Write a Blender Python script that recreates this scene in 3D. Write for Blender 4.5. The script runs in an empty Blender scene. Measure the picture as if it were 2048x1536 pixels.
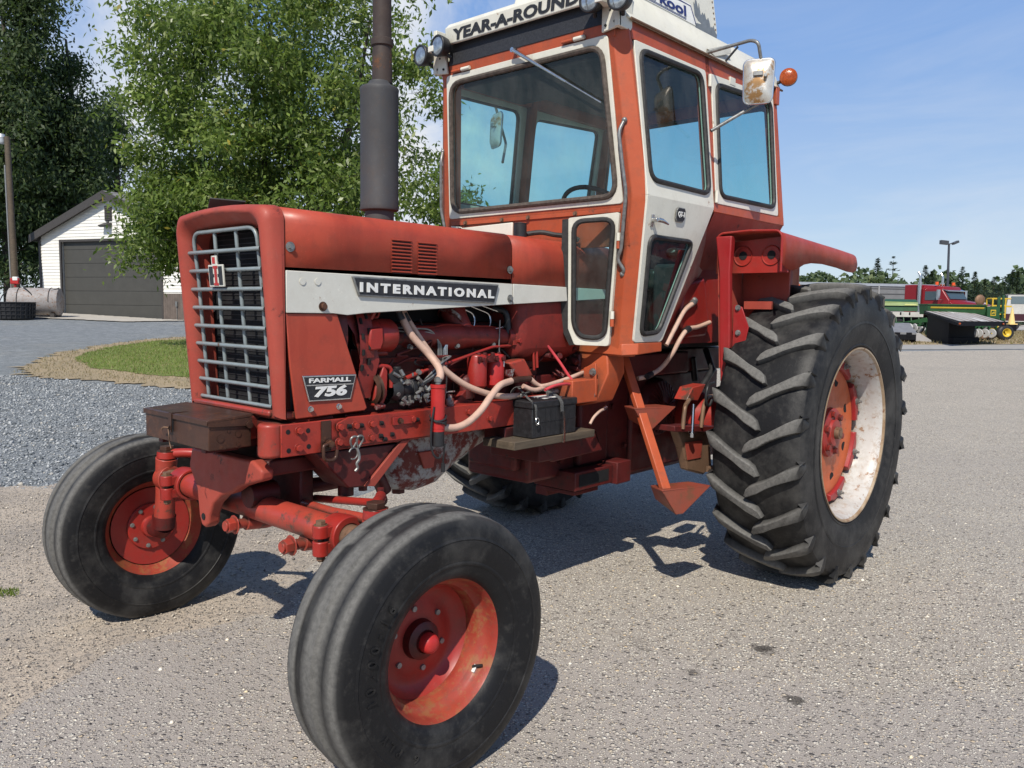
import bpy, bmesh, math, random
import numpy as np
from mathutils import Vector as V, Matrix as M4
random.seed(7); RNG = np.random.default_rng(11)
R = math.radians; PI = math.pi
scene = bpy.context.scene; COL = scene.collection

# ------------------------------------------------------------------ terrain
def sstep(a, b, x):
    t = min(1.0, max(0.0, (x - a) / (b - a))); return t * t * (3 - 2 * t)
def gz(x, y):
    dx, dy = x - 4.4, y - 2.75; r = math.hypot(dx, dy); th = math.degrees(math.atan2(dy, dx)) % 360
    w = sstep(218, 234, th) * (1 - sstep(285, 320, th))
    return w * .036 * min(38.0, max(0.0, r - 7 - 1.0 * math.exp(-((r - 7) / 2.5) ** 2)))

# ------------------------------------------------------------------ mesh helpers
class MB:
    def __init__(s): s.v = []; s.f = []; s.xf = None
    def add(s, vs, fs):
        o = len(s.v)
        if s.xf is not None: vs = [s.xf @ V(p) for p in vs]
        s.v += [tuple(p) for p in vs]; s.f += [tuple(i + o for i in f) for f in fs]; return s
    def boxb(s, x0, x1, y0, y1, z0, z1):
        vs = [(x, y, z) for x in (x0, x1) for y in (y0, y1) for z in (z0, z1)]
        return s.add(vs, [(0,1,3,2),(4,6,7,5),(0,4,5,1),(2,3,7,6),(0,2,6,4),(1,5,7,3)])
    def obox(s, c, ux, uy, uz, sx, sy, sz):
        c = V(c); ux, uy, uz = V(ux).normalized(), V(uy).normalized(), V(uz).normalized()
        vs = [c + ux*(a*sx/2) + uy*(b*sy/2) + uz*(d*sz/2) for a in (-1,1) for b in (-1,1) for d in (-1,1)]
        return s.add(vs, [(0,1,3,2),(4,6,7,5),(0,4,5,1),(2,3,7,6),(0,2,6,4),(1,5,7,3)])
    def prism(s, pts, vec):
        n = len(pts); vec = V(vec); pts = [V(p) for p in pts]
        vs = pts + [p + vec for p in pts]
        fs = [tuple(range(n))[::-1], tuple(range(n, 2*n))] + [(i, (i+1) % n, n+(i+1) % n, n+i) for i in range(n)]
        return s.add(vs, fs)
    def loft(s, secs, caps=True, closed=True):
        n = len(secs[0]); vs = [p for sec in secs for p in sec]; fs = []
        for k in range(len(secs)-1):
            for i in range(n if closed else n-1):
                j = (i+1) % n; fs.append((k*n+i, k*n+j, (k+1)*n+j, (k+1)*n+i))
        if caps: fs.append(tuple(range(n))[::-1]); fs.append(tuple((len(secs)-1)*n+i for i in range(n)))
        return s.add(vs, fs)
    def tube(s, path, r, n=10, caps=True, closed=False):
        P = [V(p) for p in path]; m = len(P); rs = r if isinstance(r, (list, tuple)) else [r]*m
        secs = []; nrm = None
        for k in range(m):
            if closed: t = P[(k+1) % m] - P[k-1]
            else: t = (P[min(k+1, m-1)] - P[max(k-1, 0)])
            if t.length < 1e-9: t = V((0,0,1))
            t.normalize()
            if nrm is None:
                a = V((0,0,1)) if abs(t.z) < .9 else V((1,0,0)); nrm = (a - t*a.dot(t)).normalized()
            else:
                nrm = nrm - t*nrm.dot(t)
                nrm = nrm.normalized() if nrm.length > 1e-6 else t.orthogonal().normalized()
            b = t.cross(nrm)
            secs.append([P[k] + (nrm*math.cos(2*PI*i/n) + b*math.sin(2*PI*i/n))*rs[k] for i in range(n)])
        if closed: secs.append(secs[0]); caps = False
        return s.loft(secs, caps)
    def cyl(s, a, b, r0, r1=None, n=20): return s.tube([a, b], [r0, r0 if r1 is None else r1], n)
    def lathe(s, prof, o, ax, n=48, caps=False, a0=0, a1=2*PI):
        o = V(o); ax = V(ax).normalized(); u = ax.orthogonal().normalized()
        if abs(ax.y) > .9: u = V((1,0,0))
        w = ax.cross(u); full = abs(a1-a0-2*PI) < 1e-6; cnt = n if full else n+1
        secs = [[o + ax*a + (u*math.cos(a0+(a1-a0)*i/n) + w*math.sin(a0+(a1-a0)*i/n))*r for i in range(cnt)] for a, r in prof]
        return s.loft(secs, caps, closed=full)
    def sphere(s, c, r, n=14, m=8, sc=(1,1,1)):
        prof = [[V(c) + V((math.sin(PI*k/m)*math.cos(2*PI*i/n)*sc[0], math.sin(PI*k/m)*math.sin(2*PI*i/n)*sc[1], math.cos(PI*k/m)*sc[2]))*r for i in range(n)] for k in range(m+1)]
        return s.loft(prof, False)
    def ring(s, outer, inner, vec):     # frame between two equal loops, thickness vec
        n = len(outer); vec = V(vec); o = [V(p) for p in outer]; i_ = [V(p) for p in inner]
        vs = o + i_ + [p+vec for p in o] + [p+vec for p in i_]; fs = []
        for a in range(n):
            b = (a+1) % n
            fs += [(a, b, n+b, n+a), (2*n+a, 3*n+a, 3*n+b, 2*n+b), (a, 2*n+a, 2*n+b, b), (n+a, n+b, 3*n+b, 3*n+a)]
        return s.add(vs, fs)
    def bolt(s, c, ax, r=.011, h=.01, n=6):
        c = V(c); ax = V(ax).normalized(); s.cyl(c, c+ax*.002, r*1.35, n=12); return s.cyl(c+ax*.002, c+ax*(.002+h), r, n=n)
    def build(s, name, mat, parent=None, smooth=True, bevel=0, ang=38, seg=2, label=None):
        me = bpy.data.meshes.new(name); me.from_pydata(s.v, [], s.f)
        bm = bmesh.new(); bm.from_mesh(me); bmesh.ops.remove_doubles(bm, verts=bm.verts, dist=1e-5)
        bmesh.ops.recalc_face_normals(bm, faces=bm.faces); bm.to_mesh(me); bm.free()
        if smooth:
            me.polygons.foreach_set('use_smooth', [True]*len(me.polygons)); me.set_sharp_from_angle(angle=R(ang))
        o = bpy.data.objects.new(name, me); COL.objects.link(o)
        for m in (mat if isinstance(mat, list) else [mat]): me.materials.append(m)
        if parent is not None: o.parent = parent
        if bevel:
            b = o.modifiers.new('bevel', 'BEVEL'); b.width = bevel; b.segments = seg; b.limit_method = 'ANGLE'; b.angle_limit = R(35)
        if label: o['label'] = label
        return o
def tag(o, label, cat, group=None, kind=None):
    if label: o['label'] = label
    if cat: o['category'] = cat
    if group: o['group'] = group
    if kind: o['kind'] = kind
    return o
def empty(name, loc=(0,0,0), parent=None):
    o = bpy.data.objects.new(name, None); COL.objects.link(o); o.location = loc; o.empty_display_size = .2
    if parent is not None: o.parent = parent
    return o
def copy_tree(o, parent=None):
    c = o.copy(); COL.objects.link(c); c.parent = parent
    for ch in o.children: copy_tree(ch, c)
    return c
def smoothp(pts, k=6):      # Catmull-Rom
    P = [V(p) for p in pts]; P = [P[0]*2-P[1]] + P + [P[-1]*2-P[-2]]; out = []
    for i in range(1, len(P)-2):
        for t in range(k):
            u = t/k; a, b, c, d = P[i-1], P[i], P[i+1], P[i+2]
            out.append(.5*((2*b)+(c-a)*u+(2*a-5*b+4*c-d)*u*u+(3*b-a-3*c+d)*u**3))
    out.append(P[-2]); return out
def bend(pts, r=.04, k=5):  # polyline with filleted corners
    P = [V(p) for p in pts]; out = [P[0]]
    for i in range(1, len(P)-1):
        a, b = (P[i-1]-P[i]), (P[i+1]-P[i]); d = min(r, a.length*.45, b.length*.45)
        p0, p1 = P[i]+a.normalized()*d, P[i]+b.normalized()*d
        for t in range(k+1):
            u = t/k; out.append(p0*(1-u)**2 + P[i]*2*u*(1-u) + p1*u*u)
    out.append(P[-1]); return out
def rloop(corners, r, k=5): # rounded closed loop through 3d corners
    P = [V(p) for p in corners]; n = len(P); out = []
    for i in range(n):
        a, b = P[i-1]-P[i], P[(i+1) % n]-P[i]; rr = r[i] if isinstance(r, (list, tuple)) else r
        d = min(rr, a.length*.48, b.length*.48); p0, p1 = P[i]+a.normalized()*d, P[i]+b.normalized()*d
        for t in range(k+1):
            u = t/k; out.append(p0*(1-u)**2 + P[i]*2*u*(1-u) + p1*u*u)
    return out
def inset(corners, d):      # shrink a planar convex polygon towards its inside
    P = [V(p) for p in corners]; n = len(P); N = (P[1]-P[0]).cross(P[2]-P[1]).normalized(); out = []
    for i in range(n):
        e0, e1 = (P[i]-P[i-1]).normalized(), (P[(i+1) % n]-P[i]).normalized()
        n0, n1 = N.cross(e0), N.cross(e1); b = (n0+n1); b = b/ max(.3, b.dot(n0)); out.append(P[i]+b*d)
    return out
def mir(p): return (p[0], -p[1], p[2])
def mirl(L): return [mir(p) for p in L]
def text_mb(mb, s, origin, right, up, size, depth=.003, bold=.0, xs=1.0, shear=0, align='LEFT', spacing=1.0):
    cu = bpy.data.curves.new('lettering', 'FONT'); cu.body = s; cu.size = 1; cu.extrude = .001; cu.offset = bold; cu.align_x = align; cu.resolution_u = 3
    cu.shear = shear; cu.space_character = spacing
    ob = bpy.data.objects.new('lettering', cu); COL.objects.link(ob); bpy.context.view_layer.update()
    me = bpy.data.meshes.new_from_object(ob.evaluated_get(bpy.context.evaluated_depsgraph_get()))
    r, u = V(right).normalized(), V(up).normalized(); n = r.cross(u).normalized(); u = n.cross(r); o = V(origin)
    vs = [o + r*(v.co.x*size*xs) + u*(v.co.y*size) + n*(depth*(1 if v.co.z > 0 else 0)) for v in me.vertices]
    fs = [tuple(p.vertices) for p in me.polygons]; bpy.data.objects.remove(ob); bpy.data.meshes.remove(me); bpy.data.curves.remove(cu)
    return mb.add(vs, fs)
def text_w(s, bold=0, spacing=1.0):
    m = MB(); text_mb(m, s, (0,0,0), (1,0,0), (0,1,0), 1, bold=bold, spacing=spacing); xs = [v[0] for v in m.v]; ys = [v[1] for v in m.v]
    return min(xs), max(xs), min(ys), max(ys)
def text_fit(mb, s, p0, p1, ptop, bold=0.02, depth=.003, shear=0, spacing=1.0):   # fill the box p0 -> p1 (baseline) with height to ptop
    a, b, c, d = text_w(s, bold, spacing); p0, p1, pt = V(p0), V(p1), V(ptop); r = (p1-p0); W = r.length; r.normalize(); u = pt-p0; u = u-r*u.dot(r); H = u.length
    sz = H/(d-c); xs = W/((b-a)*sz); u.normalize()
    return text_mb(mb, s, p0 - r*(a*sz*xs) - u*(c*sz), r, u, sz, depth, bold, xs, shear, spacing=spacing)

# ------------------------------------------------------------------ materials
def nt_mat(name):
    m = bpy.data.materials.new(name); m.use_nodes = True; nt = m.node_tree; b = nt.nodes['Principled BSDF']; return m, nt, b
def nd(nt, typ, **kw):
    n = nt.nodes.new(typ)
    for k, v in kw.items():
        if k in n.inputs: n.inputs[k].default_value = v
        else: setattr(n, k, v)
    return n
def noise(nt, scale, detail=4, rough=.55, vec=None, dist=0):
    n = nd(nt, 'ShaderNodeTexNoise', Scale=scale, Detail=detail, Roughness=rough, Distortion=dist)
    if vec is not None: nt.links.new(vec, n.inputs['Vector'])
    return n.outputs['Fac']
def ramp(nt, fac, stops):
    r = nt.nodes.new('ShaderNodeValToRGB'); el = r.color_ramp.elements
    while len(el) < len(stops): el.new(.5)
    for e, (p, c) in zip(el, stops): e.position = p; e.color = (c, c, c, 1) if not hasattr(c, '__len__') else (*c, 1)
    nt.links.new(fac, r.inputs['Fac']); return r.outputs['Color']
def mix(nt, fac, a, b, blend='MIX'):
    m = nt.nodes.new('ShaderNodeMix'); m.data_type = 'RGBA'; m.blend_type = blend
    for i, v in ((0, fac), (6, a), (7, b)):
        if hasattr(v, 'is_linked'): nt.links.new(v, m.inputs[i])
        else: m.inputs[i].default_value = v if not hasattr(v, '__len__') else (*v[:3], 1)
    return m.outputs[2]
def math_(nt, op, a, b=0.0, c=None):
    m = nt.nodes.new('ShaderNodeMath'); m.operation = op
    for i, v in enumerate((a, b) if c is None else (a, b, c)):
        if hasattr(v, 'is_linked'): nt.links.new(v, m.inputs[i])
        else: m.inputs[i].default_value = v
    return m.outputs[0]
def coords(nt): return nd(nt, 'ShaderNodeTexCoord').outputs['Object']
def mapping(nt, vec, scale):
    m = nd(nt, 'ShaderNodeMapping'); m.inputs['Scale'].default_value = scale; nt.links.new(vec, m.inputs['Vector']); return m.outputs['Vector']
def bump(nt, b, h, strength=.3, dist=.01):
    n = nd(nt, 'ShaderNodeBump', Strength=strength, Distance=dist); nt.links.new(h, n.inputs['Height']); nt.links.new(n.outputs['Normal'], b.inputs['Normal'])
def paint(name, c, c2, dirt=(.10,.07,.05), rough=.42, dirtamt=.35, rust=0.0, rustc=(.12,.05,.02), coat=.15, sc=1.0, metal=0, streak=.5, chips=0):
    m, nt, b = nt_mat(name); o = coords(nt)
    col = mix(nt, ramp(nt, noise(nt, 3.2*sc, 6, .6, o), [(.32, 0), (.68, 1)]), c, c2)
    st = noise(nt, 7*sc, 5, .6, mapping(nt, o, (1, 1, .14)))
    col = mix(nt, math_(nt, 'MULTIPLY', ramp(nt, st, [(.5, 0), (.75, 1)]), streak), col, tuple(x*.62 for x in c))
    d = ramp(nt, noise(nt, 16*sc, 9, .72, o), [(.50, 0), (.74, 1)])
    col = mix(nt, math_(nt, 'MULTIPLY', d, dirtamt), col, dirt)
    fine = ramp(nt, noise(nt, 120*sc, 3, .6, o), [(.62, 0), (.72, 1)])
    col = mix(nt, math_(nt, 'MULTIPLY', fine, .25), col, tuple(min(1, x*1.5+.05) for x in c))
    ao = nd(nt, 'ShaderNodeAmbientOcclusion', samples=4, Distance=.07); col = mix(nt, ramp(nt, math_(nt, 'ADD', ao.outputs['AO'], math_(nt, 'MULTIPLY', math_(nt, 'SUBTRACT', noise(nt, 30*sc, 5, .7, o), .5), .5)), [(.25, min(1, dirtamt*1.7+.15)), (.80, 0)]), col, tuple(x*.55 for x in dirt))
    if rust:
        rr = ramp(nt, noise(nt, 9*sc, 10, .75, o), [(.66-rust*.25, 0), (.70-rust*.2, 1)]); col = mix(nt, rr, col, rustc)
    scr = noise(nt, 70*sc, 4, .6, mapping(nt, o, (.06, 1, 1)), .6); scr2 = noise(nt, 55*sc, 4, .6, mapping(nt, o, (1, 1, .05)), .8)
    col = mix(nt, math_(nt, 'MULTIPLY', ramp(nt, math_(nt, 'MAXIMUM', scr, scr2), [(.70, 0), (.76, 1)]), .32), col, tuple(min(1, x*1.25+.06) for x in c))
    spk = ramp(nt, noise(nt, 75*sc, 6, .75, o), [(.685, 0), (.70, 1)]); col = mix(nt, math_(nt, 'MULTIPLY', spk, .75 if dirtamt > .25 else .45), col, tuple(x*.5 for x in dirt))
    if chips:
        rr = ramp(nt, noise(nt, 55*sc, 8, .72, o), [(.72-chips*.2, 0), (.73-chips*.2, 1)]); col = mix(nt, rr, col, (.30,.29,.27))
    nt.links.new(col, b.inputs['Base Color'])
    nt.links.new(ramp(nt, noise(nt, 11*sc, 6, .65, o), [(.3, max(.05, rough-.10)), (.7, min(1, rough+.2))]), b.inputs['Roughness'])
    b.inputs['Metallic'].default_value = metal; b.inputs['Coat Weight'].default_value = coat; b.inputs['Coat Roughness'].default_value = .25
    b.inputs['Specular IOR Level'].default_value = .4
    bump(nt, b, noise(nt, 2.2*sc, 3, .5, o), .10, .02)
    return m
def plain(name, c, rough=.5, metal=0, var=.25, sc=20, bstr=.05, spec=.4):
    m, nt, b = nt_mat(name); o = coords(nt); n_ = noise(nt, sc, 6, .6, o)
    nt.links.new(mix(nt, ramp(nt, n_, [(.3, 0), (.7, 1)]), tuple(x*(1-var) for x in c), tuple(min(1, x*(1+var)) for x in c)), b.inputs['Base Color'])
    b.inputs['Roughness'].default_value = rough; b.inputs['Metallic'].default_value = metal; b.inputs['Specular IOR Level'].default_value = spec
    bump(nt, b, n_, bstr, .005); return m
def rubber(name, worn=(.080,.077,.072), base=(.0105,.0105,.0115)):
    m, nt, b = nt_mat(name); o = coords(nt)
    f = ramp(nt, noise(nt, 5, 8, .65, o), [(.47, 0), (.70, 1)])
    col = mix(nt, math_(nt, 'MULTIPLY', f, .62), base, worn)
    col = mix(nt, math_(nt, 'MULTIPLY', ramp(nt, noise(nt, 40, 6, .7, o), [(.55, 0), (.7, 1)]), .35), col, (.050,.047,.043))
    at = nd(nt, 'ShaderNodeAttribute', attribute_name='wear')
    wf = math_(nt, 'MULTIPLY', at.outputs['Fac'], ramp(nt, noise(nt, 60, 7, .7, o), [(.25, .45), (.6, 1)]))
    col = mix(nt, wf, col, (.170,.165,.154))
    nt.links.new(col, b.inputs['Base Color']); nt.links.new(ramp(nt, wf, [(0,.50),(.6,.8)]), b.inputs['Roughness']); b.inputs['Specular IOR Level'].default_value = .24
    bump(nt, b, noise(nt, 90, 6, .7, o), .25, .004); return m
def glass(name, tint, refl=1.0):
    m = bpy.data.materials.new(name); m.use_nodes = True; nt = m.node_tree; nt.nodes.clear()
    out = nd(nt, 'ShaderNodeOutputMaterial'); t = nd(nt, 'ShaderNodeBsdfTransparent'); t.inputs['Color'].default_value = (*tint, 1)
    g = nd(nt, 'ShaderNodeBsdfGlossy', Roughness=.01); lw = nd(nt, 'ShaderNodeLayerWeight', Blend=.5); o = coords(nt); fr_ = math_(nt, 'ADD', math_(nt, 'MULTIPLY', math_(nt, 'POWER', lw.outputs['Facing'], 5.0), .9), .045)
    d = nd(nt, 'ShaderNodeBsdfDiffuse'); d.inputs['Color'].default_value = (.42,.40,.36,1)
    x0 = nd(nt, 'ShaderNodeMixShader'); nt.links.new(ramp(nt, noise(nt, 6, 8, .7, mapping(nt, o, (1, 1, .5))), [(.40, .008), (.78, .11)]), x0.inputs[0]); nt.links.new(t.outputs[0], x0.inputs[1]); nt.links.new(d.outputs[0], x0.inputs[2])
    x = nd(nt, 'ShaderNodeMixShader'); nt.links.new(math_(nt, 'MULTIPLY', fr_, refl), x.inputs[0]); nt.links.new(x0.outputs[0], x.inputs[1]); nt.links.new(g.outputs[0], x.inputs[2])
    nt.links.new(x.outputs[0], out.inputs[0]); return m
def leafmat(name, stops, transl=.35, rough=.5):
    m = bpy.data.materials.new(name); m.use_nodes = True; nt = m.node_tree; nt.nodes.clear(); out = nd(nt, 'ShaderNodeOutputMaterial')
    g = nd(nt, 'ShaderNodeNewGeometry'); c = ramp(nt, g.outputs['Random Per Island'], stops)
    o = coords(nt); c = mix(nt, math_(nt, 'MULTIPLY', ramp(nt, noise(nt, .6, 4, .6, o), [(.35, 0), (.7, 1)]), .45), c, (.018,.035,.010))
    d = nd(nt, 'ShaderNodeBsdfPrincipled', Roughness=rough); d.inputs['Specular IOR Level'].default_value = .35; nt.links.new(c, d.inputs['Base Color'])
    t = nd(nt, 'ShaderNodeBsdfTranslucent'); nt.links.new(mix(nt, .6, c, (.16,.26,.03)), t.inputs['Color'])
    x = nd(nt, 'ShaderNodeMixShader'); x.inputs[0].default_value = transl; nt.links.new(d.outputs[0], x.inputs[1]); nt.links.new(t.outputs[0], x.inputs[2]); nt.links.new(x.outputs[0], out.inputs[0]); return m

M = {}
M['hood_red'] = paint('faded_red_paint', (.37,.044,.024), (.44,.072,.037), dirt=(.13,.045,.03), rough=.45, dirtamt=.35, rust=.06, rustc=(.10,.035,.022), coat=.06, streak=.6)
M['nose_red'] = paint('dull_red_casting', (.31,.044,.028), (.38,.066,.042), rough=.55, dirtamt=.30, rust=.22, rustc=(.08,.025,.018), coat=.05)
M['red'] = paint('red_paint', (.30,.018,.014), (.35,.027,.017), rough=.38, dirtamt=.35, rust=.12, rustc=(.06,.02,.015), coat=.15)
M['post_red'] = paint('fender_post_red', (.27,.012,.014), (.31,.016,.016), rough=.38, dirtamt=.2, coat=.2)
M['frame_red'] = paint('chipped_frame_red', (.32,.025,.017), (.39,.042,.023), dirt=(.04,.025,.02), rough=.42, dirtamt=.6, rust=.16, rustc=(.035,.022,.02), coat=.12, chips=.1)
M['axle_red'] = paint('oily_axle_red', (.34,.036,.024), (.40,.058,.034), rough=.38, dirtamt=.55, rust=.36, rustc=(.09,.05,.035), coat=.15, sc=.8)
M['grime_shade_red'] = paint('grimy_shaded_red', (.085,.009,.008), (.125,.013,.011), dirt=(.014,.010,.010), rough=.50, dirtamt=.75, rust=.25, rustc=(.04,.022,.018), coat=.05)  # grime over a red darkened to carry the engine bay's shade
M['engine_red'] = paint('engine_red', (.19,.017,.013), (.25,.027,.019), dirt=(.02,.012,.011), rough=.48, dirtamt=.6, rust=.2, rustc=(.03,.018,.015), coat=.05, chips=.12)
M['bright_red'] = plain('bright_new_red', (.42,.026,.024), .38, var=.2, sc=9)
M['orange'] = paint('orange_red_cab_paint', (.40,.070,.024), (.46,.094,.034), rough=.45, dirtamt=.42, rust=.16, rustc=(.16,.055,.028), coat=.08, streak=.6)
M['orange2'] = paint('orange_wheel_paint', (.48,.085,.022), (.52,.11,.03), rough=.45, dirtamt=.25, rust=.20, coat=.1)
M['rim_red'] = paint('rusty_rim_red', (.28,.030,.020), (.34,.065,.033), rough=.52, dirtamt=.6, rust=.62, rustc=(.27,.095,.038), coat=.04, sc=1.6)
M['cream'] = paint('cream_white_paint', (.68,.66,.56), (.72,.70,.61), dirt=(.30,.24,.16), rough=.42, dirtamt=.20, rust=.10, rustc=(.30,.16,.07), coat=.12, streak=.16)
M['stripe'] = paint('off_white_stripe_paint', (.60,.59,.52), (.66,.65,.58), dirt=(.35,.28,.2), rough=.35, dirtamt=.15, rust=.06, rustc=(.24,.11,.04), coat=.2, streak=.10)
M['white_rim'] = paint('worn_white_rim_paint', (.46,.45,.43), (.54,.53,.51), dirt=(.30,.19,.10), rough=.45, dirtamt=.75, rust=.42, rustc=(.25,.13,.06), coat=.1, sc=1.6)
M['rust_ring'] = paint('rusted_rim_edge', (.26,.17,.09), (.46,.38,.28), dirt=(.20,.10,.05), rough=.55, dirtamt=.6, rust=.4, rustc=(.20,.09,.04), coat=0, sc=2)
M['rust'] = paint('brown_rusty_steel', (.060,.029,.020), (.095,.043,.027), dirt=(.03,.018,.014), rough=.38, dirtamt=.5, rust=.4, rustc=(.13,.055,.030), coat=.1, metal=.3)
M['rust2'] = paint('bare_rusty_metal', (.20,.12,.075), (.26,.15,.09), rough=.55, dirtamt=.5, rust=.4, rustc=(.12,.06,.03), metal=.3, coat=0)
M['black'] = plain('black_paint', (.022,.022,.024), .5, var=.4)
M['deep'] = plain('dark_recess', (.010,.010,.011), .85, var=.3)  # near-black for holes; also stands in for shadow in the engine bay
M['gasket'] = plain('black_rubber_gasket', (.030,.029,.028), .55, var=.4, sc=50)
M['gasket2'] = plain('weathered_brown_gasket', (.085,.068,.055), .7, var=.45, sc=50)
M['rubber'] = rubber('tyre_rubber')
M['chrome'] = plain('bright_metal', (.62,.62,.61), .25, 1.0, .15, 40)
M['grey_metal'] = plain('dull_grey_metal', (.25,.25,.24), .45, .6, .35, 40)
M['bar'] = paint('grille_grey', (.24,.285,.295), (.29,.33,.335), rough=.4, dirtamt=.25, rust=.08, sc=2, metal=.25, streak=.1)
M['steel_dark'] = paint('muffler_grey', (.050,.050,.053), (.072,.072,.074), dirt=(.10,.07,.05), rough=.6, dirtamt=.35, rust=.08, metal=.2, coat=0)
M['pipe_rust'] = paint('rusted_pipe', (.034,.026,.024), (.058,.040,.034), rough=.7, dirtamt=.5, rust=.3, coat=0)
M['alu'] = paint('patchy_grey_casting', (.30,.30,.29), (.38,.37,.35), dirt=(.20,.03,.02), rough=.55, dirtamt=.5, rust=.85, rustc=(.13,.016,.013), coat=0, sc=1.4)
M['hose'] = paint('dirty_pink_hose', (.52,.33,.25), (.60,.42,.33), dirt=(.22,.13,.10), rough=.55, dirtamt=.45, coat=0, sc=2, streak=.1)
M['wood'] = None
M['glass'] = glass('teal_tinted_glass', (.63,.87,.865), 1.0)
M['lens'] = plain('lamp_lens', (.42,.44,.45), .10, .75, .35, 45)
M['amber'] = plain('amber_lens', (.30,.055,.008), .2, 0, .35, 90, .3)
M['dark_green_seat'] = plain('dark_vinyl_seat', (.020,.028,.024), .35, var=.3)
M['interior'] = plain('dark_interior', (.030,.032,.034), .7, var=.3)
M['battery'] = plain('black_battery_plastic', (.020,.020,.022), .42, 0, .4, 60, .15)
M['white_print'] = plain('white_print', (.75,.75,.72), .5, var=.06)
M['navy'] = plain('navy_print', (.02,.03,.14), .5, var=.1)
M['badge_black'] = plain('badge_black', (.025,.026,.030), .55, 0, .4, 120, .3)
def wood():
    m, nt, b = nt_mat('weathered_wood'); o = coords(nt)
    g = noise(nt, 30, 8, .7, mapping(nt, o, (.12, 1, 1.2)))
    c = mix(nt, ramp(nt, g, [(.3, 0), (.7, 1)]), (.05,.036,.024), (.135,.10,.066)); c = mix(nt, ramp(nt, noise(nt, 5, 4, .6, o), [(.4, 0), (.8, .6)]), c, (.05,.045,.03))
    nt.links.new(c, b.inputs['Base Color']); b.inputs['Roughness'].default_value = .8; bump(nt, b, g, .5, .004); return m
M['wood'] = wood()
# ================================================================== TRACTOR (x forward, y to its left, z up)
T = empty('farm_tractor'); tag(T, 'red and cream farm tractor with a tall glazed cab, parked on the pale asphalt', 'tractor')
def setwear(o, fn):
    at = o.data.attributes.new('wear', 'FLOAT', 'POINT'); at.data.foreach_set('value', [fn(v.co) for v in o.data.vertices])

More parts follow.
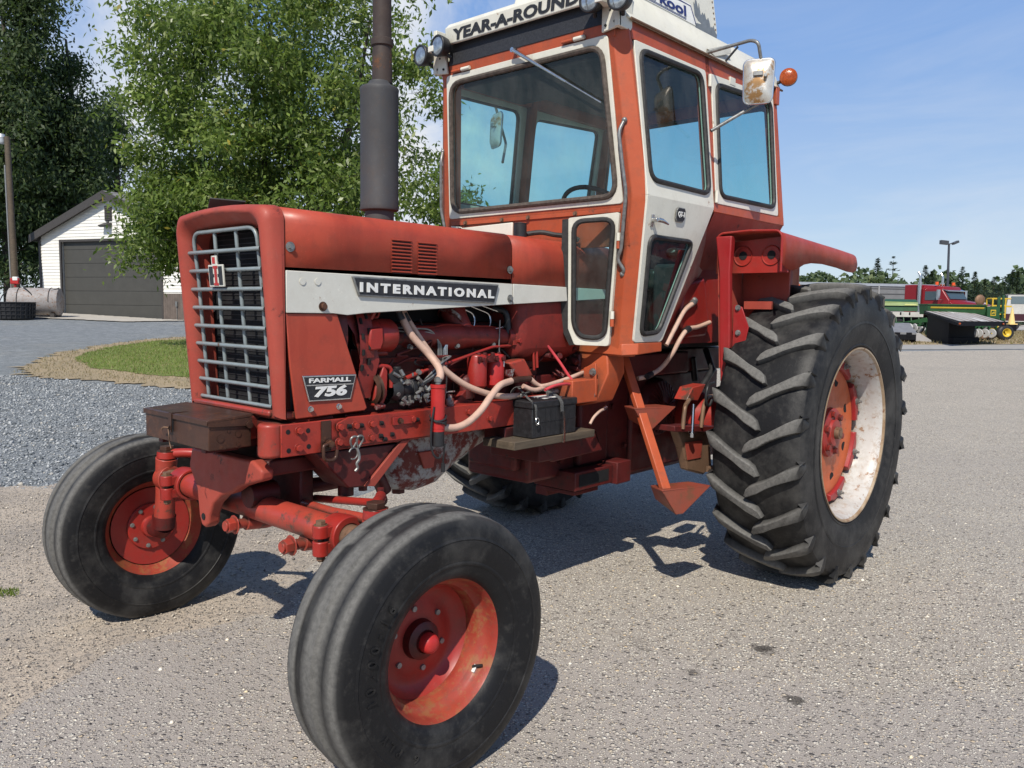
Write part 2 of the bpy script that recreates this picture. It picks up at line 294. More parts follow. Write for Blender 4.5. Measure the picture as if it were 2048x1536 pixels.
# ---------------------------------------------------------------- wheels
WB, ZF, ZR, YF, YR = 2.776, .3965, .767, .957, 1.02
def front_wheel(s):
    w = empty('front_wheel', parent=T); steer = R(-2.2)
    mt = M4.Translation((WB, s*YF, ZF)) @ M4.Rotation(steer, 4, 'Z') @ M4.Diagonal((1, s, 1, 1))
    def mb(): m = MB(); m.xf = mt; return m
    # axial coordinate: +y = outboard
    half = [(.098,.214),(.112,.222),(.121,.243),(.131,.285),(.136,.325),(.133,.352),(.126,.374),(.119,.391),(.110,.4010),(.100,.4050),(.074,.4090),(.070,.4070),(.066,.4020),(.034,.4045),(.030,.4085),(.026,.4145),(0,.415)]
    prof = half + [(-a, r) for a, r in half[-2::-1]]
    t = mb(); t.lathe(prof, (0,0,0), (0,1,0), 120)
    # raised bead lines on the sidewall
    for sg in (1, -1):
        t.lathe([(sg*.1255,.258),(sg*.1285,.262),(sg*.1290,.268),(sg*.1275,.272)], (0,0,0), (0,1,0), 96)
        t.lathe([(sg*.1345,.335),(sg*.1372,.338),(sg*.1340,.346)], (0,0,0), (0,1,0), 96)
    o = t.build('tyre', M['rubber'], w, ang=50)
    ctr = V((WB, s*YF, ZF))
    for v in o.data.vertices:
        if v.co.z < .012: v.co.z = .003 + (v.co.z+.02)*.15
    setwear(o, lambda c: (lambda r, a: .8 if (r > .4005 and (a > .0725 or a < .0275)) else (.10 if r > .385 else .0))(math.hypot(c.x-WB, c.z-ZF), abs(c.y-s*YF)))
    if s > 0:       # moulded size marking and lettering on the outer sidewall
        L = mb()
        def arc_text(st, r, a0, size, step):
            for i, ch in enumerate(st):
                if ch == ' ': continue
                a = a0 + i*step
                rad = V((math.cos(a), 0, math.sin(a))); tang = V((-math.sin(a), 0, math.cos(a)))
                text_mb(L, ch, V((0,.1312,0)) + rad*(r-size*.35), tang, rad, size, .0055, .01, 1.0, align='CENTER')
        arc_text('10.00-16', .298, R(-10), .042, R(7.2)); arc_text('6 PLY', .300, R(-62), .036, R(7))
        for q in range(2):
            a_ = [R(150+q*130+t_*3.2) for t_ in range(14)]
            L.tube([V((math.cos(a)*.322, .134, math.sin(a)*.322)) for a in a_]+[V((math.cos(a)*.284, .128, math.sin(a)*.284)) for a in a_[::-1]], .0022, 5, closed=True)
        L.build('sidewall_lettering', M['rubber'], w, ang=30)
    rim = mb(); rim.lathe([(.098,.214),(.104,.2267),(.110,.2255),(.106,.219),(.094,.212),(.078,.205),(.062,.203),(.050,.196),(.040,.184),(.018,.176),(-.006,.176),(-.022,.180),(-.034,.176),(-.050,.182),(-.070,.200),(-.092,.211),(-.106,.219),(-.110,.2255),(-.104,.2267),(-.098,.214)], (0,0,0), (0,1,0), 96)
    rim.build('rim', M['rim_red'], w, ang=30)
    d = mb(); d.lathe([(-.006,.178),(-.020,.168),(-.036,.150),(-.040,.130),(-.036,.112),(-.030,.085),(-.030,.0)], (0,0,0), (0,1,0), 72)
    d.lathe([(-.050,.176),(-.048,.150),(-.046,.0)], (0,0,0), (0,1,0), 72); d.build('wheel_disc', M['red'], w, ang=40)
    h = mb(); h.lathe([(-.030,.062),(-.004,.058),(.000,.050),(.004,.036),(.012,.034)], (0,0,0), (0,1,0), 40); h.build('hub', M['grime_shade_red'], w)
    c = mb(); c.lathe([(.008,.031),(.026,.031),(.036,.027),(.043,.018),(.046,.0)], (0,0,0), (0,1,0), 36); c.build('hub_cap', M['bright_red'], w)
    g = mb(); g.lathe([(-.046,.106),(-.054,.106),(-.058,.102),(-.060,.050),(-.075,.046),(-.082,.030),(-.082,0)], (0,0,0), (0,1,0), 48); g.build('brake_drum', M['red'], w)
    for k in range(8):
        a = R(12+45*k); p = V((math.cos(a)*.088, 0, math.sin(a)*.088))
        b = mb(); b.bolt(p+V((0,-.057,0)), (0,-1,0), .0075, .006); b.build('wheel_bolt', M['grey_metal'], w)
    for k in range(6):
        a = R(20+60*k); p = V((math.cos(a)*.098, 0, math.sin(a)*.098))
        b = mb(); b.cyl(p+V((0,-.034,0)), p+V((0,-.026,0)), .0095, .0085, 14); b.build('wheel_bolt', M['grey_metal'], w)
    if s > 0:
        v = mb(); a = R(-144); p = V((math.cos(a)*.195, .045, math.sin(a)*.195)); v.cyl(p, p+V((-.012,.03,.010)), .006, .005, 10); v.build('valve_stem', M['black'], w)
        v = mb(); v.obox(p+V((.002,.002,-.002)), (math.cos(a),.2,math.sin(a)), (-math.sin(a),0,math.cos(a)), (0,1,0), .003, .024, .024); v.build('valve_label', M['white_print'], w)
    return w
front_wheel(1); front_wheel(-1)

def rear_wheel(s):
    w = empty('rear_wheel', parent=T); mt = M4.Translation((0, s*YR, ZR)) @ M4.Diagonal((1, s, 1, 1))
    def mb(): m = MB(); m.xf = mt; return m
    half = [(.190,.440),(.204,.452),(.212,.475),(.224,.530),(.233,.590),(.236,.640),(.233,.682),(.230,.710),(.222,.733),(.203,.748),(.150,.758),(.07,.762),(0,.762)]
    def carc(a):
        a = min(abs(a), .236); 
        for (a1, r1), (a2, r2) in zip(half[:-1], half[1:]):
            if r1 >= .64 and a2 <= a <= a1: t = (a1-a)/(a1-a2+1e-9); return r1+(r2-r1)*t
        return .64
    t = mb(); t.lathe(half + [(-a, r) for a, r in half[-2::-1]], (0,0,0), (0,1,0), 132)
    for sg in (1, -1): t.lathe([(sg*.2095,.468),(sg*.2150,.471),(sg*.2165,.478),(sg*.2140,.482)], (0,0,0), (0,1,0), 120); t.lathe([(sg*.231,.585),(sg*.2352,.588),(sg*.2345,.600)], (0,0,0), (0,1,0), 120)
    N = 22
    for side in (1, -1):
        for k in range(N):
            ph0 = 2*PI*(k + (.5 if side < 0 else 0))/N
            secs = []
            # from centre nose to shoulder, then down the shoulder.  (a, phi offset, top radius, base half width, top half width)
            path = [(-.030,-.008,.794,.030,.020),(-.012,.004,.7985,.042,.034),(.05,.050,.7987,.045,.037),(.10,.100,.797,.046,.038),(.150,.146,.794,.047,.039),(.195,.180,.789,.048,.039),(.226,.197,.778,.048,.037),(.234,.203,.757,.047,.034),(.237,.205,.730,.044,.027),(.236,.206,.690,.040,.014)]
            for j, (a, dp, rt, hb, ht) in enumerate(path):
                q0 = path[max(0, j-1)]; q1 = path[min(len(path)-1, j+1)]
                da, dphi = (q1[0]-q0[0]), (q1[1]-q0[1])*-.64; l = math.hypot(da, dphi) + 1e-9
                if j >= 7: da, dphi, l = .0, 1, 1; nx, ny = 0.0, 1.0
                else: nx, ny = -dphi/l, da/l       # across direction (axial, tangential)
                ph = ph0 + dp*.82
                def P(off, r, aa):
                    a_ = (aa + nx*off)*side; f = ph + ny*off/.77; return V((math.cos(f)*r, a_, math.sin(f)*r))
                if j < 7: rb = carc(a)-.012; ab = a
                else: rb = rt-.006; ab = a-.022
                if j < 7: secs.append([P(-hb, rb, ab), P(-ht, rt-.003, a), P(-ht*.8, rt, a), P(ht*.8, rt, a), P(ht, rt-.003, a), P(hb, rb, ab)])
                else: secs.append([P(-hb, rb, ab), P(-ht, rt, a-.003), P(-ht*.7, rt, a), P(ht*.7, rt, a), P(ht, rt, a-.003), P(hb, rb, ab)])
            t.loft(secs, True)
    o = t.build('tyre', M['rubber'], w, ang=32)
    for v in o.data.vertices:
        if v.co.z < .014: v.co.z = .002 + (v.co.z+.035)*.2
    setwear(o, lambda c: (lambda r: .95 if r > .786 else (.5 if r > .770 else 0.0))(math.hypot(c.x, c.z-ZR)) if abs(c.z) > .05 else .3)
    rim = mb(); rim.lathe([(.190,.440),(.206,.4623),(.214,.4615),(.214,.455),(.204,.448),(.190,.440),(.172,.432),(.150,.428),(.100,.424),(.070,.410),(.030,.398),(-.03,.398),(-.08,.410),(-.12,.424),(-.172,.432),(-.204,.448),(-.214,.455),(-.214,.4615),(-.206,.4623),(-.190,.440)], (0,0,0), (0,1,0), 120)
    rim.build('rim', M['white_rim'], w, ang=30, label='white rear wheel rim stained with rust')
    fl = mb(); fl.lathe([(.2035,.4475),(.2145,.4545),(.2152,.4618),(.2068,.4632),(.2035,.461)], (0,0,0), (0,1,0), 120); fl.build('rim_flange', M['rust_ring'], w, ang=40)
    d = mb(); d.lathe([(.028,.385),(.050,.380),(.066,.352),(.070,.335),(.060,.300),(.056,.240),(.066,.190),(.072,.150),(.072,.0)], (0,0,0), (0,1,0), 96); d.lathe([(.02,.385),(.03,.2),(.03,0)], (0,0,0), (0,1,0), 60)
    d.build('wheel_disc', M['orange2'], w, ang=30, label='orange cast rear wheel centre')
    for k in range(8):
        a = R(22.5+45*k); p = V((math.cos(a)*.285, .0575, math.sin(a)*.285)); h = mb(); h.cyl(p-V((0,.01,0)), p+V((0,.002,0)), .026, n=20); h.build('disc_hole', M['deep'], w)
    rg = mb()
    for k in range(8):
        a0 = 2*PI*k/8+.10
        secs = []
        for j in range(9):
            a = a0 + j*.075; u_ = V((math.cos(a), 0, math.sin(a)))
            ro = .412 if 2 <= j <= 6 else .398
            secs.append([u_*.345+V((0,.052,0)), u_*.352+V((0,.088,0)), u_*(ro-.014)+V((0,.088,0)), u_*ro+V((0,.060,0)), u_*ro+V((0,.035,0))])
        rg.loft(secs, True)
    rg.build('clamp_ring', M['post_red'], w, bevel=.004)
    for k in range(8):
        a = 2*PI*k/8+.10+.3; p = V((math.cos(a)*.378, .088, math.sin(a)*.378)); b = mb(); b.bolt(p, (0,1,0), .014, .014); b.cyl(p, p+V((0,.03,0)), .007, n=8); b.build('clamp_bolt', M['grey_metal'], w)
    h = mb(); h.lathe([(.070,.135),(.092,.130),(.098,.110),(.098,.078),(.110,.070),(.112,.045),(.112,0)], (0,0,0), (0,1,0), 48); h.build('hub', M['red'], w)
    for k in range(6):
        a = R(60*k+15); p = V((math.cos(a)*.104, .0975, math.sin(a)*.104)); b = mb(); b.bolt(p, (0,1,0), .016, .014); b.build('wheel_bolt', M['engine_red'], w)
    a_ = mb(); a_.cyl((0,.10,0), (0,.135,0), .034, .032, 24); a_.cyl((0,.135,0),(0,.138,0),.018,.018,16); a_.build('axle_end', M['rust2'], w)
    return w
rear_wheel(1); rear_wheel(-1)
ax = MB(); ax.cyl((0,-1.05,ZR), (0,1.05,ZR), .040, n=24); ax.build('rear_axle', M['rust2'], T)

# ---------------------------------------------------------------- front axle
YA, XA, ZA = .56, 2.78, .648
m = MB(); m.cyl((XA,-YA,ZA), (XA,YA,ZA), .050, n=32); m.build('front_axle', M['axle_red'], T)
for s in (1, -1):
    m = MB(); m.cyl((XA,s*YA*.98,ZA-.002), (XA,s*.735,ZA-.004), .043, n=28); m.build('axle_extension', M['rust2'], T)
    c = MB(); c.lathe([(-.055,.054),(-.055,.064),(.0,.068),(.03,.066),(.03,.044)], (XA,s*(YA-.0),ZA), (0,s,0), 36)
    c.cyl((XA+.085,s*YA-.012*s,ZA+.004),(XA+.085,s*YA-.012*s,ZA+.046),.027,n=20); c.cyl((XA+.085,s*YA-.012*s,ZA-.055),(XA+.085,s*YA-.012*s,ZA-.006),.027,n=20)
    c.obox((XA+.055,s*YA-.012*s,ZA+.024),(1,0,0),(0,1,0),(0,0,1),.05,.05,.036); c.obox((XA+.055,s*YA-.012*s,ZA-.03),(1,0,0),(0,1,0),(0,0,1),.05,.05,.036)
    o = c.build('axle_clamp', M['red'], T, bevel=.003)
    b = MB(); b.cyl((XA+.085,s*YA-.012*s,ZA-.075),(XA+.085,s*YA-.012*s,ZA+.052),.010,n=12); b.bolt((XA+.085,s*YA-.012*s,ZA+.046),(0,0,1),.017,.013); b.bolt((XA+.085,s*YA-.012*s,ZA-.054),(0,0,-1),.016,.014); b.build('clamp_bolt', M['rust2'], o)
    k = MB(); k.tube([(XA,s*.728,.735),(XA,s*.735,.70),(XA,s*.752,.56),(XA,s*.768,.445)], [.046,.044,.040,.045], 26); k.cyl((XA,s*.69,ZA-.004),(XA,s*.76,ZA-.006),.058,.052,26)
    k.build('spindle', M['axle_red'], T, bevel=.003)
    kb = MB(); kb.cyl((XA,s*.768,.470),(XA,s*.775,.415),.050,.046,26); kb.tube([(XA,s*.77,.43),(XA,s*.80,.405),(XA,s*.86,.398)], [.045,.045,.040], 20); kb.build('spindle_knuckle', M['grime_shade_red'], T)
    u = MB(); u.cyl((XA,s*.727,.735),(XA,s*.725,.765),.043,.040,24); u.tube(bend([(XA+.0,s*.725,.752),(XA-.055,s*.66,.760),(XA-.16,s*.55,.745),(XA-.20,s*.50,.735)],.05),.020,14); u.build('steering_arm', M['red'], T, bevel=.002)
    nb = MB(); nb.bolt((XA,s*.725,.765),(0,0,1),.031,.020); nb.build('kingpin_nut', M['rust'], T, bevel=.002)
    bj = MB(); bj.sphere((XA-.20,s*.50,.722),.025); bj.cyl((XA-.20,s*.50,.70),(XA-.20,s*.50,.765),.012,n=12); bj.build('ball_joint', M['grime_shade_red'], T)
    tr = MB(); tr.tube([(XA-.20,s*.50,.71),(XA-.20,s*.10,.66)], .015, 12); tr.build('tie_rod', M['red'], T)
    lg = MB()
    for yy in ((.36,),(-.02,))[0 if s > 0 else 1]:
        lg.tube([(XA+.03,yy+.10*0,ZA-.062),(XA-.05,yy,ZA-.070),(XA-.12,yy,ZA-.065)], .030, 16); lg.cyl((XA+.01,yy,ZA-.065),(XA+.115,yy-.0,ZA-.062),.019,n=16); lg.bolt((XA+.075,yy,ZA-.063),(1,0,0),.027,.030)
    lg.build('axle_lock_bolt', M['axle_red'], T, bevel=.002)
# axle support casting that straddles the axle tube
m = MB()
prof = [(-.27,.78),(-.245,.855),(.20,.862),(.26,.835),(.255,.80),(.17,.775),(.10,.752),(.045,.722),(-.025,.700),(-.085,.660),(-.118,.612),(-.125,.575),(-.150,.556),(-.178,.562),(-.196,.60),(-.21,.70)]
m.prism([(XA+.075,y,z) for y, z in prof], (.05,0,0)); m.build('axle_support', M['nose_red'], T, bevel=.010, seg=3)
m = MB(); m.boxb(XA-.20,XA+.075,-.245,.215,.80,.858); m.boxb(XA-.16,XA-.10,-.20,.15,.56,.80); m.build('axle_support_base', M['grime_shade_red'], T, bevel=.008)
m = MB(); m.cyl((XA+.124,-.158,.600),(XA+.128,-.158,.600),.013,n=16); m.build('pivot_hole', M['deep'], T)
m = MB(); m.cyl((XA-.05,.05,ZA+.055),(XA+.06,.05,ZA+.055),.045,n=20); m.build('pivot_pin', M['grime_shade_red'], T)
for s in (-1, 1):
    m = MB(); m.boxb(XA+.03,XA+.075,s*.165-.025,s*.165+.025,.858,.905); m.build('bolster_leg', M['grime_shade_red'], T, bevel=.004)
    m = MB(); m.boxb(XA-.17,XA-.11,s*.165-.03,s*.165+.03,.855,.905); m.build('bolster_leg', M['grime_shade_red'], T, bevel=.004)
# centre steering arm and drag link
m = MB(); m.tube(bend([(XA-.16,.02,.70),(XA-.26,.06,.70),(XA-.36,.16,.735),(XA-.42,.20,.74),(XA-.46,.20,.66)],.06),.030,14); m.cyl((XA-.16,.03,.66),(XA-.16,.03,.79),.036,n=18); m.cyl((XA-.17,-.02,.72),(XA-.17,-.02,.775),.05,n=12); m.build('centre_steering_arm', M['grime_shade_red'], T, bevel=.003)
m = MB(); m.tube([(XA-.13,.10,.655),(XA-.05,.42,.69),(XA-.05,.66,.705)],.018,14); m.build('tie_rod', M['axle_red'], T)

# ---------------------------------------------------------------- bolster and frame rails
m = MB(); m.boxb(2.60,2.86,-.255,.255,.905,1.005); m.boxb(2.55,2.90,-.16,.16,.93,1.02); m.build('bolster', M['frame_red'], T, bevel=.01)
for s in (1, -1):
    m = MB(); m.lathe([(0,.0),(0,.034),(.006,.042),(.112,.042),(.118,.034),(.118,0)], (2.885,s*.285,.885), (0,0,1), 24); m.boxb(2.80,2.885,s*.285-.04,s*.285+.04,.888,1.000); m.build('bolster_corner', M['axle_red'], T, bevel=.006, seg=3)
    m = MB(); y0, y1 = sorted((s*.318, s*.331)); m.boxb(1.30,2.872,y0,y1,.886,1.000)
    yi = s*.25; ya, yb = sorted((yi, s*.317)); m.boxb(1.30,2.55,ya,yb,.986,.999); m.boxb(1.30,2.55,ya,yb,.887,.900); m.build('frame_rail', M['frame_red'], T, bevel=.003)
    m = MB(); y0, y1 = sorted((s*.3315, s*.343)); m.prism([(2.63,y0,.899),(2.65,y0,.985),(2.60,y0,1.004),(2.18,y0,.999),(2.15,y0,.985),(2.15,y0,.905),(2.20,y0,.893)], (0,y1-y0,0)); rail2 = m.build('rail_plate', M['frame_red'], T, bevel=.002)
    if s > 0:
        for x, z in ((2.845,.985-.012),(2.843,.908),(2.765,.97),(2.763,.914),(2.705,.972)):
            h = MB(); h.cyl((x,.326,z),(x,.3322,z),.0085,n=14); h.build('bolt_hole', M['deep'], T)
        for x, z in ((2.60,.970),(2.545,.922),(2.545,.968),(2.455,.920),(2.452,.968),(2.435,.905),(2.40,.92),(2.275,.965)):
            h = MB(); h.tube([(x-.008,.3425,z-.001),(x+.008,.3425,z+.001)],.0085,12); h.build('bolt_hole', M['deep'], T)
        for x, z, y in ((2.802,.973,.331),(2.805,.913,.331),(2.64,.972,.343),(2.645,.917,.343),(2.572,.970,.343),(2.497,.969,.343),(2.500,.918,.343),(2.30,.97,.343),(1.98,.97,.331),(1.85,.93,.331)):
            h = MB(); h.bolt((x,y,z),(0,1,0),.0125,.012); h.build('frame_bolt', M['frame_red'], T, bevel=.001)
        m = MB(); m.boxb(2.29,2.40,.3435,.352,.955,.985); m.build('canister_bracket', M['red'], T, bevel=.001); h = MB(); h.bolt((2.368,.352,.970),(0,1,0),.009,.012); h.build('frame_bolt', M['rust'], T)
m = MB(); m.boxb(2.672,2.712,.3318,.3345,.888,.998); m.build('oil_stain_strap', M['rust'], T)
m = MB(); m.tube(bend([(2.688,.346,.915),(2.715,.350,.915),(2.716,.352,.862),(2.680,.354,.857),(2.664,.354,.866),(2.660,.354,.893)],.018,6),.0065,10); m.bolt((2.683,.340,.915),(0,1,0),.013,.014); m.build('tow_hook', M['rust'], T)
m = MB(); c0 = V((2.585,.365,.915))
for dx in (-.012,.014): m.tube([c0+V((dx+.004*math.sin(a*2),.004, 0))+V((math.cos(a)*.013,math.sin(a)*.006,math.sin(a)*.022)) for a in [2*PI*k/16 for k in range(16)]],.0042,8,closed=True)
m.tube([c0+V((.012+math.cos(a)*.019,.0,-.042+math.sin(a)*.021)) for a in [R(20+k*20) for k in range(15)]],.0028,7)
m.tube(smoothp([c0+V((0,.006,-.022)),c0+V((-.006,.01,-.045)),c0+V((-.004,.012,-.065)),c0+V((.006,.012,-.078)),c0+V((.002,.012,-.094)),c0+V((.012,.01,-.106))],4),.0052,7); m.build('hitch_clip', M['grey_metal'], T)
# triangular brace below the rail
m = MB(); m.prism([(2.73,.16,.885),(2.33,.16,.875),(2.50,.16,.728),(2.585,.16,.735)], (0,.16,0)); m.build('support_brace', M['grime_shade_red'], T, bevel=.006)
m = MB(); m.prism([(2.345,.322,.888),(2.30,.322,.888),(2.475,.322,.728),(2.52,.322,.735)], (0,.012,0)); m.build('brace_edge', M['nose_red'], T, bevel=.002)
m = MB(); m.cyl((2.54,.24,.735),(2.54,.24,.69),.03,n=18); m.bolt((2.49,.28,.729),(0,0,-1),.018,.02); m.build('brace_boss', M['grime_shade_red'], T)

# ---------------------------------------------------------------- steel box in front of the bolster
bx0, bx1, by0, by1 = 2.915, 3.075, -.262, .218
m = MB(); m.boxb(bx0,bx1-.004,by0+.004,by1-.004,.918,1.022); box = m.build('toolbox', M['rust'], T, bevel=.003, label='brown rusty steel toolbox')
m = MB(); m.loft([[(bx0-.004,by0,1.021),(bx1,by0,1.010),(bx1,by1,1.010),(bx0-.004,by1,1.021)],[(bx0-.004,by0,1.031),(bx1,by0,1.020),(bx1,by1,1.020),(bx0-.004,by1,1.031)]]); m.prism([(bx1,by0,1.021),(bx1+.003,by0,1.021),(bx1+.003,by0,1.003),(bx1,by0,1.003)],(0,by1-by0,0)); m.build('lid', M['rust'], box, bevel=.0015)
m = MB(); m.prism([(bx0,by1,1.02),(bx1,by1,1.012),(bx1,by1,1.000),(bx0+.02,by1,.992),(bx0,by1,.998)],(0,.003,0)); m.cyl((bx0+.012,by1+.001,.995),(bx0+.012,by1+.010,.995),.012,n=16)
for x, z, r in ((bx1-.045,.955,.012),(bx0+.05,.965,.010),(bx1-.06,.925,.006),(bx0+.05,.930,.006),(bx0+.085,.978,.005)): m.cyl((x,by1-.004,z),(x,by1-.0015,z),r,n=16)
m.build('lid_flap', M['rust'], box)
m = MB(); m.prism([(bx1+.003,-.055,1.022),(bx1+.003,-.030,1.022),(bx1+.003,-.034,.955),(bx1+.003,-.051,.955)],(.003,0,0)); m.boxb(bx1-.09,bx1+.004,-.053,-.032,1.0205,1.0245); m.tube([(bx1+.006,-.043,.972),(bx1+.010,-.043,.978),(bx1+.013,-.043,.970),(bx1+.008,-.043,.964)],.003,7,closed=True); m.build('hasp', M['rust'], box)
m = MB(); m.tube(smoothp([(bx1+.012,-.04,.972),(bx1+.02,-.06,.972),(bx1+.015,-.085,.962)],4),.003,6); m.tube(smoothp([(bx1+.012,-.043,.965),(bx1+.016,-.03,.945),(bx1+.01,-.04,.92),(bx1+.012,-.025,.90)],4),.0018,6); m.build('wire_tie', M['rust2'], box)
m = MB(); m.boxb(2.86,2.93,-.12,.15,.905,.99); m.boxb(2.93,3.05,-.20,-.17,.90,.917); m.boxb(2.93,3.05,.12,.15,.90,.917); m.build('toolbox_bracket', M['grime_shade_red'], T)

# ---------------------------------------------------------------- nose, grille, hood
def rrsec(x, hw, zb, zt, r, crown=.0, n=7):
    pts = [(x,hw,zb)]
    for k in range(n+1):
        a = PI/2*k/n; pts.append((x, hw-r+r*math.cos(a), zt-crown-r+r*math.sin(a)))
    m_ = 6; y1 = hw-r
    for k in range(1, m_): t = k/m_; y = y1*(1-2*t); pts.append((x, y, zt-crown+crown*(1-(y/y1)**2)))
    for k in range(n+1):
        a = PI/2*(1-k/n); pts.append((x, -(hw-r+r*math.cos(a)), zt-crown-r+r*math.sin(a)))
    pts.append((x,-hw,zb)); return pts
zt_f, zt_r = 1.748, 1.742
hood = MB()
zb = lambda x: 1.522-.0087*(2.85-x)
xs = [2.852,2.6,2.3,2.0,1.725]
hood.loft([rrsec(x,.332,zb(x),1.748-.004*(2.85-x),.058,.012) for x in xs], False, closed=False)
H = hood.build('hood', M['hood_red'], T, ang=30); sol = H.modifiers.new('thickness','SOLIDIFY'); sol.thickness = .006; sol.offset = -1
hood = MB(); xs = [1.720,1.5,1.2,.95]
hood.loft([rrsec(x,.334,zb(x),1.7435-.012*(1.72-x),.072,.012) for x in xs], False, closed=False)
H2 = hood.build('hood_rear', M['hood_red'], T, ang=30); sol = H2.modifiers.new('thickness','SOLIDIFY'); sol.thickness = .006; sol.offset = -1
# nose casting: lofted shell with an open mouth
def nose_sec(x0, hw, r_, zt, zb_, lean=0):
    out = []
    for p in rrsec(x0, hw, zb_, zt, r_, .014, 8): out.append((x0+lean*(p[2]-1.05), p[1], p[2]))
    return out
m = MB(); L = .062
S = [nose_sec(2.8545,.336,.050,1.750,1.018,0.0), nose_sec(2.856,.337,.050,1.752,1.018,.015), nose_sec(2.853,.334,.050,1.750,1.016,.072)]
S += [nose_sec(2.869,.325,.052,1.745,1.020,.074), nose_sec(2.880,.311,.064,1.735,1.026,.073), nose_sec(2.882,.296,.062,1.726,1.030,.071), nose_sec(2.875,.284,.060,1.718,1.034,.068), nose_sec(2.845,.262,.050,1.682,1.040,.06), nose_sec(2.79,.262,.050,1.680,1.040,.05)]
S = [[(x,y if y > 0 else y*.925,z) for x, y, z in sec] for sec in S]
m.loft(S, False, closed=False); N_ = m.build('grille_surround', M['nose_red'], T, ang=50)
m = MB(); m.boxb(2.80,2.868,-.315,.315,1.012,1.040); m.boxb(2.80,2.882,-.27,.27,1.020,1.043); m.build('grille_sill', M['axle_red'], T, bevel=.008)
m = MB(); m.boxb(2.66,2.785,-.27,.27,1.03,1.70); m.build('radiator', M['deep'], T)
fins = MB()
for k in range(34): fins.boxb(2.785,2.788,-.245,.245,1.045+k*.0188,1.049+k*.0188)
fins.build('radiator_fins', M['black'], T)
def gx(z): return 2.853+.072*(z-1.053)
G = MB(); nb_ = 9; zs = [1.053+.0677*k for k in range(nb_)]
for z in zs: G.tube([(gx(z),-.252,z),(gx(z)+.004,-.238,z),(gx(z)+.004,.238,z),(gx(z),.246,z)], .0073, 10)
ztop = 1.668
fr_ = [(gx(1.053)-.012,-.222,1.053)] + [(gx(z)-.012,-.222,z) for z in (1.2,1.4)] + bend([(gx(1.5)-.012,-.222,1.5),(gx(ztop)-.006,-.224,ztop),(gx(ztop)-.006,.224,ztop),(gx(1.5)-.012,.222,1.5)],.05,6) + [(gx(z)-.012,.222,z) for z in (1.4,1.2)] + [(gx(1.053)-.012,.222,1.053)]
G.tube(fr_, .0073, 10)
for y in (-.075,.083): G.tube([(gx(1.053)-.012,y,1.053),(gx(1.4)-.012,y*.98,1.4),(gx(ztop)-.012,y*.95,ztop)], .0073, 10)
G.build('grille', M['bar'], T)
# maker's emblem on the grille
e0 = V((gx(1.53)+.014,-.060,1.468)); er, eu, en = V((0,1,0)), V((.072,0,1)).normalized(), V((1,0,-.072))
def flat(mb, pts, lift, th=.002): mb.prism([e0+er*a+eu*b+en*lift for a, b in pts], en*th)
m = MB(); flat(m, [(-.012,0),(.092,0),(.092,.078),(.050,.078),(.050,.110),(.014,.110),(.014,.078),(-.012,.078)], 0, .006); em = m.build('emblem', M['stripe'], T, bevel=.001, label='square cream letter emblem')
m = MB(); flat(m, [(-.006,.006),(.020,.006),(.020,.034),(.027,.034),(.027,.045),(.020,.045),(.020,.072),(-.006,.072)], .0062, .001); flat(m, [(.086,.006),(.060,.006),(.060,.034),(.053,.034),(.053,.045),(.060,.045),(.060,.072),(.086,.072)], .0062, .001); m.build('emblem_letter', M['badge_black'], em, smooth=False)
m = MB(); flat(m, [(.024,.004),(.056,.004),(.056,.013),(.048,.013),(.048,.065),(.056,.065),(.056,.074),(.024,.074),(.024,.065),(.032,.065),(.032,.013),(.024,.013)], .0066, .001); flat(m, [(.022,.082),(.041,.082),(.041,.105),(.022,.105)], .0062, .001); m.build('emblem_letter', M['bright_red'], em, smooth=False)
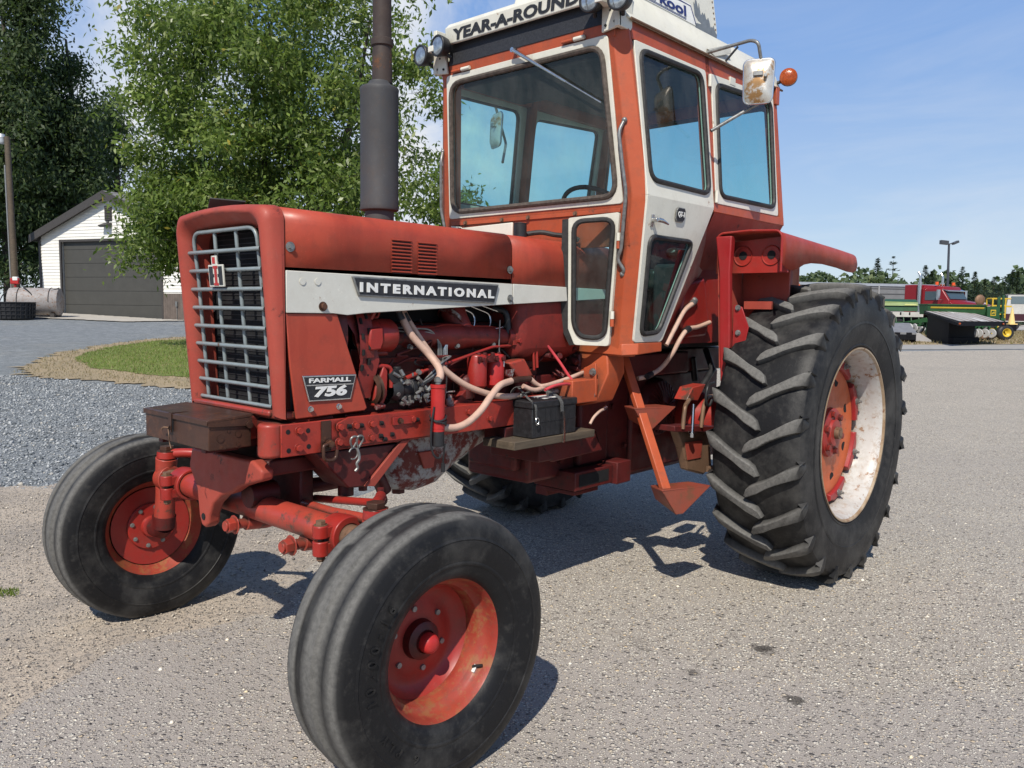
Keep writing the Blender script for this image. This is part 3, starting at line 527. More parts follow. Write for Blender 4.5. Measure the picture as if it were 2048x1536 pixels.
# side sheets: off-white stripe, lower front panel
for s in (1, -1):
    Y = .333
    m = MB(); pts = [(2.850,1.521),(2.850,1.379),(2.66,1.378),(2.60,1.372),(2.52,1.380),(1.722,1.424),(1.722,1.512)]; m.prism([(x,s*Y,z) for x, z in pts],(0,s*.005,0)); st_ = m.build('stripe_panel', M['stripe'], T, bevel=.002)
    m = MB(); pts = [(1.718,1.512),(1.718,1.424),(.98,1.462),(.98,1.506)]; m.prism([(x,s*Y,z) for x, z in pts],(0,s*.005,0)); m.build('stripe_panel', M['stripe'], T, bevel=.002)
    m = MB(); y0, y1 = sorted((s*.318, s*.332)); m.boxb(.98,2.85,y0,y1,1.515,1.532); m.build('hood_ledge', M['grime_shade_red'], T)
    m = MB(); pts = [(2.812,1.014),(2.520,1.020),(2.508,1.030),(2.640,1.378),(2.850,1.378),(2.835,1.2)]; m.prism([(x,s*.322,z) for x, z in pts],(0,s*.010,0)); sp = m.build('side_panel', M['hood_red'], T, bevel=.004)
    if s > 0:
        
        for bx_ in (2.756,2.637): h = MB(); h.bolt((bx_,.332,1.045),(0,1,0),.008,.009); h.build('panel_bolt', M['chrome'], sp)
        # model badge
        q = [(2.79, 0.332, 1.163), (2.562, 0.332, 1.158), (2.587, 0.332, 1.068), (2.765, 0.332, 1.071)]
        qq = inset(q, .005)
        m = MB(); m.prism(q,(0,.006,0)); bd = m.build('model_badge', M['chrome'], T, bevel=.0015)
        m = MB(); m.prism([p+V((0,.0062,0)) for p in qq],(0,.0012,0)); m.build('badge_field', M['badge_black'], bd)
        m = MB(); text_fit(m, 'FARMALL', V((2.765, 0.332, 1.137))+V((0,.0075,0)), V((2.589, 0.332, 1.134))+V((0,.0075,0)), V((2.764, 0.332, 1.153))+V((0,.0075,0)), .03, .002)
        text_fit(m, '756', V((2.747, 0.332, 1.085))+V((0,.0075,0)), V((2.609, 0.332, 1.084))+V((0,.0075,0)), V((2.746, 0.332, 1.124))+V((0,.0075,0)), .045, .002, shear=.15); m.build('badge_lettering', M['white_print'], bd, smooth=False)
        m = MB(); m.prism([V((2.777, 0.332, 1.131))+V((0,.0074,0)), V((2.576, 0.332, 1.126))+V((0,.0074,0)), V((2.576, 0.332, 1.122))+V((0,.0074,0)), V((2.775, 0.332, 1.127))+V((0,.0074,0))],(0,.001,0)); m.build('badge_line', M['chrome'], bd)
        # long name plate
        q = [(2.584, 0.338, 1.512), (1.818, 0.338, 1.506), (1.844, 0.338, 1.425), (2.556, 0.338, 1.442)]
        m = MB(); m.prism(q,(0,.009,0)); bd = m.build('name_plate', M['grey_metal'], T, bevel=.002)
        m = MB(); m.prism([p+V((0,.0092,0)) for p in inset(q,.006)],(0,.0012,0)); m.build('plate_field', M['badge_black'], bd)
        m = MB(); text_fit(m, 'INTERNATIONAL', V((2.554, 0.338, 1.456))+V((0,.0106,0)), V((1.851, 0.338, 1.446))+V((0,.0106,0)), V((2.554, 0.338, 1.492))+V((0,.0106,0)), .05, .003, spacing=1.42); m.build('plate_lettering', M['white_print'], bd, smooth=False)
        for (x, z, mt_) in ((2.787,1.486,'stripe'),(2.726,1.487,'stripe')):
            h = MB(); h.cyl((x,.338,z),(x,.3405,z),.012,n=20); h.build('hole_plug', M[mt_], st_)
        for x, z, y in ((2.83,1.600,.332),(1.735,1.572,.333),(1.738,1.448,.338)):
            h = MB(); h.cyl((x,y,z),(x,y+.003,z),.017,n=18); h.bolt((x,y+.003,z),(0,1,0),.009,.008); h.build('panel_bolt', M['grey_metal'], T)
        h = MB(); h.cyl((2.705,.338,1.402),(2.705,.352,1.402),.012,.010,16); h.cyl((2.705,.338,1.402),(2.705,.340,1.402),.017,n=16); h.build('panel_bolt', M['rust'], T)
        # louvres
        for c0_ in (2.345,2.215):
            for k in range(10):
                z = 1.660-.0132*k - (.0 if c0_ > 2.3 else .002); xw = .049
                m = MB(); m.prism([(c0_+xw,.331,z),(c0_+xw,.3375,z-.0015),(c0_+xw,.3375,z-.005),(c0_+xw,.331,z-.0085)],(-2*xw,0,0)); m.build('louvre', M['hood_red'], H)
                m = MB(); m.boxb(c0_-xw+.004,c0_+xw-.004,.3322,.3328,z-.0122,z-.0085); m.build('louvre_slot', M['deep'], H)
m = MB(); m.loft([[(2.80,-.05,1.757),(2.80,.055,1.757),(2.86,.06,1.752),(2.86,-.06,1.752)],[(2.80,-.05,1.759),(2.80,.055,1.759),(2.86,.06,1.754),(2.86,-.06,1.754)]]); m.prism([(2.76,-.10,1.757),(2.86,-.17,1.752),(2.875,-.12,1.790),(2.80,.0,1.777)],(0,0,.004)); m.build('hood_deflector', M['steel_dark'], T)
# muffler
m = MB(); m.lathe([(1.68,.045),(1.762,.045),(1.765,.060),(1.80,.060),(1.806,.079),(1.812,.081),(1.825,.079),(2.285,.079),(2.297,.081),(2.303,.078),(2.318,.048),(2.33,.042)], (2.186,0,0), (0,0,1), 40); mf = m.build('muffler', M['steel_dark'], T)
m = MB(); m.lathe([(2.325,.042),(2.40,.041),(2.47,.039),(2.475,.046),(2.50,.047),(2.505,.039),(2.85,.037),(2.86,.040),(3.05,.040),(3.05,.034),(2.9,.033)], (2.172,0,0), (0,0,1), 30); m.build('exhaust_stack', M['pipe_rust'], T)
m = MB(); m.lathe([(1.735,.055),(1.775,.052),(1.78,.048)], (2.186,0,0), (0,0,1), 26); m.build('muffler_collar', M['pipe_rust'], T)
m = MB(); m.cyl((1.50,.18,1.72),(1.50,.18,1.80),.030,n=24); m.cyl((1.50,.18,1.795),(1.50,.18,1.803),.031,n=24); m.build('filler_cap', M['black'], T, bevel=.003)
m = MB(); m.tube(smoothp([(1.46,.14,1.752),(1.38,.20,1.768),(1.33,.25,1.758),(1.27,.30,1.752),(1.24,.325,1.735)],5),.012,8); m.build('hood_seal', M['gasket'], T)
# ---------------------------------------------------------------- engine bay
m = MB(); m.boxb(1.45,2.42,-.20,.17,.90,1.34); m.boxb(1.40,1.55,-.24,.22,.95,1.30); eng = m.build('engine_block', M['grime_shade_red'], T, bevel=.015)
for k in range(6):
    m = MB(); m.boxb(1.58+k*.13,1.66+k*.13,.170,.178,.93,1.10); m.build('crankcase_cover', M['grime_shade_red'], eng, bevel=.004)
m = MB(); m.boxb(1.55,2.40,.168,.176,1.18,1.20); m.boxb(1.55,2.40,.168,.173,1.125,1.14); m.build('block_rib', M['engine_red'], eng)
m = MB(); m.boxb(1.50,2.50,-.19,.12,1.345,1.515); m.build('cylinder_head', M['deep'], eng)  # head coloured near-black to paint in the shadow under the hood
m = MB(); m.boxb(1.42,2.45,.130,.168,1.205,1.335); m.build('engine_shade_backing', M['deep'], eng)  # dark backing box added as painted shadow behind the manifold
for k in range(16):
    m = MB(); m.bolt((1.56+k*.055,.172,.925+.012*(k%2)+.19*(k%3==0)),(0,1,0),.010,.010); m.build('block_bolt', M['engine_red'], eng)
rr = random.Random(12)
for k in range(9):
    x0 = rr.uniform(1.45,2.35); z0 = rr.uniform(1.02,1.36); y0 = rr.uniform(.185,.25); P_ = [(x0,y0,z0)]
    for j in range(4): P_.append((P_[-1][0]+rr.uniform(-.16,.09),y0+rr.uniform(-.02,.03),min(1.42,max(.98,P_[-1][2]+rr.uniform(-.09,.10)))))
    m = MB(); m.tube(smoothp(P_,5),rr.choice((.003,.004,.0055)),7); m.build('wiring', M[rr.choice(('black','black','grime_shade_red','grey_metal'))], T)
m = MB(); m.tube(smoothp([(2.02,.23,1.02),(2.03,.25,1.12),(2.03,.24,1.22)],4),.004,7); m.tube([(2.03+.012*math.cos(a),.24,1.232+.012*math.sin(a)) for a in [2*PI*k/10 for k in range(10)]],.002,6,closed=True); m.build('dipstick', M['grey_metal'], T)
m = MB(); m.lathe([(-.05,.028),(-.045,.034),(.04,.034),(.048,.028),(.06,.012)], (1.90,.235,1.06), (0,0,1), 22); m.build('sediment_bowl', M['grime_shade_red'], T)
m = MB(); m.lathe([(-.06,.0),(-.06,.042),(.10,.042),(.115,.030),(.15,.028)], (2.26,.20,1.06), (-1,0,0), 24); m.build('starter_motor', M['black'], T)
m = MB(); m.boxb(1.99,2.10,.17,.215,1.10,1.165); m.bolt((2.02,.215,1.15),(0,1,0),.009,.012); m.bolt((2.07,.215,1.115),(0,1,0),.009,.012); m.build('pump_adapter', M['engine_red'], T, bevel=.006)
# fan shroud with slots
m = MB(); m.lathe([(-.05,.30),(.0,.30),(.0,.285),(-.05,.285)], (2.62,0,1.30), (1,0,0), 60); m.boxb(2.60,2.655,-.30,.30,1.02,1.06); m.build('fan_shroud', M['grime_shade_red'], T)
m = MB(); m.loft([[(2.49,.262,1.375),(2.44,.285,1.30),(2.42,.293,1.2),(2.46,.285,1.06)],[(2.57,.262,1.375),(2.53,.285,1.30),(2.51,.293,1.2),(2.53,.285,1.06)]],False,closed=False); m.build('shroud_side', M['engine_red'], T)
m = MB(); m.lathe([(-.07,.300),(0,.306)], (2.52,0,1.25), (1,0,0), 40, a0=R(-52), a1=R(40)); m.lathe([(-.07,.300),(0,.306)], (2.52,0,1.25), (1,0,0), 40, a0=R(140), a1=R(232)); m.build('shroud_band', M['engine_red'], T)
for k in range(7):
    a = R(-36+k*11)
    for row in (0, 1):
        x = 2.505-.032*row; aa = a+R(4)*row; m = MB(); rr = .3065-.003*row
        m.tube([(x,math.cos(aa-.035)*rr,1.25+math.sin(aa-.035)*rr),(x,math.cos(aa+.035)*rr,1.25+math.sin(aa+.035)*rr)],.006,8); m.build('shroud_slot', M['deep'], T)
# fan blades
m = MB()
for k in range(4):
    a = PI/2*k+.3; u = V((0,math.cos(a),math.sin(a))); w = V((0,-math.sin(a),math.cos(a)))
    m.prism([V((2.56,0,1.30))+u*.03+w*.03, V((2.57,0,1.30))+u*.24+w*.05, V((2.545,0,1.30))+u*.24-w*.05, V((2.55,0,1.30))+u*.03-w*.03],(.003,0,0))
m.cyl((2.40,0,1.30),(2.58,0,1.30),.04,n=16); m.build('fan', M['black'], T)
# alternator
a0 = V((2.42, 0.26, 1.266)); a1 = V((2.312, 0.26, 1.279))
m = MB(); ax_ = V((-1,0,0)); c = V((a0.x+.025,.235,1.292)); m.lathe([(-.02,.02),(-.018,.056),(.0,.063),(.035,.066),(.038,.062),(.041,.066),(.112,.066),(.124,.058),(.128,.02)], c, (-1,0,0), 32); alt = m.build('alternator', M['red'], T, bevel=.002)
m = MB(); m.prism([(c.x+.028,.262,c.z+.03),(c.x-.030,.262,c.z+.035),(c.x-.034,.262,c.z-.02),(c.x-.02,.262,c.z-.05),(c.x+.03,.262,c.z-.052),(c.x+.036,.262,c.z-.02)],(0,.048,0)); m.build('regulator', M['red'], alt, bevel=.006)
m = MB(); m.boxb(c.x-.02,c.x+.035,.19,.285,c.z-.125,c.z-.05); m.tube([(c.x-.015,.245,c.z-.066),(c.x-.10,.245,c.z-.066)],.012,12); m.build('alternator_bracket', M['engine_red'], T, bevel=.006); m = MB(); m.boxb(c.x-.0,c.x+.035,.20,.25,c.z+.05,c.z+.10); m.build('alternator_bracket', M['engine_red'], T, bevel=.006)
m = MB(); m.tube(bend([(c.x+.02,.24,c.z+.075),(c.x-.05,.25,c.z+.07),(c.x-.06,.25,c.z+.10)],.01),.005,8); m.tube(bend([(c.x+.0,.27,c.z+.065),(c.x-.015,.28,c.z+.10)],.01),.010,8); m.build('alternator_terminal', M['red'], alt)
# intake / exhaust manifolds
m = MB(); m.tube(smoothp([(2.36,.205,1.265),(2.22,.215,1.285),(2.05,.22,1.285),(1.90,.222,1.282),(1.72,.222,1.278),(1.60,.218,1.27)],4),[.035]*4+[.046]*4+[.056]*4+[.052]*4+[.046]*5,18); m.tube([(1.90,.21,1.30),(1.92,.18,1.36),(1.93,.15,1.45)],[.05,.058,.06],18); man = m.build('manifold', M['engine_red'], T)
m = MB(); m.cyl((1.945,.18,1.352),(1.935,.18,1.362),.066,n=20); m.build('manifold_flange', M['alu'], man); m = MB(); m.cyl((1.66,.222,1.276),(1.63,.222,1.275),.055,n=18); m.build('manifold_flange', M['engine_red'], man)
for x in (2.28,2.02,1.80,1.60):
    m = MB(); m.cyl((x,.15,1.262),(x,.235,1.262),.022,n=14); m.build('manifold_port', M['grime_shade_red'], man)
    m = MB(); m.bolt((x-.04,.256,1.245),(0,1,0),.009,.012); m.build('manifold_bolt', M['grey_metal'], man)
# injection lines
sx = (2.063, 0.26, 1.204)
base = V(sx)
for k in range(3):
    d = k*.010
    m = MB(); m.tube(bend([base+V((.006+d*.9,0,-.01)), base+V((.006+d*.9,0,.05+d)), base+V((.05+d,0,.085+d*1.4)), base+V((.16+k*.06,-.02,.088+d*1.6)), base+V((.23+k*.04,-.04,.11+d*2))],.04,5),.0038,7); m.build('injection_line', M['grey_metal'], T)
for k in range(3):
    d = k*.010
    m = MB(); m.tube(bend([base+V((-.006-d*.9,0,-.01)), base+V((-.006-d*.9,0,.04+d)), base+V((-.06-d,0,.078+d)), base+V((-.15-k*.09,-.01,.090+d)), base+V((-.205-k*.10,-.02,.12)), base+V((-.215-k*.10,-.03,.175)), base+V((-.12-k*.08,-.06,.215))],.03,5),.0038,7); m.build('injection_line', M['chrome'], T)
m = MB(); m.boxb(base.x-.03,base.x+.03,base.y-.008,base.y+.008,base.z-.008,base.z+.004); m.build('line_clamp', M['engine_red'], T, bevel=.001)
# injection pump
m = MB(); pc = V((2.276, 0.26, 1.08)); m.lathe([(-.075,.035),(-.05,.045),(-.03,.045),(-.03,.038),(.02,.038),(.02,.046),(.04,.046),(.055,.030),(.07,.026)], pc, (-1,0,0), 26); m.boxb(pc.x-.05,pc.x+.03,pc.y-.03,pc.y+.035,pc.z-.05,pc.z-.02); m.cyl((pc.x+.03,pc.y,pc.z+.03),(pc.x+.03,pc.y,pc.z+.09),.016,n=14); pump = m.build('injection_pump', M['black'], T, bevel=.002)
m = MB()
rr = random.Random(3)
for k in range(26):
    p = pc + V((rr.uniform(-.10,.05), rr.uniform(.02,.055), rr.uniform(-.06,.06))); q = p + V((rr.uniform(-.03,.03), rr.uniform(-.01,.012), rr.uniform(-.03,.03)))
    m.tube([p,q],rr.uniform(.003,.008),7); 
    if k % 2: m.bolt(q,(rr.uniform(-.4,.2),1,rr.uniform(-.4,.4)),rr.uniform(.006,.010),.012)
m.build('pump_fittings', M['grey_metal'], pump)
m = MB(); m.cyl((pc.x+.06,pc.y+.0,pc.z+.055),(pc.x+.06,pc.y+.03,pc.z+.055),.028,n=20); m.tube(smoothp([(pc.x+.05,.26,pc.z-.03),(pc.x,.27,pc.z-.055),(pc.x-.09,.27,pc.z-.03),(pc.x-.13,.25,pc.z+.02)],4),.006,7); m.build('pump_governor', M['black'], pump)
for k in range(4):
    m = MB(); s0 = pc+V((-.05-.012*k,.035,.01+.008*k)); m.tube(smoothp([s0, s0+V((-.07,.01,.03+.01*k)), s0+V((-.11-.01*k,.0,.09)), base+V((-.008+.006*k,0,-.012))],4),.004,7); m.build('injection_line', M['grey_metal'] if k % 2 else M['black'], T)
# pump drive plate (red arm) and pulley
p_ = [(2.396, 0.29, 1.182), (2.376, 0.29, 1.158), (2.379, 0.29, 1.065), (2.401, 0.29, 1.024), (2.422, 0.29, 1.014), (2.444, 0.29, 1.028), (2.434, 0.29, 1.098), (2.405, 0.29, 1.154)]
m = MB(); m.prism(p_,(0,-.03,0)); m.build('pump_bracket', M['red'], T, bevel=.005)
m = MB(); m.tube(bend([(2.445, 0.28, 1.178), (2.395, 0.28, 1.178), (2.353, 0.28, 1.17), (2.353, 0.28, 1.092)],.02),.009,10); m.build('bracket_arm', M['red'], T)
m = MB(); c_ = V((2.428, 0.27, 1.09)); m.lathe([(-.012,.045),(-.004,.060),(.004,.048),(.012,.060),(.02,.045)], c_, (1,0,0), 30); m.build('pulley', M['rust'], T)
m = MB(); m.tube([(2.442, 0.3, 1.023), (2.404, 0.3, 1.025)],.010,10); m.build('drain_plug', M['alu'], T)
# red linkage rod
m = MB(); m.tube(bend([(2.28, 0.28, 1.123), (2.191, 0.28, 1.147), (2.09, 0.28, 1.167), (1.773, 0.27, 1.235), (1.641, 0.26, 1.238), (1.597, 0.25, 1.271)],.02),.0065,8); m.tube([(2.28, 0.28, 1.123), (2.191, 0.28, 1.147)],.010,10); m.build('throttle_rod', M['red'], T)
m = MB(); m.boxb(1.58,1.64,.24,.275,1.24,1.275); m.bolt((1.61,.275,1.26),(0,1,0),.012,.015); m.build('rod_pivot', M['red'], T, bevel=.003)
# twin fuel filters
for k, px in enumerate((954, 989)):
    a = V((1.868, 0.27, 1.138)) if k == 0 else V((1.758, 0.27, 1.137))
    m = MB(); m.lathe([(-.085,.018),(-.082,.030),(-.068,.042),(.058,.044),(.064,.040),(.07,.02)], a, (0,0,1), 30); f_ = m.build('fuel_filter', M['bright_red'] if k else M['red'], T)
    if k:
        m = MB(); m.lathe([(-.0,.0448),(.038,.0448)], a+V((0,0,.012)), (0,0,1), 20, a0=R(60), a1=R(105)); m.build('filter_label', M['white_print'], f_)
    m = MB(); m.bolt(a+V((0,0,-.084)),(0,0,-1),.010,.016); m.build('drain_screw', M['grey_metal'], f_)
fa = V((1.813, 0.27, 1.175)); m = MB(); m.boxb(fa.x-.085,fa.x+.085,fa.y-.04,fa.y+.04,fa.z-.004,fa.z+.024)
for dx in (-.06,-.02,.03,.065): m.bolt((fa.x+dx,fa.y+.02,fa.z+.024),(0,0,1),.010,.012); m.bolt((fa.x+dx,fa.y+.04,fa.z+.01),(0,1,0),.010,.012)
m.build('filter_head', M['grime_shade_red'], T, bevel=.003)
# coolant heater canister with hoses and cable
ct, cb = V((2.216, 0.4, 1.106)), V((2.215, 0.4, 0.92)); cb2 = V((2.214, 0.4, 0.861)); r_ = .0278
m = MB(); m.lathe([(0,.0),(0,r_),(cb.z-ct.z+.12,r_),(cb.z-ct.z+.012,r_)], ct, (0,0,1), 30); m.lathe([(0,r_),(.0,r_+.0028),(-.012,r_+.0028),(-.014,r_)], ct+V((0,0,-.002)), (0,0,1), 30); m.cyl(ct+V((0,0,-.11)),ct,r_-.0005,n=30); cz = ct.z; m.cyl((ct.x,ct.y,cb.z),(ct.x,ct.y,cb.z+.06),r_*.96,n=28); can = m.build('coolant_heater', M['bright_red'], T)
m = MB(); m.cyl((ct.x,ct.y,cb2.z),(ct.x,ct.y,cb.z),r_*.92,n=28); m.build('heater_base', M['black'], can, bevel=.002)
m = MB(); m.cyl((ct.x,ct.y,ct.z),(ct.x,ct.y,ct.z+.028),.012,n=16); m.cyl((ct.x,ct.y,ct.z+.010),(ct.x,ct.y,ct.z+.022),.0155,n=18); m.build('hose_clamp', M['grey_metal'], can)
m = MB(); m.tube(smoothp([(2.294, 0.26, 1.389), (2.285, 0.27, 1.354), (2.253, 0.29, 1.289), (2.197, 0.32, 1.221), (2.186, 0.37, 1.168), (2.199, 0.395, 1.136), (ct.x,ct.y,ct.z+.018)],6),.0150,14); m.build('coolant_hose', M['hose'], T)
m = MB(); m.tube(smoothp([(2.26, 0.24, 1.389), (2.237, 0.25, 1.345), (2.174, 0.27, 1.253), (2.099, 0.29, 1.164), (1.994, 0.31, 1.089), (1.885, 0.33, 1.045), (1.779, 0.34, 1.022), (1.653, 0.33, 1.016)],6),.0135,14); m.build('coolant_hose', M['hose'], T)
m = MB(); m.tube([(2.304, 0.265, 1.383), (2.294, 0.275, 1.354)],.0145,14); m.build('hose_clamp', M['black'], T); m = MB(); m.tube([(2.259, 0.245, 1.379), (2.244, 0.255, 1.347)],.0128,14); m.build('hose_clamp', M['black'], T)
m = MB(); m.tube(smoothp([(ct.x-.02,ct.y,cb.z+.012), (2.126, 0.41, 0.927), (2.063, 0.42, 0.946), (1.994, 0.42, 0.987), (1.931, 0.41, 1.034), (1.85, 0.39, 1.078), (1.758, 0.37, 1.091)],6),.0145,14); m.build('coolant_hose', M['hose'], T)
m = MB(); m.tube([(1.765, 0.37, 1.091), (1.708, 0.36, 1.094), (1.621, 0.36, 1.093)],.0135,14); m.build('hose_coupling', M['rust'], T)
m = MB(); m.tube(smoothp([(1.621, 0.36, 1.093), (1.58, 0.37, 1.062), (1.539, 0.38, 1.056), (1.369, 0.36, 1.073), (1.19, 0.33, 1.096)],5),.0115,14); m.build('coolant_hose', M['hose'], T)
m = MB(); m.tube(smoothp([(1.69, 0.38, 1.065), (1.613, 0.39, 1.043), (1.443, 0.36, 1.063), (1.177, 0.32, 1.079)],5),.011,12); m.build('coolant_hose', M['hose'], T)
cab_ = [(ct.x+.03*math.cos(a)*(1+.12*math.sin(3*a)), ct.y+.033*math.sin(a), cb.z+.035+.012*math.cos(a+k*.8)+.007*k) for k in range(4) for a in [2*PI*j/10 for j in range(10)]]
m = MB(); m.tube(smoothp(cab_,3),.0038,7); m.tube(smoothp([(ct.x+.028,ct.y+.01,cb.z+.10),(ct.x+.042,ct.y+.01,cb.z+.03),(ct.x+.044,ct.y+.01,cb.z-.05),(ct.x+.03,ct.y+.015,cb2.z-.035),(ct.x+.005,ct.y+.015,cb2.z-.045),(ct.x+.0,ct.y+.015,cb2.z-.03)],5),.0042,7)
m.tube(smoothp([(ct.x-.02,ct.y+.02,cb2.z+.01),(ct.x-.018,ct.y+.015,cb2.z-.04),(ct.x-.02,ct.y+.01,cb2.z-.075)],4),.0038,7); m.tube([(ct.x-.02,ct.y+.01,cb2.z-.07),(ct.x-.02,ct.y+.01,cb2.z-.105)],.008,10); m.build('power_cable', M['black'], T)
# oil filler, small valve behind canister
v = V((2.056, 0.3, 1.027)); m = MB(); m.lathe([(-.035,.016),(0,.018),(.004,.010),(.02,.010)], v, (0,0,1), 18); m.tube([v+V((.025,0,.03)), v+V((-.025,0,.03))],.0035,7); m.build('drain_valve', M['alu'], T)
m = MB(); m.prism([(2.004, 0.26, 0.99), (1.915, 0.26, 1.063), (1.875, 0.26, 0.995), (1.944, 0.26, 0.964)],(0,-.05,0)); m.prism([(2.127, 0.27, 1.036), (2.085, 0.27, 1.043), (2.056, 0.27, 0.999), (2.118, 0.27, 1)],(0,-.05,0)); m.build('engine_mount', M['engine_red'], T, bevel=.005)
# hydraulic / fuel tank bulge below the rear hood
m = MB()
def tsec(x, k): return [(x,.30*k,1.46),(x,.305*k,1.30),(x,.28*k,1.20),(x,.20*k,1.15),(x,-.20*k,1.15),(x,-.28*k,1.20),(x,-.305*k,1.30),(x,-.30*k,1.46)]
m.loft([tsec(1.635,.86),tsec(1.61,1.0),tsec(1.54,1.03),tsec(1.40,1.03),tsec(.98,1.0)]); m.build('fuel_tank', M['engine_red'], T, bevel=.025, seg=3)
m = MB(); m.tube(smoothp([(1.702, 0.2, 1.404), (1.662, 0.24, 1.387), (1.652, 0.25, 1.319), (1.664, 0.25, 1.281)],5),.014,12); m.build('hose', M['black'], T)
m = MB(); m.tube([(1.727, 0.27, 1.353), (1.731, 0.27, 1.243), (1.727, 0.27, 1.198)],.0028,6); m.build('control_cable', M['grey_metal'], T)
m = MB(); m.tube(smoothp([(1.429, 0.29, 1.241), (1.392, 0.3, 1.201), (1.372, 0.33, 1.154), (1.339, 0.36, 1.09), (1.317, 0.38, 1.052)],5),.007,10); m.tube(smoothp([(1.343, 0.4, 1.051), (1.444, 0.42, 1.063), (1.536, 0.43, 1.06), (1.598, 0.43, 1.046)],5),.007,10); m.build('battery_cable', plain('pink_red_cable',(.55,.06,.07),.4,var=.1), T)
m = MB(); m.tube(bend([(1.626, 0.27, 1.272), (1.54, 0.28, 1.262), (1.49, 0.28, 1.252), (1.48, 0.28, 1.132)],.03),.008,10); m.tube([(1.512, 0.28, 1.252), (1.501, 0.28, 1.121)],.006,10); m.build('hydraulic_line', M['red'], T)
m = MB(); m.prism([(1.696, 0.3, 1.163), (1.589, 0.3, 1.179), (1.524, 0.3, 1.096), (1.621, 0.3, 1.078)],(0,-.10,0)); m.build('hydraulic_valve', M['axle_red'], T, bevel=.008)
m = MB(); m.prism([(1.726, 0.31, 1.133), (1.667, 0.31, 1.135), (1.686, 0.31, 1.096), (1.719, 0.31, 1.106)],(0,-.01,0)); m.build('tag_plate', M['alu'], T)
m = MB(); rr = random.Random(5)
for k in range(16):
    p = V((rr.uniform(1.15,1.42), .24, rr.uniform(1.08,1.20))); m.cyl(p, p+V((rr.uniform(-.02,.02),rr.uniform(.02,.06),rr.uniform(-.03,.03))),rr.uniform(.006,.016),n=10)
m.boxb(1.1,1.45,.20,.25,1.02,1.09); m.build('control_valve', M['grime_shade_red'], T, bevel=.002)
# clutch housing / transmission / oil pan
m = MB(); m.boxb(.55,1.45,-.21,.21,.56,1.05); m.boxb(-.35,.62,-.24,.24,.50,1.05); m.boxb(.85,1.10,-.25,.25,.60,.98); m.boxb(1.1,1.5,-.16,.16,.62,.8); m.build('transmission_housing', M['grime_shade_red'], T, bevel=.02)
m = MB(); rr = random.Random(9)
for k in range(14):
    x = rr.uniform(.45,1.3); z = rr.uniform(.62,.98); m.bolt((x,.211 if x>.62 else .242,z),(0,1,0),.014,.014)
m.build('housing_bolts', M['grime_shade_red'], T)
m = MB()
def osec(x, w, zb): return [(x,w,.895),(x,w*.95,zb+.06),(x,w*.72,zb),(x,-w*.72,zb),(x,-w*.95,zb+.06),(x,-w,.895)]
m.loft([osec(2.27,.15,.70),osec(2.24,.175,.645),osec(2.10,.185,.62),osec(1.98,.18,.635),osec(1.84,.18,.72),osec(1.62,.17,.80)]); m.build('oil_pan', M['alu'], T, bevel=.02, seg=3)
m = MB(); m.bolt((2.1,.02,.62),(0,0,-1),.03,.025); m.build('drain_plug', M['grime_shade_red'], T)
m = MB(); m.prism([(2.129, 0.19, 0.797), (2.032, 0.19, 0.796), (2.043, 0.19, 0.722), (2.095, 0.19, 0.722)],(0,-.03,0)); m.build('pan_bracket', M['nose_red'], T, bevel=.004)
m = MB(); m.boxb(1.12,1.55,.05,.36,.70,.80); m.boxb(1.45,1.75,.20,.33,.80,.88); m.prism([(1.55,.36,.80),(1.12,.36,.80),(1.05,.36,.70),(1.45,.36,.69)],(0,-.02,0)); m.build('plank_bracket', M['grime_shade_red'], T, bevel=.006)
m = MB(); m.boxb(.90,1.22,.05,.32,.505,.60); m.build('drawbar_bracket', M['grime_shade_red'], T, bevel=.005); m = MB(); m.boxb(.94,1.19,.3205,.322,.525,.585); m.build('bracket_slot', M['deep'], T); m = MB(); m.boxb(.78,.905,.06,.35,.50,.615); m.boxb(1.0,1.20,.10,.30,.478,.500); m.build('drawbar_plate', M['grime_shade_red'], T, bevel=.004)
m = MB(); m.boxb(-.9,1.1,-.04,.04,.42,.47); m.build('drawbar', M['grime_shade_red'], T, bevel=.004)
# wooden plank and hoses
m = MB(); m.boxb(1.245,1.819,.262,.45,.800,.8355); pl = m.build('wooden_plank', M['wood'], T, bevel=.003, label='weathered wooden plank under the battery')
m = MB()
for x, y in ((1.73,.36),(1.72,.40)): m.cyl((x,y,.8355),(x,y,.837),.004,n=10)
m.build('nail_head', M['chrome'], pl)
# rear axle housing, brake housing
for s in (1,-1): m = MB(); m.lathe([(.22,.17),(.30,.16),(.36,.145),(.45,.115),(.62,.100),(.78,.095),(.80,.115),(.86,.115)], (0,0,ZR), (0,s,0), 36); m.build('axle_housing', M['red'], T)
bc = V((.40,.262,.86)); m = MB(); m.lathe([(-.04,.17),(.0,.165),(.03,.150),(.045,.11),(.05,.0)], bc, (0,1,0), 40); m.build('brake_housing', M['grime_shade_red'], T)
m = MB()
for k in range(30):
    a = 2*PI*k/30; u = V((math.cos(a),0,math.sin(a))); m.tube([bc+u*.03+V((0,.052,0)), bc+u*.10+V((0,.05,0)), bc+u*.148+V((0,.034,0))],.0035,5)
m.build('brake_ribs', M['grime_shade_red'], T)
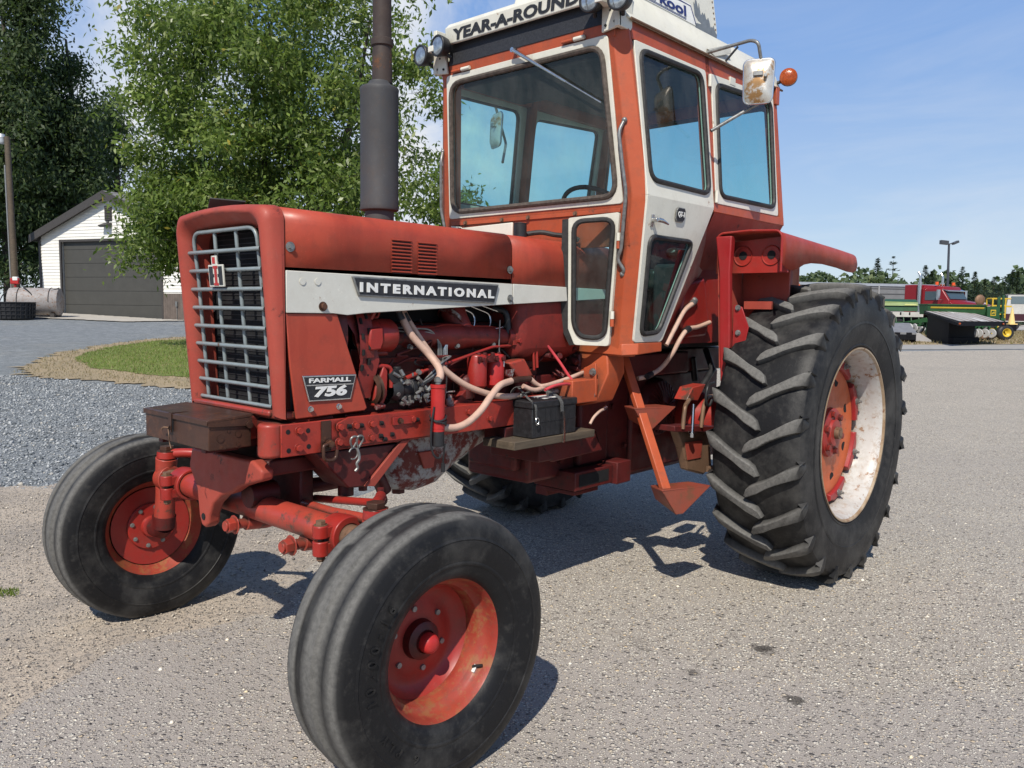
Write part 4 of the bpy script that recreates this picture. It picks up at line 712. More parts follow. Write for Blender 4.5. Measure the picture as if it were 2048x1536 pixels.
# rusty hanger below the axle housing (drawbar lift support)
y_ = .62
q = [(0.787, 0.62, 0.818), (0.447, 0.62, 0.792), (0.398, 0.62, 0.574), (0.483, 0.62, 0.533), (0.653, 0.62, 0.581), (0.701, 0.62, 0.692)]
m = MB(); m.prism([p for p in q],(0,-.05,0)); hg = m.build('rear_hanger', M['rust2'], T, bevel=.008)
m = MB(); m.prism([(0.697, 0.625, 0.731), (0.521, 0.625, 0.725), (0.531, 0.625, 0.632), (0.665, 0.625, 0.636)],(0,-.01,0)); m.build('hanger_plate', M['nose_red'], hg)
m = MB(); qa, qb, qc, qd = [V(p) for p in ((0.865, 0.66, 0.837), (0.467, 0.66, 0.799), (0.464, 0.66, 0.766), (0.863, 0.66, 0.807))]; m.prism([qa,qb,qc,qd],(0,-.12,0)); m.build('hanger_flange', M['grime_shade_red'], hg, bevel=.004)
for px in (1362, 1386, 1402):
    pass
m = MB(); m.tube(bend([(0.791, 0.66, 0.815), (0.775, 0.66, 0.93), (0.667, 0.62, 0.949)],.03),.011,10); m.tube(bend([(0.605, 0.66, 0.804), (0.587, 0.66, 0.915), (0.517, 0.64, 0.953), (0.384, 0.6, 0.948)],.03),.011,10); m.build('u_bolt', M['rust2'], hg)
m = MB(); m.tube([(0.695, 0.66, 0.779), (0.673, 0.65, 0.931)],.009,10); m.bolt((0.696, 0.66, 0.785),(0,0,-1),.014,.02); m.build('long_bolt', M['chrome'], hg)
m = MB(); m.cyl((0.463, 0.62, 0.56), (0.397, 0.62, 0.557),.016,n=12); m.build('pin_end', M['rust2'], hg)
m = MB(); m.prism([(0.653, 0.6, 0.946), (0.539, 0.6, 0.933), (0.46, 0.6, 1.018), (0.596, 0.6, 1.008)],(0,-.08,0)); m.build('hanger_top', M['axle_red'], hg, bevel=.004)
m = MB(); m.tube(smoothp([(0.485, 0.66, 1.032), (0.584, 0.68, 1.021), (0.6, 0.68, 0.949), (0.566, 0.68, 0.915), (0.536, 0.68, 0.945)],5),.007,8); m.build('hose', M['black'], T)

# ---------------------------------------------------------------- battery (stands on the plank)
B = empty('battery', (1.51,.365,.8355)); tag(B, 'black car battery with frayed webbing strap standing on the wooden plank', 'battery')
def bbuild(mb, *a, **k):
    o = mb.build(*a, **k); o.parent = B; o.matrix_parent_inverse = M4.Translation((-1.51,-.365,-.8355)); return o
m = MB(); m.boxb(1.385,1.695,.288,.442,.837,.985); bc_ = bbuild(m,'battery_case', M['battery'], bevel=.004)
m = MB(); m.boxb(1.380,1.700,.284,.446,.968,1.000); bl = bbuild(m,'battery_lid', M['battery'], bevel=.005)
m = MB()
for k in range(9): m.boxb(1.40+k*.034,1.402+k*.034,.4418,.4432,.845,.965)
m.boxb(1.385,1.695,.4415,.4440,.905,.909); bbuild(m,'case_ribs', M['battery'])
m = MB(); m.cyl((1.65,.32,1.0),(1.65,.32,1.022),.010,n=14); m.cyl((1.44,.33,1.0),(1.44,.33,1.022),.010,n=14); m.obox((1.64,.33,1.018),(1,.3,0),(-.3,1,0),(0,0,1),.06,.022,.016); m.tube([(1.46,.33,1.015),(1.40,.34,1.022)],.013,12); bbuild(m,'terminal', M['grey_metal'], bevel=.002)
m = MB(); m.boxb(1.44,1.56,.30,.40,1.0005,1.002); bbuild(m,'battery_label', M['white_print'])
def strap(pts, w, t, mt, nm):
    P = smoothp(pts, 5); secs = []
    for i, p in enumerate(P):
        d = (P[min(i+1,len(P)-1)]-P[max(i-1,0)]).normalized(); sx_ = V((1,.15,0)); sx_ = (sx_-d*sx_.dot(d)).normalized(); n_ = d.cross(sx_)
        secs.append([p+sx_*w+n_*t, p-sx_*w+n_*t, p-sx_*w-n_*t, p+sx_*w-n_*t])
    mm = MB(); mm.loft(secs); bbuild(mm, nm, mt)
web = plain('grey_webbing',(.10,.10,.095),.9,var=.5,sc=160,bstr=.3)
strap([(1.66,.27,.95),(1.655,.285,1.03),(1.63,.31,1.055),(1.58,.36,1.05),(1.52,.42,1.02),(1.505,.449,.99),(1.50,.452,.945)],.012,.0012,web,'strap')
strap([(1.64,.31,1.05),(1.675,.40,1.01),(1.685,.449,.985),(1.68,.452,.93)],.007,.001,web,'strap')
strap([(1.498,.455,.945),(1.492,.457,.915),(1.490,.456,.875),(1.488,.456,.84),(1.490,.456,.80)],.007,.002,M['chrome'],'strap_hook')
m = MB(); m.tube([V((1.68,.458,.915))+V((math.cos(a)*.010,0,math.sin(a)*.016)) for a in [2*PI*k/12 for k in range(12)]],.0025,6,closed=True); bbuild(m,'strap_buckle', M['chrome'])
m = MB(); m.tube(smoothp([(1.65,.33,1.02),(1.60,.36,1.035),(1.52,.35,1.035),(1.45,.34,1.05),(1.40,.32,1.03)],5),.005,8); bbuild(m,'battery_cable', M['black'])

# ---------------------------------------------------------------- cab
def cabx(z): return 1.236+(z-1.88)*.107
ZB, ZT, ZS = 1.915, 2.70, 1.215     # belt, top of walls, sill
def cy(z): return .68-(z-1.915)*.108 if z > 1.915 else .68-(1.915-z)*.155
for s in (1, -1):
    # front corner post
    def psec(z):
        x, y = cabx(z), cy(z); return [(x-.004,s*(y-.118),z),(x,s*(y-.056),z),(x-.045,s*y,z),(x-.075,s*(y-.004),z),(x-.09,s*(y-.10),z)]
    m = MB(); m.loft([psec(z) for z in (ZS-.03,1.40,1.65,1.90,1.93,2.2,2.45,ZT)]); m.build('corner_post', M['orange'], T, bevel=.004)
    # B post and rear post
    def bsec(x0, x1, z): y = cy(z); return [(x0,s*y,z),(x1,s*y,z),(x1,s*(y-.06),z),(x0,s*(y-.06),z)]
    m = MB(); m.loft([bsec(.545,.588,z) for z in (1.93,2.3,ZT)]); m.build('door_post', M['orange'], T, bevel=.003)
    m = MB(); m.loft([bsec(-.245,-.195,z) for z in (1.915,2.3,ZT)]); m.build('rear_post', M['orange'], T, bevel=.004)
    # upper rail and belt rail
    m = MB(); m.loft([[(x,s*cy(2.61),2.61),(x,s*cy(ZT),ZT),(x,s*(cy(ZT)-.06),ZT),(x,s*(cy(2.61)-.05),2.61)] for x in (-.245,1.25)]); m.build('side_header', M['orange'], T, bevel=.003)
    m = MB(); m.loft([[(x,s*.680,1.908),(x,s*.676,1.955),(x,s*.62,1.955),(x,s*.62,1.90)] for x in (-.245,.586)]); m.build('belt_rail', M['orange'], T, bevel=.003)
    # sloped lower body behind the door, down between the fenders
    m = MB(); m.prism([(.575,s*.676,1.910),(-.243,s*.676,1.910),(-.243,s*.60,1.78),(.40,s*.52,1.60),(.62,s*.565,1.60)],(0,-s*.012,0)); m.build('cab_underside', M['nose_red'], T)
    m = MB(); m.loft([[(.588,s*.672,1.915),(.905,s*.562,1.225),(.80,s*.50,1.225),(.40,s*.52,1.60)],[(.588,s*.655,1.915),(.905,s*.545,1.225),(.80,s*.485,1.225),(.40,s*.505,1.60)]]); m.build('cab_lower_panel', M['red'], T)
    m = MB(); m.prism([(.87,s*.535,1.235),(-.19,s*.535,1.235),(-.19,s*.535,1.80),(.35,s*.535,1.72),(.64,s*.535,1.72)],(0,-s*.02,0)); m.build('cab_lower_panel', M['red'], T)
    # sill
    m = MB(); m.loft([[(1.172,s*.20,1.235),(1.162,s*.535,1.245),(1.11,s*.592,1.25),(.90,s*.592,1.25),(.88,s*.30,1.25)],[(1.172,s*.20,1.200),(1.168,s*.54,1.190),(1.115,s*.597,1.195),(.90,s*.592,1.205),(.88,s*.30,1.205)]]); m.build('cab_sill', M['orange'], T, bevel=.004)
    # door: one folded sheet with two glazed openings
    Yu = lambda z: cy(z)+.004
    dl = lambda x, z: V((x, s*Yu(z), z))
    up_o = [dl(1.238,2.610), dl(.592,2.615), dl(.592,1.925), dl(1.203,1.925)]
    up_i = [dl(1.196,2.575), dl(.640,2.585), dl(.634,1.992), dl(1.172,1.998)]
    lo_o = [dl(1.203,1.925), dl(.592,1.925), dl(.884,1.252), dl(1.130,1.252)]
    lo_i = [dl(1.139,1.745), dl(.755,1.745), dl(.930,1.300), dl(1.086,1.290)]
    th = (0,-s*.022,0)
    def lp(c, r): return rloop(c, r, 5)
    m = MB(); m.ring(lp(up_o,[.02,.02,.002,.002]), lp(up_i,.06), th); m.ring(lp(lo_o,[.002,.002,.02,.02]), lp(lo_i,.045), th); door = m.build('cab_door', M['cream'], T, bevel=.003, label='cream door of the tractor cab')
    for cor, r in ((up_i,.06),(lo_i,.045)):
        cc = [p+V((0,s*.001,0)) for p in cor]; m = MB(); lo2 = lp(cc, r); m.tube(lo2,.0125,8,closed=True); m.build('window_gasket', M['gasket'], door)
        m = MB(); g_ = [p-V((0,s*.008,0)) for p in lo2]; m.add(g_,[tuple(range(len(g_)))]); m.build('window_glass', M['glass'], door, smooth=False)
    # rear quarter window
    ro = [dl(.535,2.612), dl(-.190,2.640), dl(-.165,1.955), dl(.568,1.952)]; ri = [dl(.493,2.568), dl(-.150,2.600), dl(-.118,2.0), dl(.520,1.995)]
    m = MB(); m.ring(lp(ro,.02), lp(ri,.055), th); rw = m.build('rear_side_window', M['cream'], T, bevel=.003)
    m = MB(); lo2 = lp([p+V((0,s*.001,0)) for p in ri],.055); m.tube(lo2,.0125,8,closed=True); m.build('window_gasket', M['gasket'], rw)
    m = MB(); g_ = [p-V((0,s*.008,0)) for p in lo2]; m.add(g_,[tuple(range(len(g_)))]); m.build('window_glass', M['glass'], rw, smooth=False)
    for x, z in ((.566,2.57),(.572,1.985)):
        m = MB(); m.cyl((x,s*(cy(z)+.010),z-.03),(x,s*(cy(z)+.010),z+.03),.010,n=12); m.build('hinge', M['cream'], door)
    for z in (2.655,): m = MB(); m.boxb(.28,.34,*sorted((s*(cy(z)-.002),s*(cy(z)+.012))),2.60,2.64); m.build('window_latch', M['cream'], rw, bevel=.002)
    # door handle and badge
    if s > 0:
        hx = V((1.14, 0.665, 1.819)); m = MB(); m.obox(hx+V((.0,.004,-.003)),(1,0,0),(0,1,0),(0,.155,1),.022,.008,.055); m.cyl(hx+V((0,.004,0)),hx+V((0,.035,0)),.011,n=16); m.tube([hx+V((.004,.034,.0)),hx+V((-.03,.040,-.003)),hx+V((-.085,.038,-.014))],[.012,.010,.005],12); m.build('door_handle', M['chrome'], door, bevel=.001)
        bc2 = V((0.912, 0.672, 1.862)); m = MB(); rx, rz = .040, .033
        q = [bc2+V((a*rx,.004+b*rz*.155,b*rz)) for a, b in ((1,.6),(.7,1),(-.7,1),(-1,.6),(-1,-.6),(-.7,-1),(.7,-1),(1,-.6))]
        m.prism(q,(0,.007,0)); bd = m.build('door_badge', M['grey_metal'], door, bevel=.0015)
        m = MB(); q2 = [bc2+V((a*rx*.90,.0113+b*rz*.155,b*rz*.88)) for a, b in ((1,.6),(.7,1),(-.7,1),(-1,.6),(-1,-.6),(-.7,-1),(.7,-1),(1,-.6))]; m.prism(q2,(0,.001,0)); m.build('door_badge_field', M['badge_black'], door)
        m = MB(); o_ = bc2+V((0,.0128,0)); text_fit(m,'QT-1',o_+V((.029,-.002,-.014)),o_+V((-.029,-.002,-.014)),o_+V((.029,.002,.015)),.03,.002); m.build('door_badge_lettering', M['white_print'], door, smooth=False)
    # lower front quarter window with rubber edge
    fp = lambda y, z, d=0: V((cabx(z)+d, s*y, z))
    sy = lambda p: V((p[0], s*p[1], p[2]))
    # (the pane is swung open a little on its hinges)
    qo = [sy((1.372, 0.358, 1.826)), fp(.560,1.852,.012), fp(.470,1.232,.012), sy((1.29, 0.345, 1.236)), sy((1.318, 0.326, 1.314))]
    tl, tr, br_, bl_, ch = qo
    bil = lambda u, v: tl.lerp(tr,u).lerp(ch.lerp(br_,0).lerp(br_,u), v)
    qi = [bil(.13,.035), bil(.90,.045), bil(.89,.955), tl.lerp(ch,1.035).lerp(br_,.30), bil(.15,.93)]
    m = MB(); m.ring(lp(qo,.015), lp(qi,[.05,.05,.06,.05,.03]), (-.018,0,0)); qw = m.build('quarter_window', M['cream'], T, bevel=.002)
    m = MB(); lo2 = lp([p+V((.001,0,0)) for p in qi],[.05,.05,.06,.05,.03]); m.tube(lo2,.0125,8,closed=True); m.build('window_gasket', M['gasket'], qw)
    m = MB(); g_ = [p-V((.008,0,0)) for p in lo2]; m.add(g_,[tuple(range(len(g_)))]); m.build('window_glass', M['glass'], qw, smooth=False)
    ow = (tl-tr).normalized(); nn_ = V((-ow.y,ow.x,0)).normalized()*.006
    m = MB(); m.loft([[p-ow*.004+nn_,p+ow*w_+nn_*.6,p+ow*w_-nn_,p-ow*.004-nn_*1.6] for p, w_ in ((tl+V((0,0,-.004)),.024), (tl.lerp(ch,.5),.030), (ch,.026), (bl_,.020))]); m.build('edge_seal', M['gasket'], qw)
    for z in (1.755,1.395):
        y = .575-(1.9-z)*.145; m = MB(); m.cyl((cabx(z)+.016,s*y,z-.032),(cabx(z)+.016,s*y,z+.004),.010,n=12); m.build('hinge', M['cream'], qw); m = MB(); m.cyl((cabx(z)+.016,s*y,z-.068),(cabx(z)+.016,s*y,z-.034),.010,n=12); m.build('hinge', M['orange'], qw)
    # grab handle
    if s > 0: hp = [(1.275, 0.595, 2.253), (1.3, 0.582, 2.202), (1.285, 0.597, 2.054), (1.27, 0.61, 1.933), (1.235, 0.567, 1.68), (1.23, 0.542, 1.64), (1.21, 0.569, 1.59), (1.2, 0.554, 1.572)]
    else: hp = [mir(p) for p in ((1.275, 0.595, 2.253), (1.3, 0.582, 2.202), (1.285, 0.597, 2.054), (1.27, 0.61, 1.933), (1.235, 0.567, 1.68), (1.23, 0.542, 1.64), (1.21, 0.569, 1.59), (1.2, 0.554, 1.572))]
    m = MB(); m.tube(bend(hp,.03,4),.0085,12); m.sphere(hp[0],.013); m.sphere(hp[-1],.013); m.build('grab_handle', M['grey_metal'], T)
# windshield
wo = [(cabx(2.622)+.006,-.522,2.628),(cabx(2.622)+.006,.522,2.628),(cabx(1.885)+.006,.575,1.890),(cabx(1.885)+.006,-.575,1.890)]
wi = [(cabx(2.58)+.006,-.490,2.585),(cabx(2.58)+.006,.490,2.585),(cabx(1.93)+.006,.543,1.925),(cabx(1.93)+.006,-.543,1.925)]
m = MB(); m.ring(rloop(wo,.018), rloop(wi,.075), (-.022,0,0)); ws = m.build('windshield_frame', M['cream'], T, bevel=.003)
m = MB(); lo2 = rloop([V(p)+V((.001,0,0)) for p in wi],.075); m.tube(lo2,.0135,8,closed=True); m.build('window_gasket', M['gasket2'], ws)
m = MB(); g_ = [p-V((.008,0,0)) for p in lo2]; m.add(g_,[tuple(range(len(g_)))]); m.build('window_glass', M['glass'], ws, smooth=False)
m = MB(); m.loft([[(cabx(z),y,z) for y in (-.56,.56)]+[(cabx(z)-.05,y,z) for y in (.56,-.56)] for z in (2.615,2.685)]); m.build('front_header', M['orange'], T, bevel=.003)
m = MB(); m.loft([[(cabx(z),y,z) for y in (-.60,.60)]+[(cabx(z)-.03,y,z) for y in (.60,-.60)] for z in (1.70,1.905)]); m.boxb(cabx(1.86)-.02,cabx(1.86)+.006,-.56,.56,1.852,1.872); cowl = m.build('front_cowl', M['orange'], T, bevel=.002)
for y in (.30,.0,-.18,-.45):
    m = MB(); m.bolt((cabx(1.862)+.006,y,1.862),(1,0,0),.009,.008); m.build('cowl_bolt', M['rust2'], cowl)
m = MB(); m.prism([(cabx(1.83)+.006,-.10,1.775),(cabx(1.83)+.006,-.10,1.845),(cabx(1.83)+.006,-.55,1.835),(cabx(1.83)+.006,-.55,1.76)],(.012,0,0)); m.build('cowl_plate', M['cream'], cowl, bevel=.004)
for y in (.37,-.37):
    m = MB(); m.tube([(cabx(2.63)+.012,y-.03,2.640),(cabx(2.63)+.012,y+.03,2.640)],.010,12); m.build('window_hinge', M['cream'], ws, bevel=.001); m = MB(); m.tube([(cabx(2.63)+.012,y-.10,2.640),(cabx(2.63)+.012,y-.035,2.640)],.008,12); m.build('window_hinge', M['orange'], ws)
# rear wall
for z0, z1 in ((1.915,2.0),(2.60,2.70)): m = MB(); m.boxb(-.245,-.20,-.62,.62,z0,z1); m.build('rear_crossmember', M['orange'], T, bevel=.003)
m = MB(); ri = [(-.222,-.56,2.59),(-.222,.56,2.59),(-.222,.62,2.01),(-.222,-.62,2.01)]; lo2 = rloop(ri,.05); m.tube(lo2,.014,8,closed=True); rwin = m.build('rear_window_gasket', M['gasket'], T); m = MB(); m.add(lo2,[tuple(range(len(lo2)))]); m.build('rear_window_glass', M['glass'], T, smooth=False)
m = MB(); m.boxb(-.24,-.20,-.5,.5,1.2,1.915); m.build('rear_panel', M['interior'], T)
# roof
m = MB()
def rsec(x, e=0): return [(x,.612-e,2.692),(x,.600-e,2.715),(x,.545-e,2.838),(x,.50-e,2.862),(x,0,2.885),(x,-.50+e,2.862),(x,-.545+e,2.838),(x,-.600+e,2.715),(x,-.612+e,2.692)]
m.loft([rsec(x,e) for x, e in ((-.30,.02),(-.285,0),(1.29,0))]); m.build('cab_roof', M['cream'], T, bevel=.006)
for s in (1,-1): m = MB(); m.tube([(1.27,s*.613,2.692),(-.29,s*.613,2.692)],.006,8); m.build('roof_drip_edge', M['rust2'], T)
# front visor: cream lettered lip over a recessed black panel
m = MB(); m.prism([(1.325,-.50,2.675),(1.325,.50,2.675),(1.312,.50,2.79),(1.312,-.50,2.79)],(-.02,0,0)); m.build('visor_panel', M['badge_black'], T, bevel=.002)
lip = [(1.342,2.772),(1.350,2.777),(1.360,2.856),(1.33,2.885),(1.20,2.884),(1.20,2.86)]
m = MB(); m.prism([(x,-.495,z) for x, z in lip],(0,.99,0)); m.build('visor_lip', M['cream'], T, bevel=.004)
m = MB(); text_fit(m,'YEAR-A-ROUND',(1.3525,-.445,2.786),(1.3525,.385,2.786),(1.3585,-.445,2.842),.045,.0015,shear=.12,spacing=1.02); m.build('visor_lettering', M['badge_black'], T, smooth=False)
for s in (1,-1):
    m = MB(); m.loft([[(1.335,s*.50,2.635),(1.338,s*.60,2.645),(1.325,s*.60,2.645),(1.322,s*.50,2.635)],[(1.355,s*.515,2.81),(1.35,s*.60,2.81),(1.335,s*.60,2.81),(1.34,s*.515,2.81)]]); m.boxb(1.24,1.345,*sorted((s*.575,s*.60)),2.645,2.87); m.boxb(1.33,1.42,*sorted((s*.52,s*.56)),2.735,2.765); br = m.build('visor_bracket', M['cream'], T, bevel=.003)
    m = MB()
    for y, z in ((.525,2.66),(.575,2.668),(.55,2.72)): m.cyl((1.337,s*y,z),(1.343,s*y,z),.006,n=10)
    m.build('bracket_bolt', M['deep'], br)
    for y, z, x in ((.49,2.758,1.41),(.635,2.738,1.40)):
        c = V((x,s*y,z)); d_ = V((1,s*.08,-.05)).normalized(); m = MB(); m.lathe([(-.075,.0),(-.07,.025),(-.045,.045),(-.015,.052),(0,.054),(.006,.055),(.010,.052),(.010,.046),(.004,.045)], c, d_, 30); wl = m.build('work_light', M['black'], T)
        m = MB(); m.lathe([(.0055,.0460),(.010,.033),(.0115,.018),(.012,0)], c, d_, 30); m.build('work_light_lens', M['lens'], wl)
        m = MB()
        m.lathe([(.0062,.0462),(.0072,.0462)], c, d_, 30)
        m.cyl(c-d_*.04+V((0,0,-.03)), c-d_*.05+V((-.02,-s*.02,-.05)),.010,n=10); m.build('work_light_stem', M['black'], wl)
# wiper
m = MB(); w0, w1 = V((1.319, -0.023, 2.66))+V((.03,0,0)), V((1.285, 0.487, 2.339))+V((.022,0,0)); wm = w0.lerp(w1,.62); m.tube([w0,wm],[.0095,.0065],10); m.tube([wm,w1],.004,8); m.cyl(w0+V((-.03,0,0)),w0+V((.006,0,0)),.012,n=12); m.build('wiper', M['chrome'], T)
# air conditioner box on the roof
m = MB(); ay = .36
def asec(y): return [(.045,y,2.95),(-.02,y,3.20),(.95,y,3.20),(1.02,y,2.86),(.05,y,2.86)]
m.loft([[(.045,ay,2.86),(1.02,ay,2.86),(1.02,-ay,2.86),(.045,-ay,2.86)],[(.035,ay,2.99),(1.0,ay,2.99),(1.0,-ay,2.99),(.035,-ay,2.99)],[(.06,ay-.03,3.26),(.93,ay-.03,3.26),(.93,-ay+.03,3.26),(.06,-ay+.03,3.26)]]); ac = m.build('roof_air_conditioner', M['cream'], T, bevel=.008)
ayf = lambda z: ay-(max(z-2.99,0)*.111)+.0012
m = MB(); m.prism([(.285,ayf(2.97),2.965),(.325,ayf(3.06),3.06),(.36,ayf(3.2),3.10),(.97,ayf(3.2),3.10),(.97,ayf(2.97),2.965)],(0,.001,0)); m.build('sign_panel', M['white_print'], ac, smooth=False)
m = MB(); m.prism([(.288,ayf(2.975),2.975),(.335,ayf(3.055),3.055),(.97,ayf(3.055),3.055),(.97,ayf(3.06),3.060),(.330,ayf(3.06),3.060),(.280,ayf(2.975),2.975)],(0,.0018,0)); m.build('sign_border', M['navy'], ac, smooth=False)
m = MB(); text_fit(m,'Airkool',(.86,ayf(2.985)+.001,2.985),(.385,ayf(2.985)+.001,2.985),(.86,ayf(3.04)+.001,3.042),.03,.0012); m.boxb(.385,.86,ayf(2.97),ayf(2.97)+.0018,2.9765,2.9785); m.boxb(.385,.86,ayf(2.97),ayf(2.97)+.0018,2.970,2.972); m.build('sign_lettering', M['navy'], ac, smooth=False)
pr_ = random.Random(4); pts = [(.283,2.955),(.045,2.955)]; x = .045
while x < .30: pts.append((x, 2.972+ (x-.045)*.45*pr_.uniform(.5,1.2)+pr_.uniform(0,.035))); x += .012
m = MB(); m.prism([(x,ayf(z),z) for x, z in pts],(0,.0008,0)); m.build('peeled_patch', plain('bare_grey_patch',(.16,.18,.20),.6,var=.2), ac, smooth=False)
m = MB()
for k in range(9): m.cyl((.06+.004*k, ayf(3.0+k*.03)-.001, 3.0+k*.03),(.06+.004*k, ayf(3.0+k*.03)+.002, 3.0+k*.03),.005,n=8)
m.build('rivet', M['rust2'], ac)
# mirrors
for s in (1,-1):
    mm = (lambda p: V(p)) if s > 0 else (lambda p: V(mir(p)))
    arm = [mm(p) for p in ((0.582, 0.6, 2.704), (0.573, 0.84, 2.721), (0.579, 0.88, 2.7), (0.476, 0.88, 2.486), (0.474, 0.87, 2.452), (0.684, 0.7, 2.29))]
    m = MB(); m.tube(bend(arm,.045,6),.0085,12); mr = m.build('mirror_arm', M['grey_metal'], T)
    m = MB(); m.tube([mm((0.361, 0.66, 2.777)), mm((0.382, 0.6, 2.706))],.006,8); m.build('mirror_brace', M['black'], mr)
    m = MB(); q = [mm(p) for p in ((0.584, 0.6, 2.724), (0.346, 0.6, 2.805), (0.331, 0.6, 2.758), (0.5, 0.6, 2.704))]; m.prism(q,(0,s*.008,0)); m.build('mirror_bracket', M['cream'], mr, bevel=.002)
    cs = [(0.701, 0.88, 2.6), (0.414, 0.88, 2.661), (0.427, 0.88, 2.447), (0.724, 0.88, 2.395)]
    xc = .62; zc_ = 2.535; hw_, hh_ = .072, .104
    fw = V((.93,s*.36,.05)).normalized(); rt = fw.cross(V((0,0,1))).normalized(); upv = rt.cross(fw)
    c = mm((0.578, 0.885, 2.524))-fw*.022
    def ml(sc, off): return rloop([c+rt*(a*hw_*sc*(1.0 if b > 0 else .90))+upv*(b*hh_*sc)+fw*off for a, b in ((-1,1),(1,1),(1,-1),(-1,-1))],.032*sc,6)
    m = MB(); m.loft([ml(1.0,-.012),ml(1.02,-.008),ml(1.02,.002),ml(.95,.006),ml(.80,.018),ml(.35,.024)]); m.build('mirror_housing', paint('rust_stained_mirror_back',(.56,.55,.50),(.62,.60,.55),dirt=(.30,.17,.07),rough=.35,dirtamt=.5,rust=.42,rustc=(.36,.20,.08),metal=.5,sc=.8), mr)
    m = MB(); m.tube(ml(1.02,-.002),.005,8,closed=True); m.build('mirror_rim', M['chrome'], mr)
    m = MB(); m.add(ml(.97,-.0125),[tuple(range(len(ml(.97,0))))]); m.build('mirror_glass', M['chrome'], mr, smooth=False)
    m = MB(); m.obox(c+fw*.026+rt*.0+upv*.03,rt,upv,fw,.045,.022,.014); m.cyl(c+fw*.02-rt*.035+upv*.015,c+fw*.042-rt*.035+upv*.015,.008,n=10); m.build('mirror_clamp', M['grey_metal'], mr, bevel=.002)
    # amber marker lamp at the rear roof corner
    c = mm((-0.262, 0.66, 2.756)); d_ = V((.90,s*.42,.05)).normalized(); m = MB(); m.lathe([(-.018,.0),(-.018,.044),(.0,.050),(.012,.048),(.020,.036),(.024,.018),(.024,0)], c, d_, 32); ml_ = m.build('marker_lamp', M['amber'], T)
    m = MB(); m.lathe([(-.030,.0),(-.030,.030),(-.018,.046),(-.010,.0505),(-.004,.0505),(-.004,.0490)], c, d_, 32); m.tube([c-d_*.025, (-.25,s*.60,2.73)],.010,10); m.build('lamp_base', M['black'], ml_)
# interior
m = MB(); m.boxb(-.20,1.15,-.48,.48,1.21,1.24); m.build('cab_floor', M['interior'], T)
m = MB(); m.boxb(-.19,.28,-.46,.46,1.24,1.50); m.build('seat_platform', M['interior'], T, bevel=.01)
for s in (1,-1):
    m = MB(); m.boxb(-.19,.50,*sorted((s*.27,s*.50)),1.245,1.66); m.build('side_console', M['interior'], T, bevel=.02)
m = MB(); m.boxb(-.30,1.18,-.30,.30,1.052,1.19); m.boxb(.3,.9,.30,.40,1.06,1.18); m.build('transmission_cover', M['grime_shade_red'], T, bevel=.01)
m = MB(); m.boxb(-.18,1.20,-.52,.52,2.66,2.688); m.boxb(.75,1.22,-.50,.50,2.58,2.66); m.build('headliner', M['interior'], T, bevel=.02)
m = MB(); m.loft([[(.98,.16,1.45),(.98,-.16,1.45),(1.12,-.16,1.40),(1.12,.16,1.40)],[(.86,.20,1.86),(.86,-.20,1.86),(1.10,-.20,1.84),(1.10,.20,1.84)]]); m.build('dash_console', M['interior'], T, bevel=.01)
sw = V((.66,0,1.935)); ax_ = V((-.62,0,.78)).normalized(); m = MB(); u = V((0,1,0)); w = ax_.cross(u)
m.tube([sw+(u*math.cos(a)+w*math.sin(a))*.205 for a in [2*PI*k/40 for k in range(40)]],.013,10,closed=True)
for a in (R(90),R(210),R(330)): m.tube([sw+(u*math.cos(a)+w*math.sin(a))*.20, sw-ax_*.04],.008,8)
m.cyl(sw-ax_*.05,sw-ax_*.01,.035,n=16); m.tube([sw-ax_*.04, sw-ax_*.40],.022,10); m.build('steering_wheel', M['black'], T)
m = MB(); m.boxb(-.02,.42,-.24,.24,1.52,1.64); m.loft([[(-.02,.24,1.60),(-.02,-.24,1.60),(-.12,-.24,1.60),(-.12,.24,1.60)],[(-.10,.22,2.08),(-.10,-.22,2.08),(-.17,-.22,2.08),(-.17,.22,2.08)]]); m.boxb(-.05,.35,-.15,.15,1.24,1.52); m.boxb(.0,.36,.25,.33,1.70,1.76); m.boxb(.0,.36,-.33,-.25,1.70,1.76); m.build('seat', M['dark_green_seat'], T, bevel=.04, seg=4)
m = MB()
for p0, p1 in (((.98,.24,1.30),(.78,.30,1.66)),((1.0,.30,1.30),(.92,.33,1.60)),((.7,-.3,1.3),(.6,-.34,1.7)),((1.05,.05,1.25),(.95,.34,1.40))): m.tube([p0,p1],.010,8); m.sphere(p1,.022)
m.build('control_levers', M['black'], T)

# ---------------------------------------------------------------- steps
def step(c, L, name, parent):
    # folded plate: c = near front corner of the tread; edge runs along (-.935,.355)
    e = V((-.935,.355,0)); b = V((-.40,-.92,0)).normalized(); c = V(c)
    bk = V((-.355,-.935,0)); wdt = .115
    p0, p1, p2, p3 = c, c+e*L, c+e*(L*.86)+bk*wdt, c+bk*wdt+e*.02
    m = MB(); m.prism([p0,p1,p2,p3],(0,0,-.006)); apex = c+e*(L*.36)+V((0,0,-.115*L/.27))
    m.prism([p0+V((0,0,-.004)),p1+V((0,0,-.004)),apex+e*.025,apex-e*.02],bk*.006); ap2 = p3.lerp(apex,.9)
    m.prism([p0+V((0,0,-.004)),p3+V((0,0,-.004)),p3+e*.03+V((0,0,-.07)),apex+e*-.02],e*.006); m.prism([p3+V((0,0,-.004)),p2+V((0,0,-.004)),p2.lerp(p3,.5)+V((0,0,-.06))],bk*-.006)
    return m.build('cab_step', paint('worn_orange_step',(.26,.048,.026),(.23,.058,.034),rough=.4,dirtamt=.4,rust=.45,rustc=(.17,.06,.03)), parent, bevel=.0015)
S1, S2 = V((1.032,.53,.926)), V((1.114,.75,.566))
pt = V((1.01, 0.5, 1.125)); 
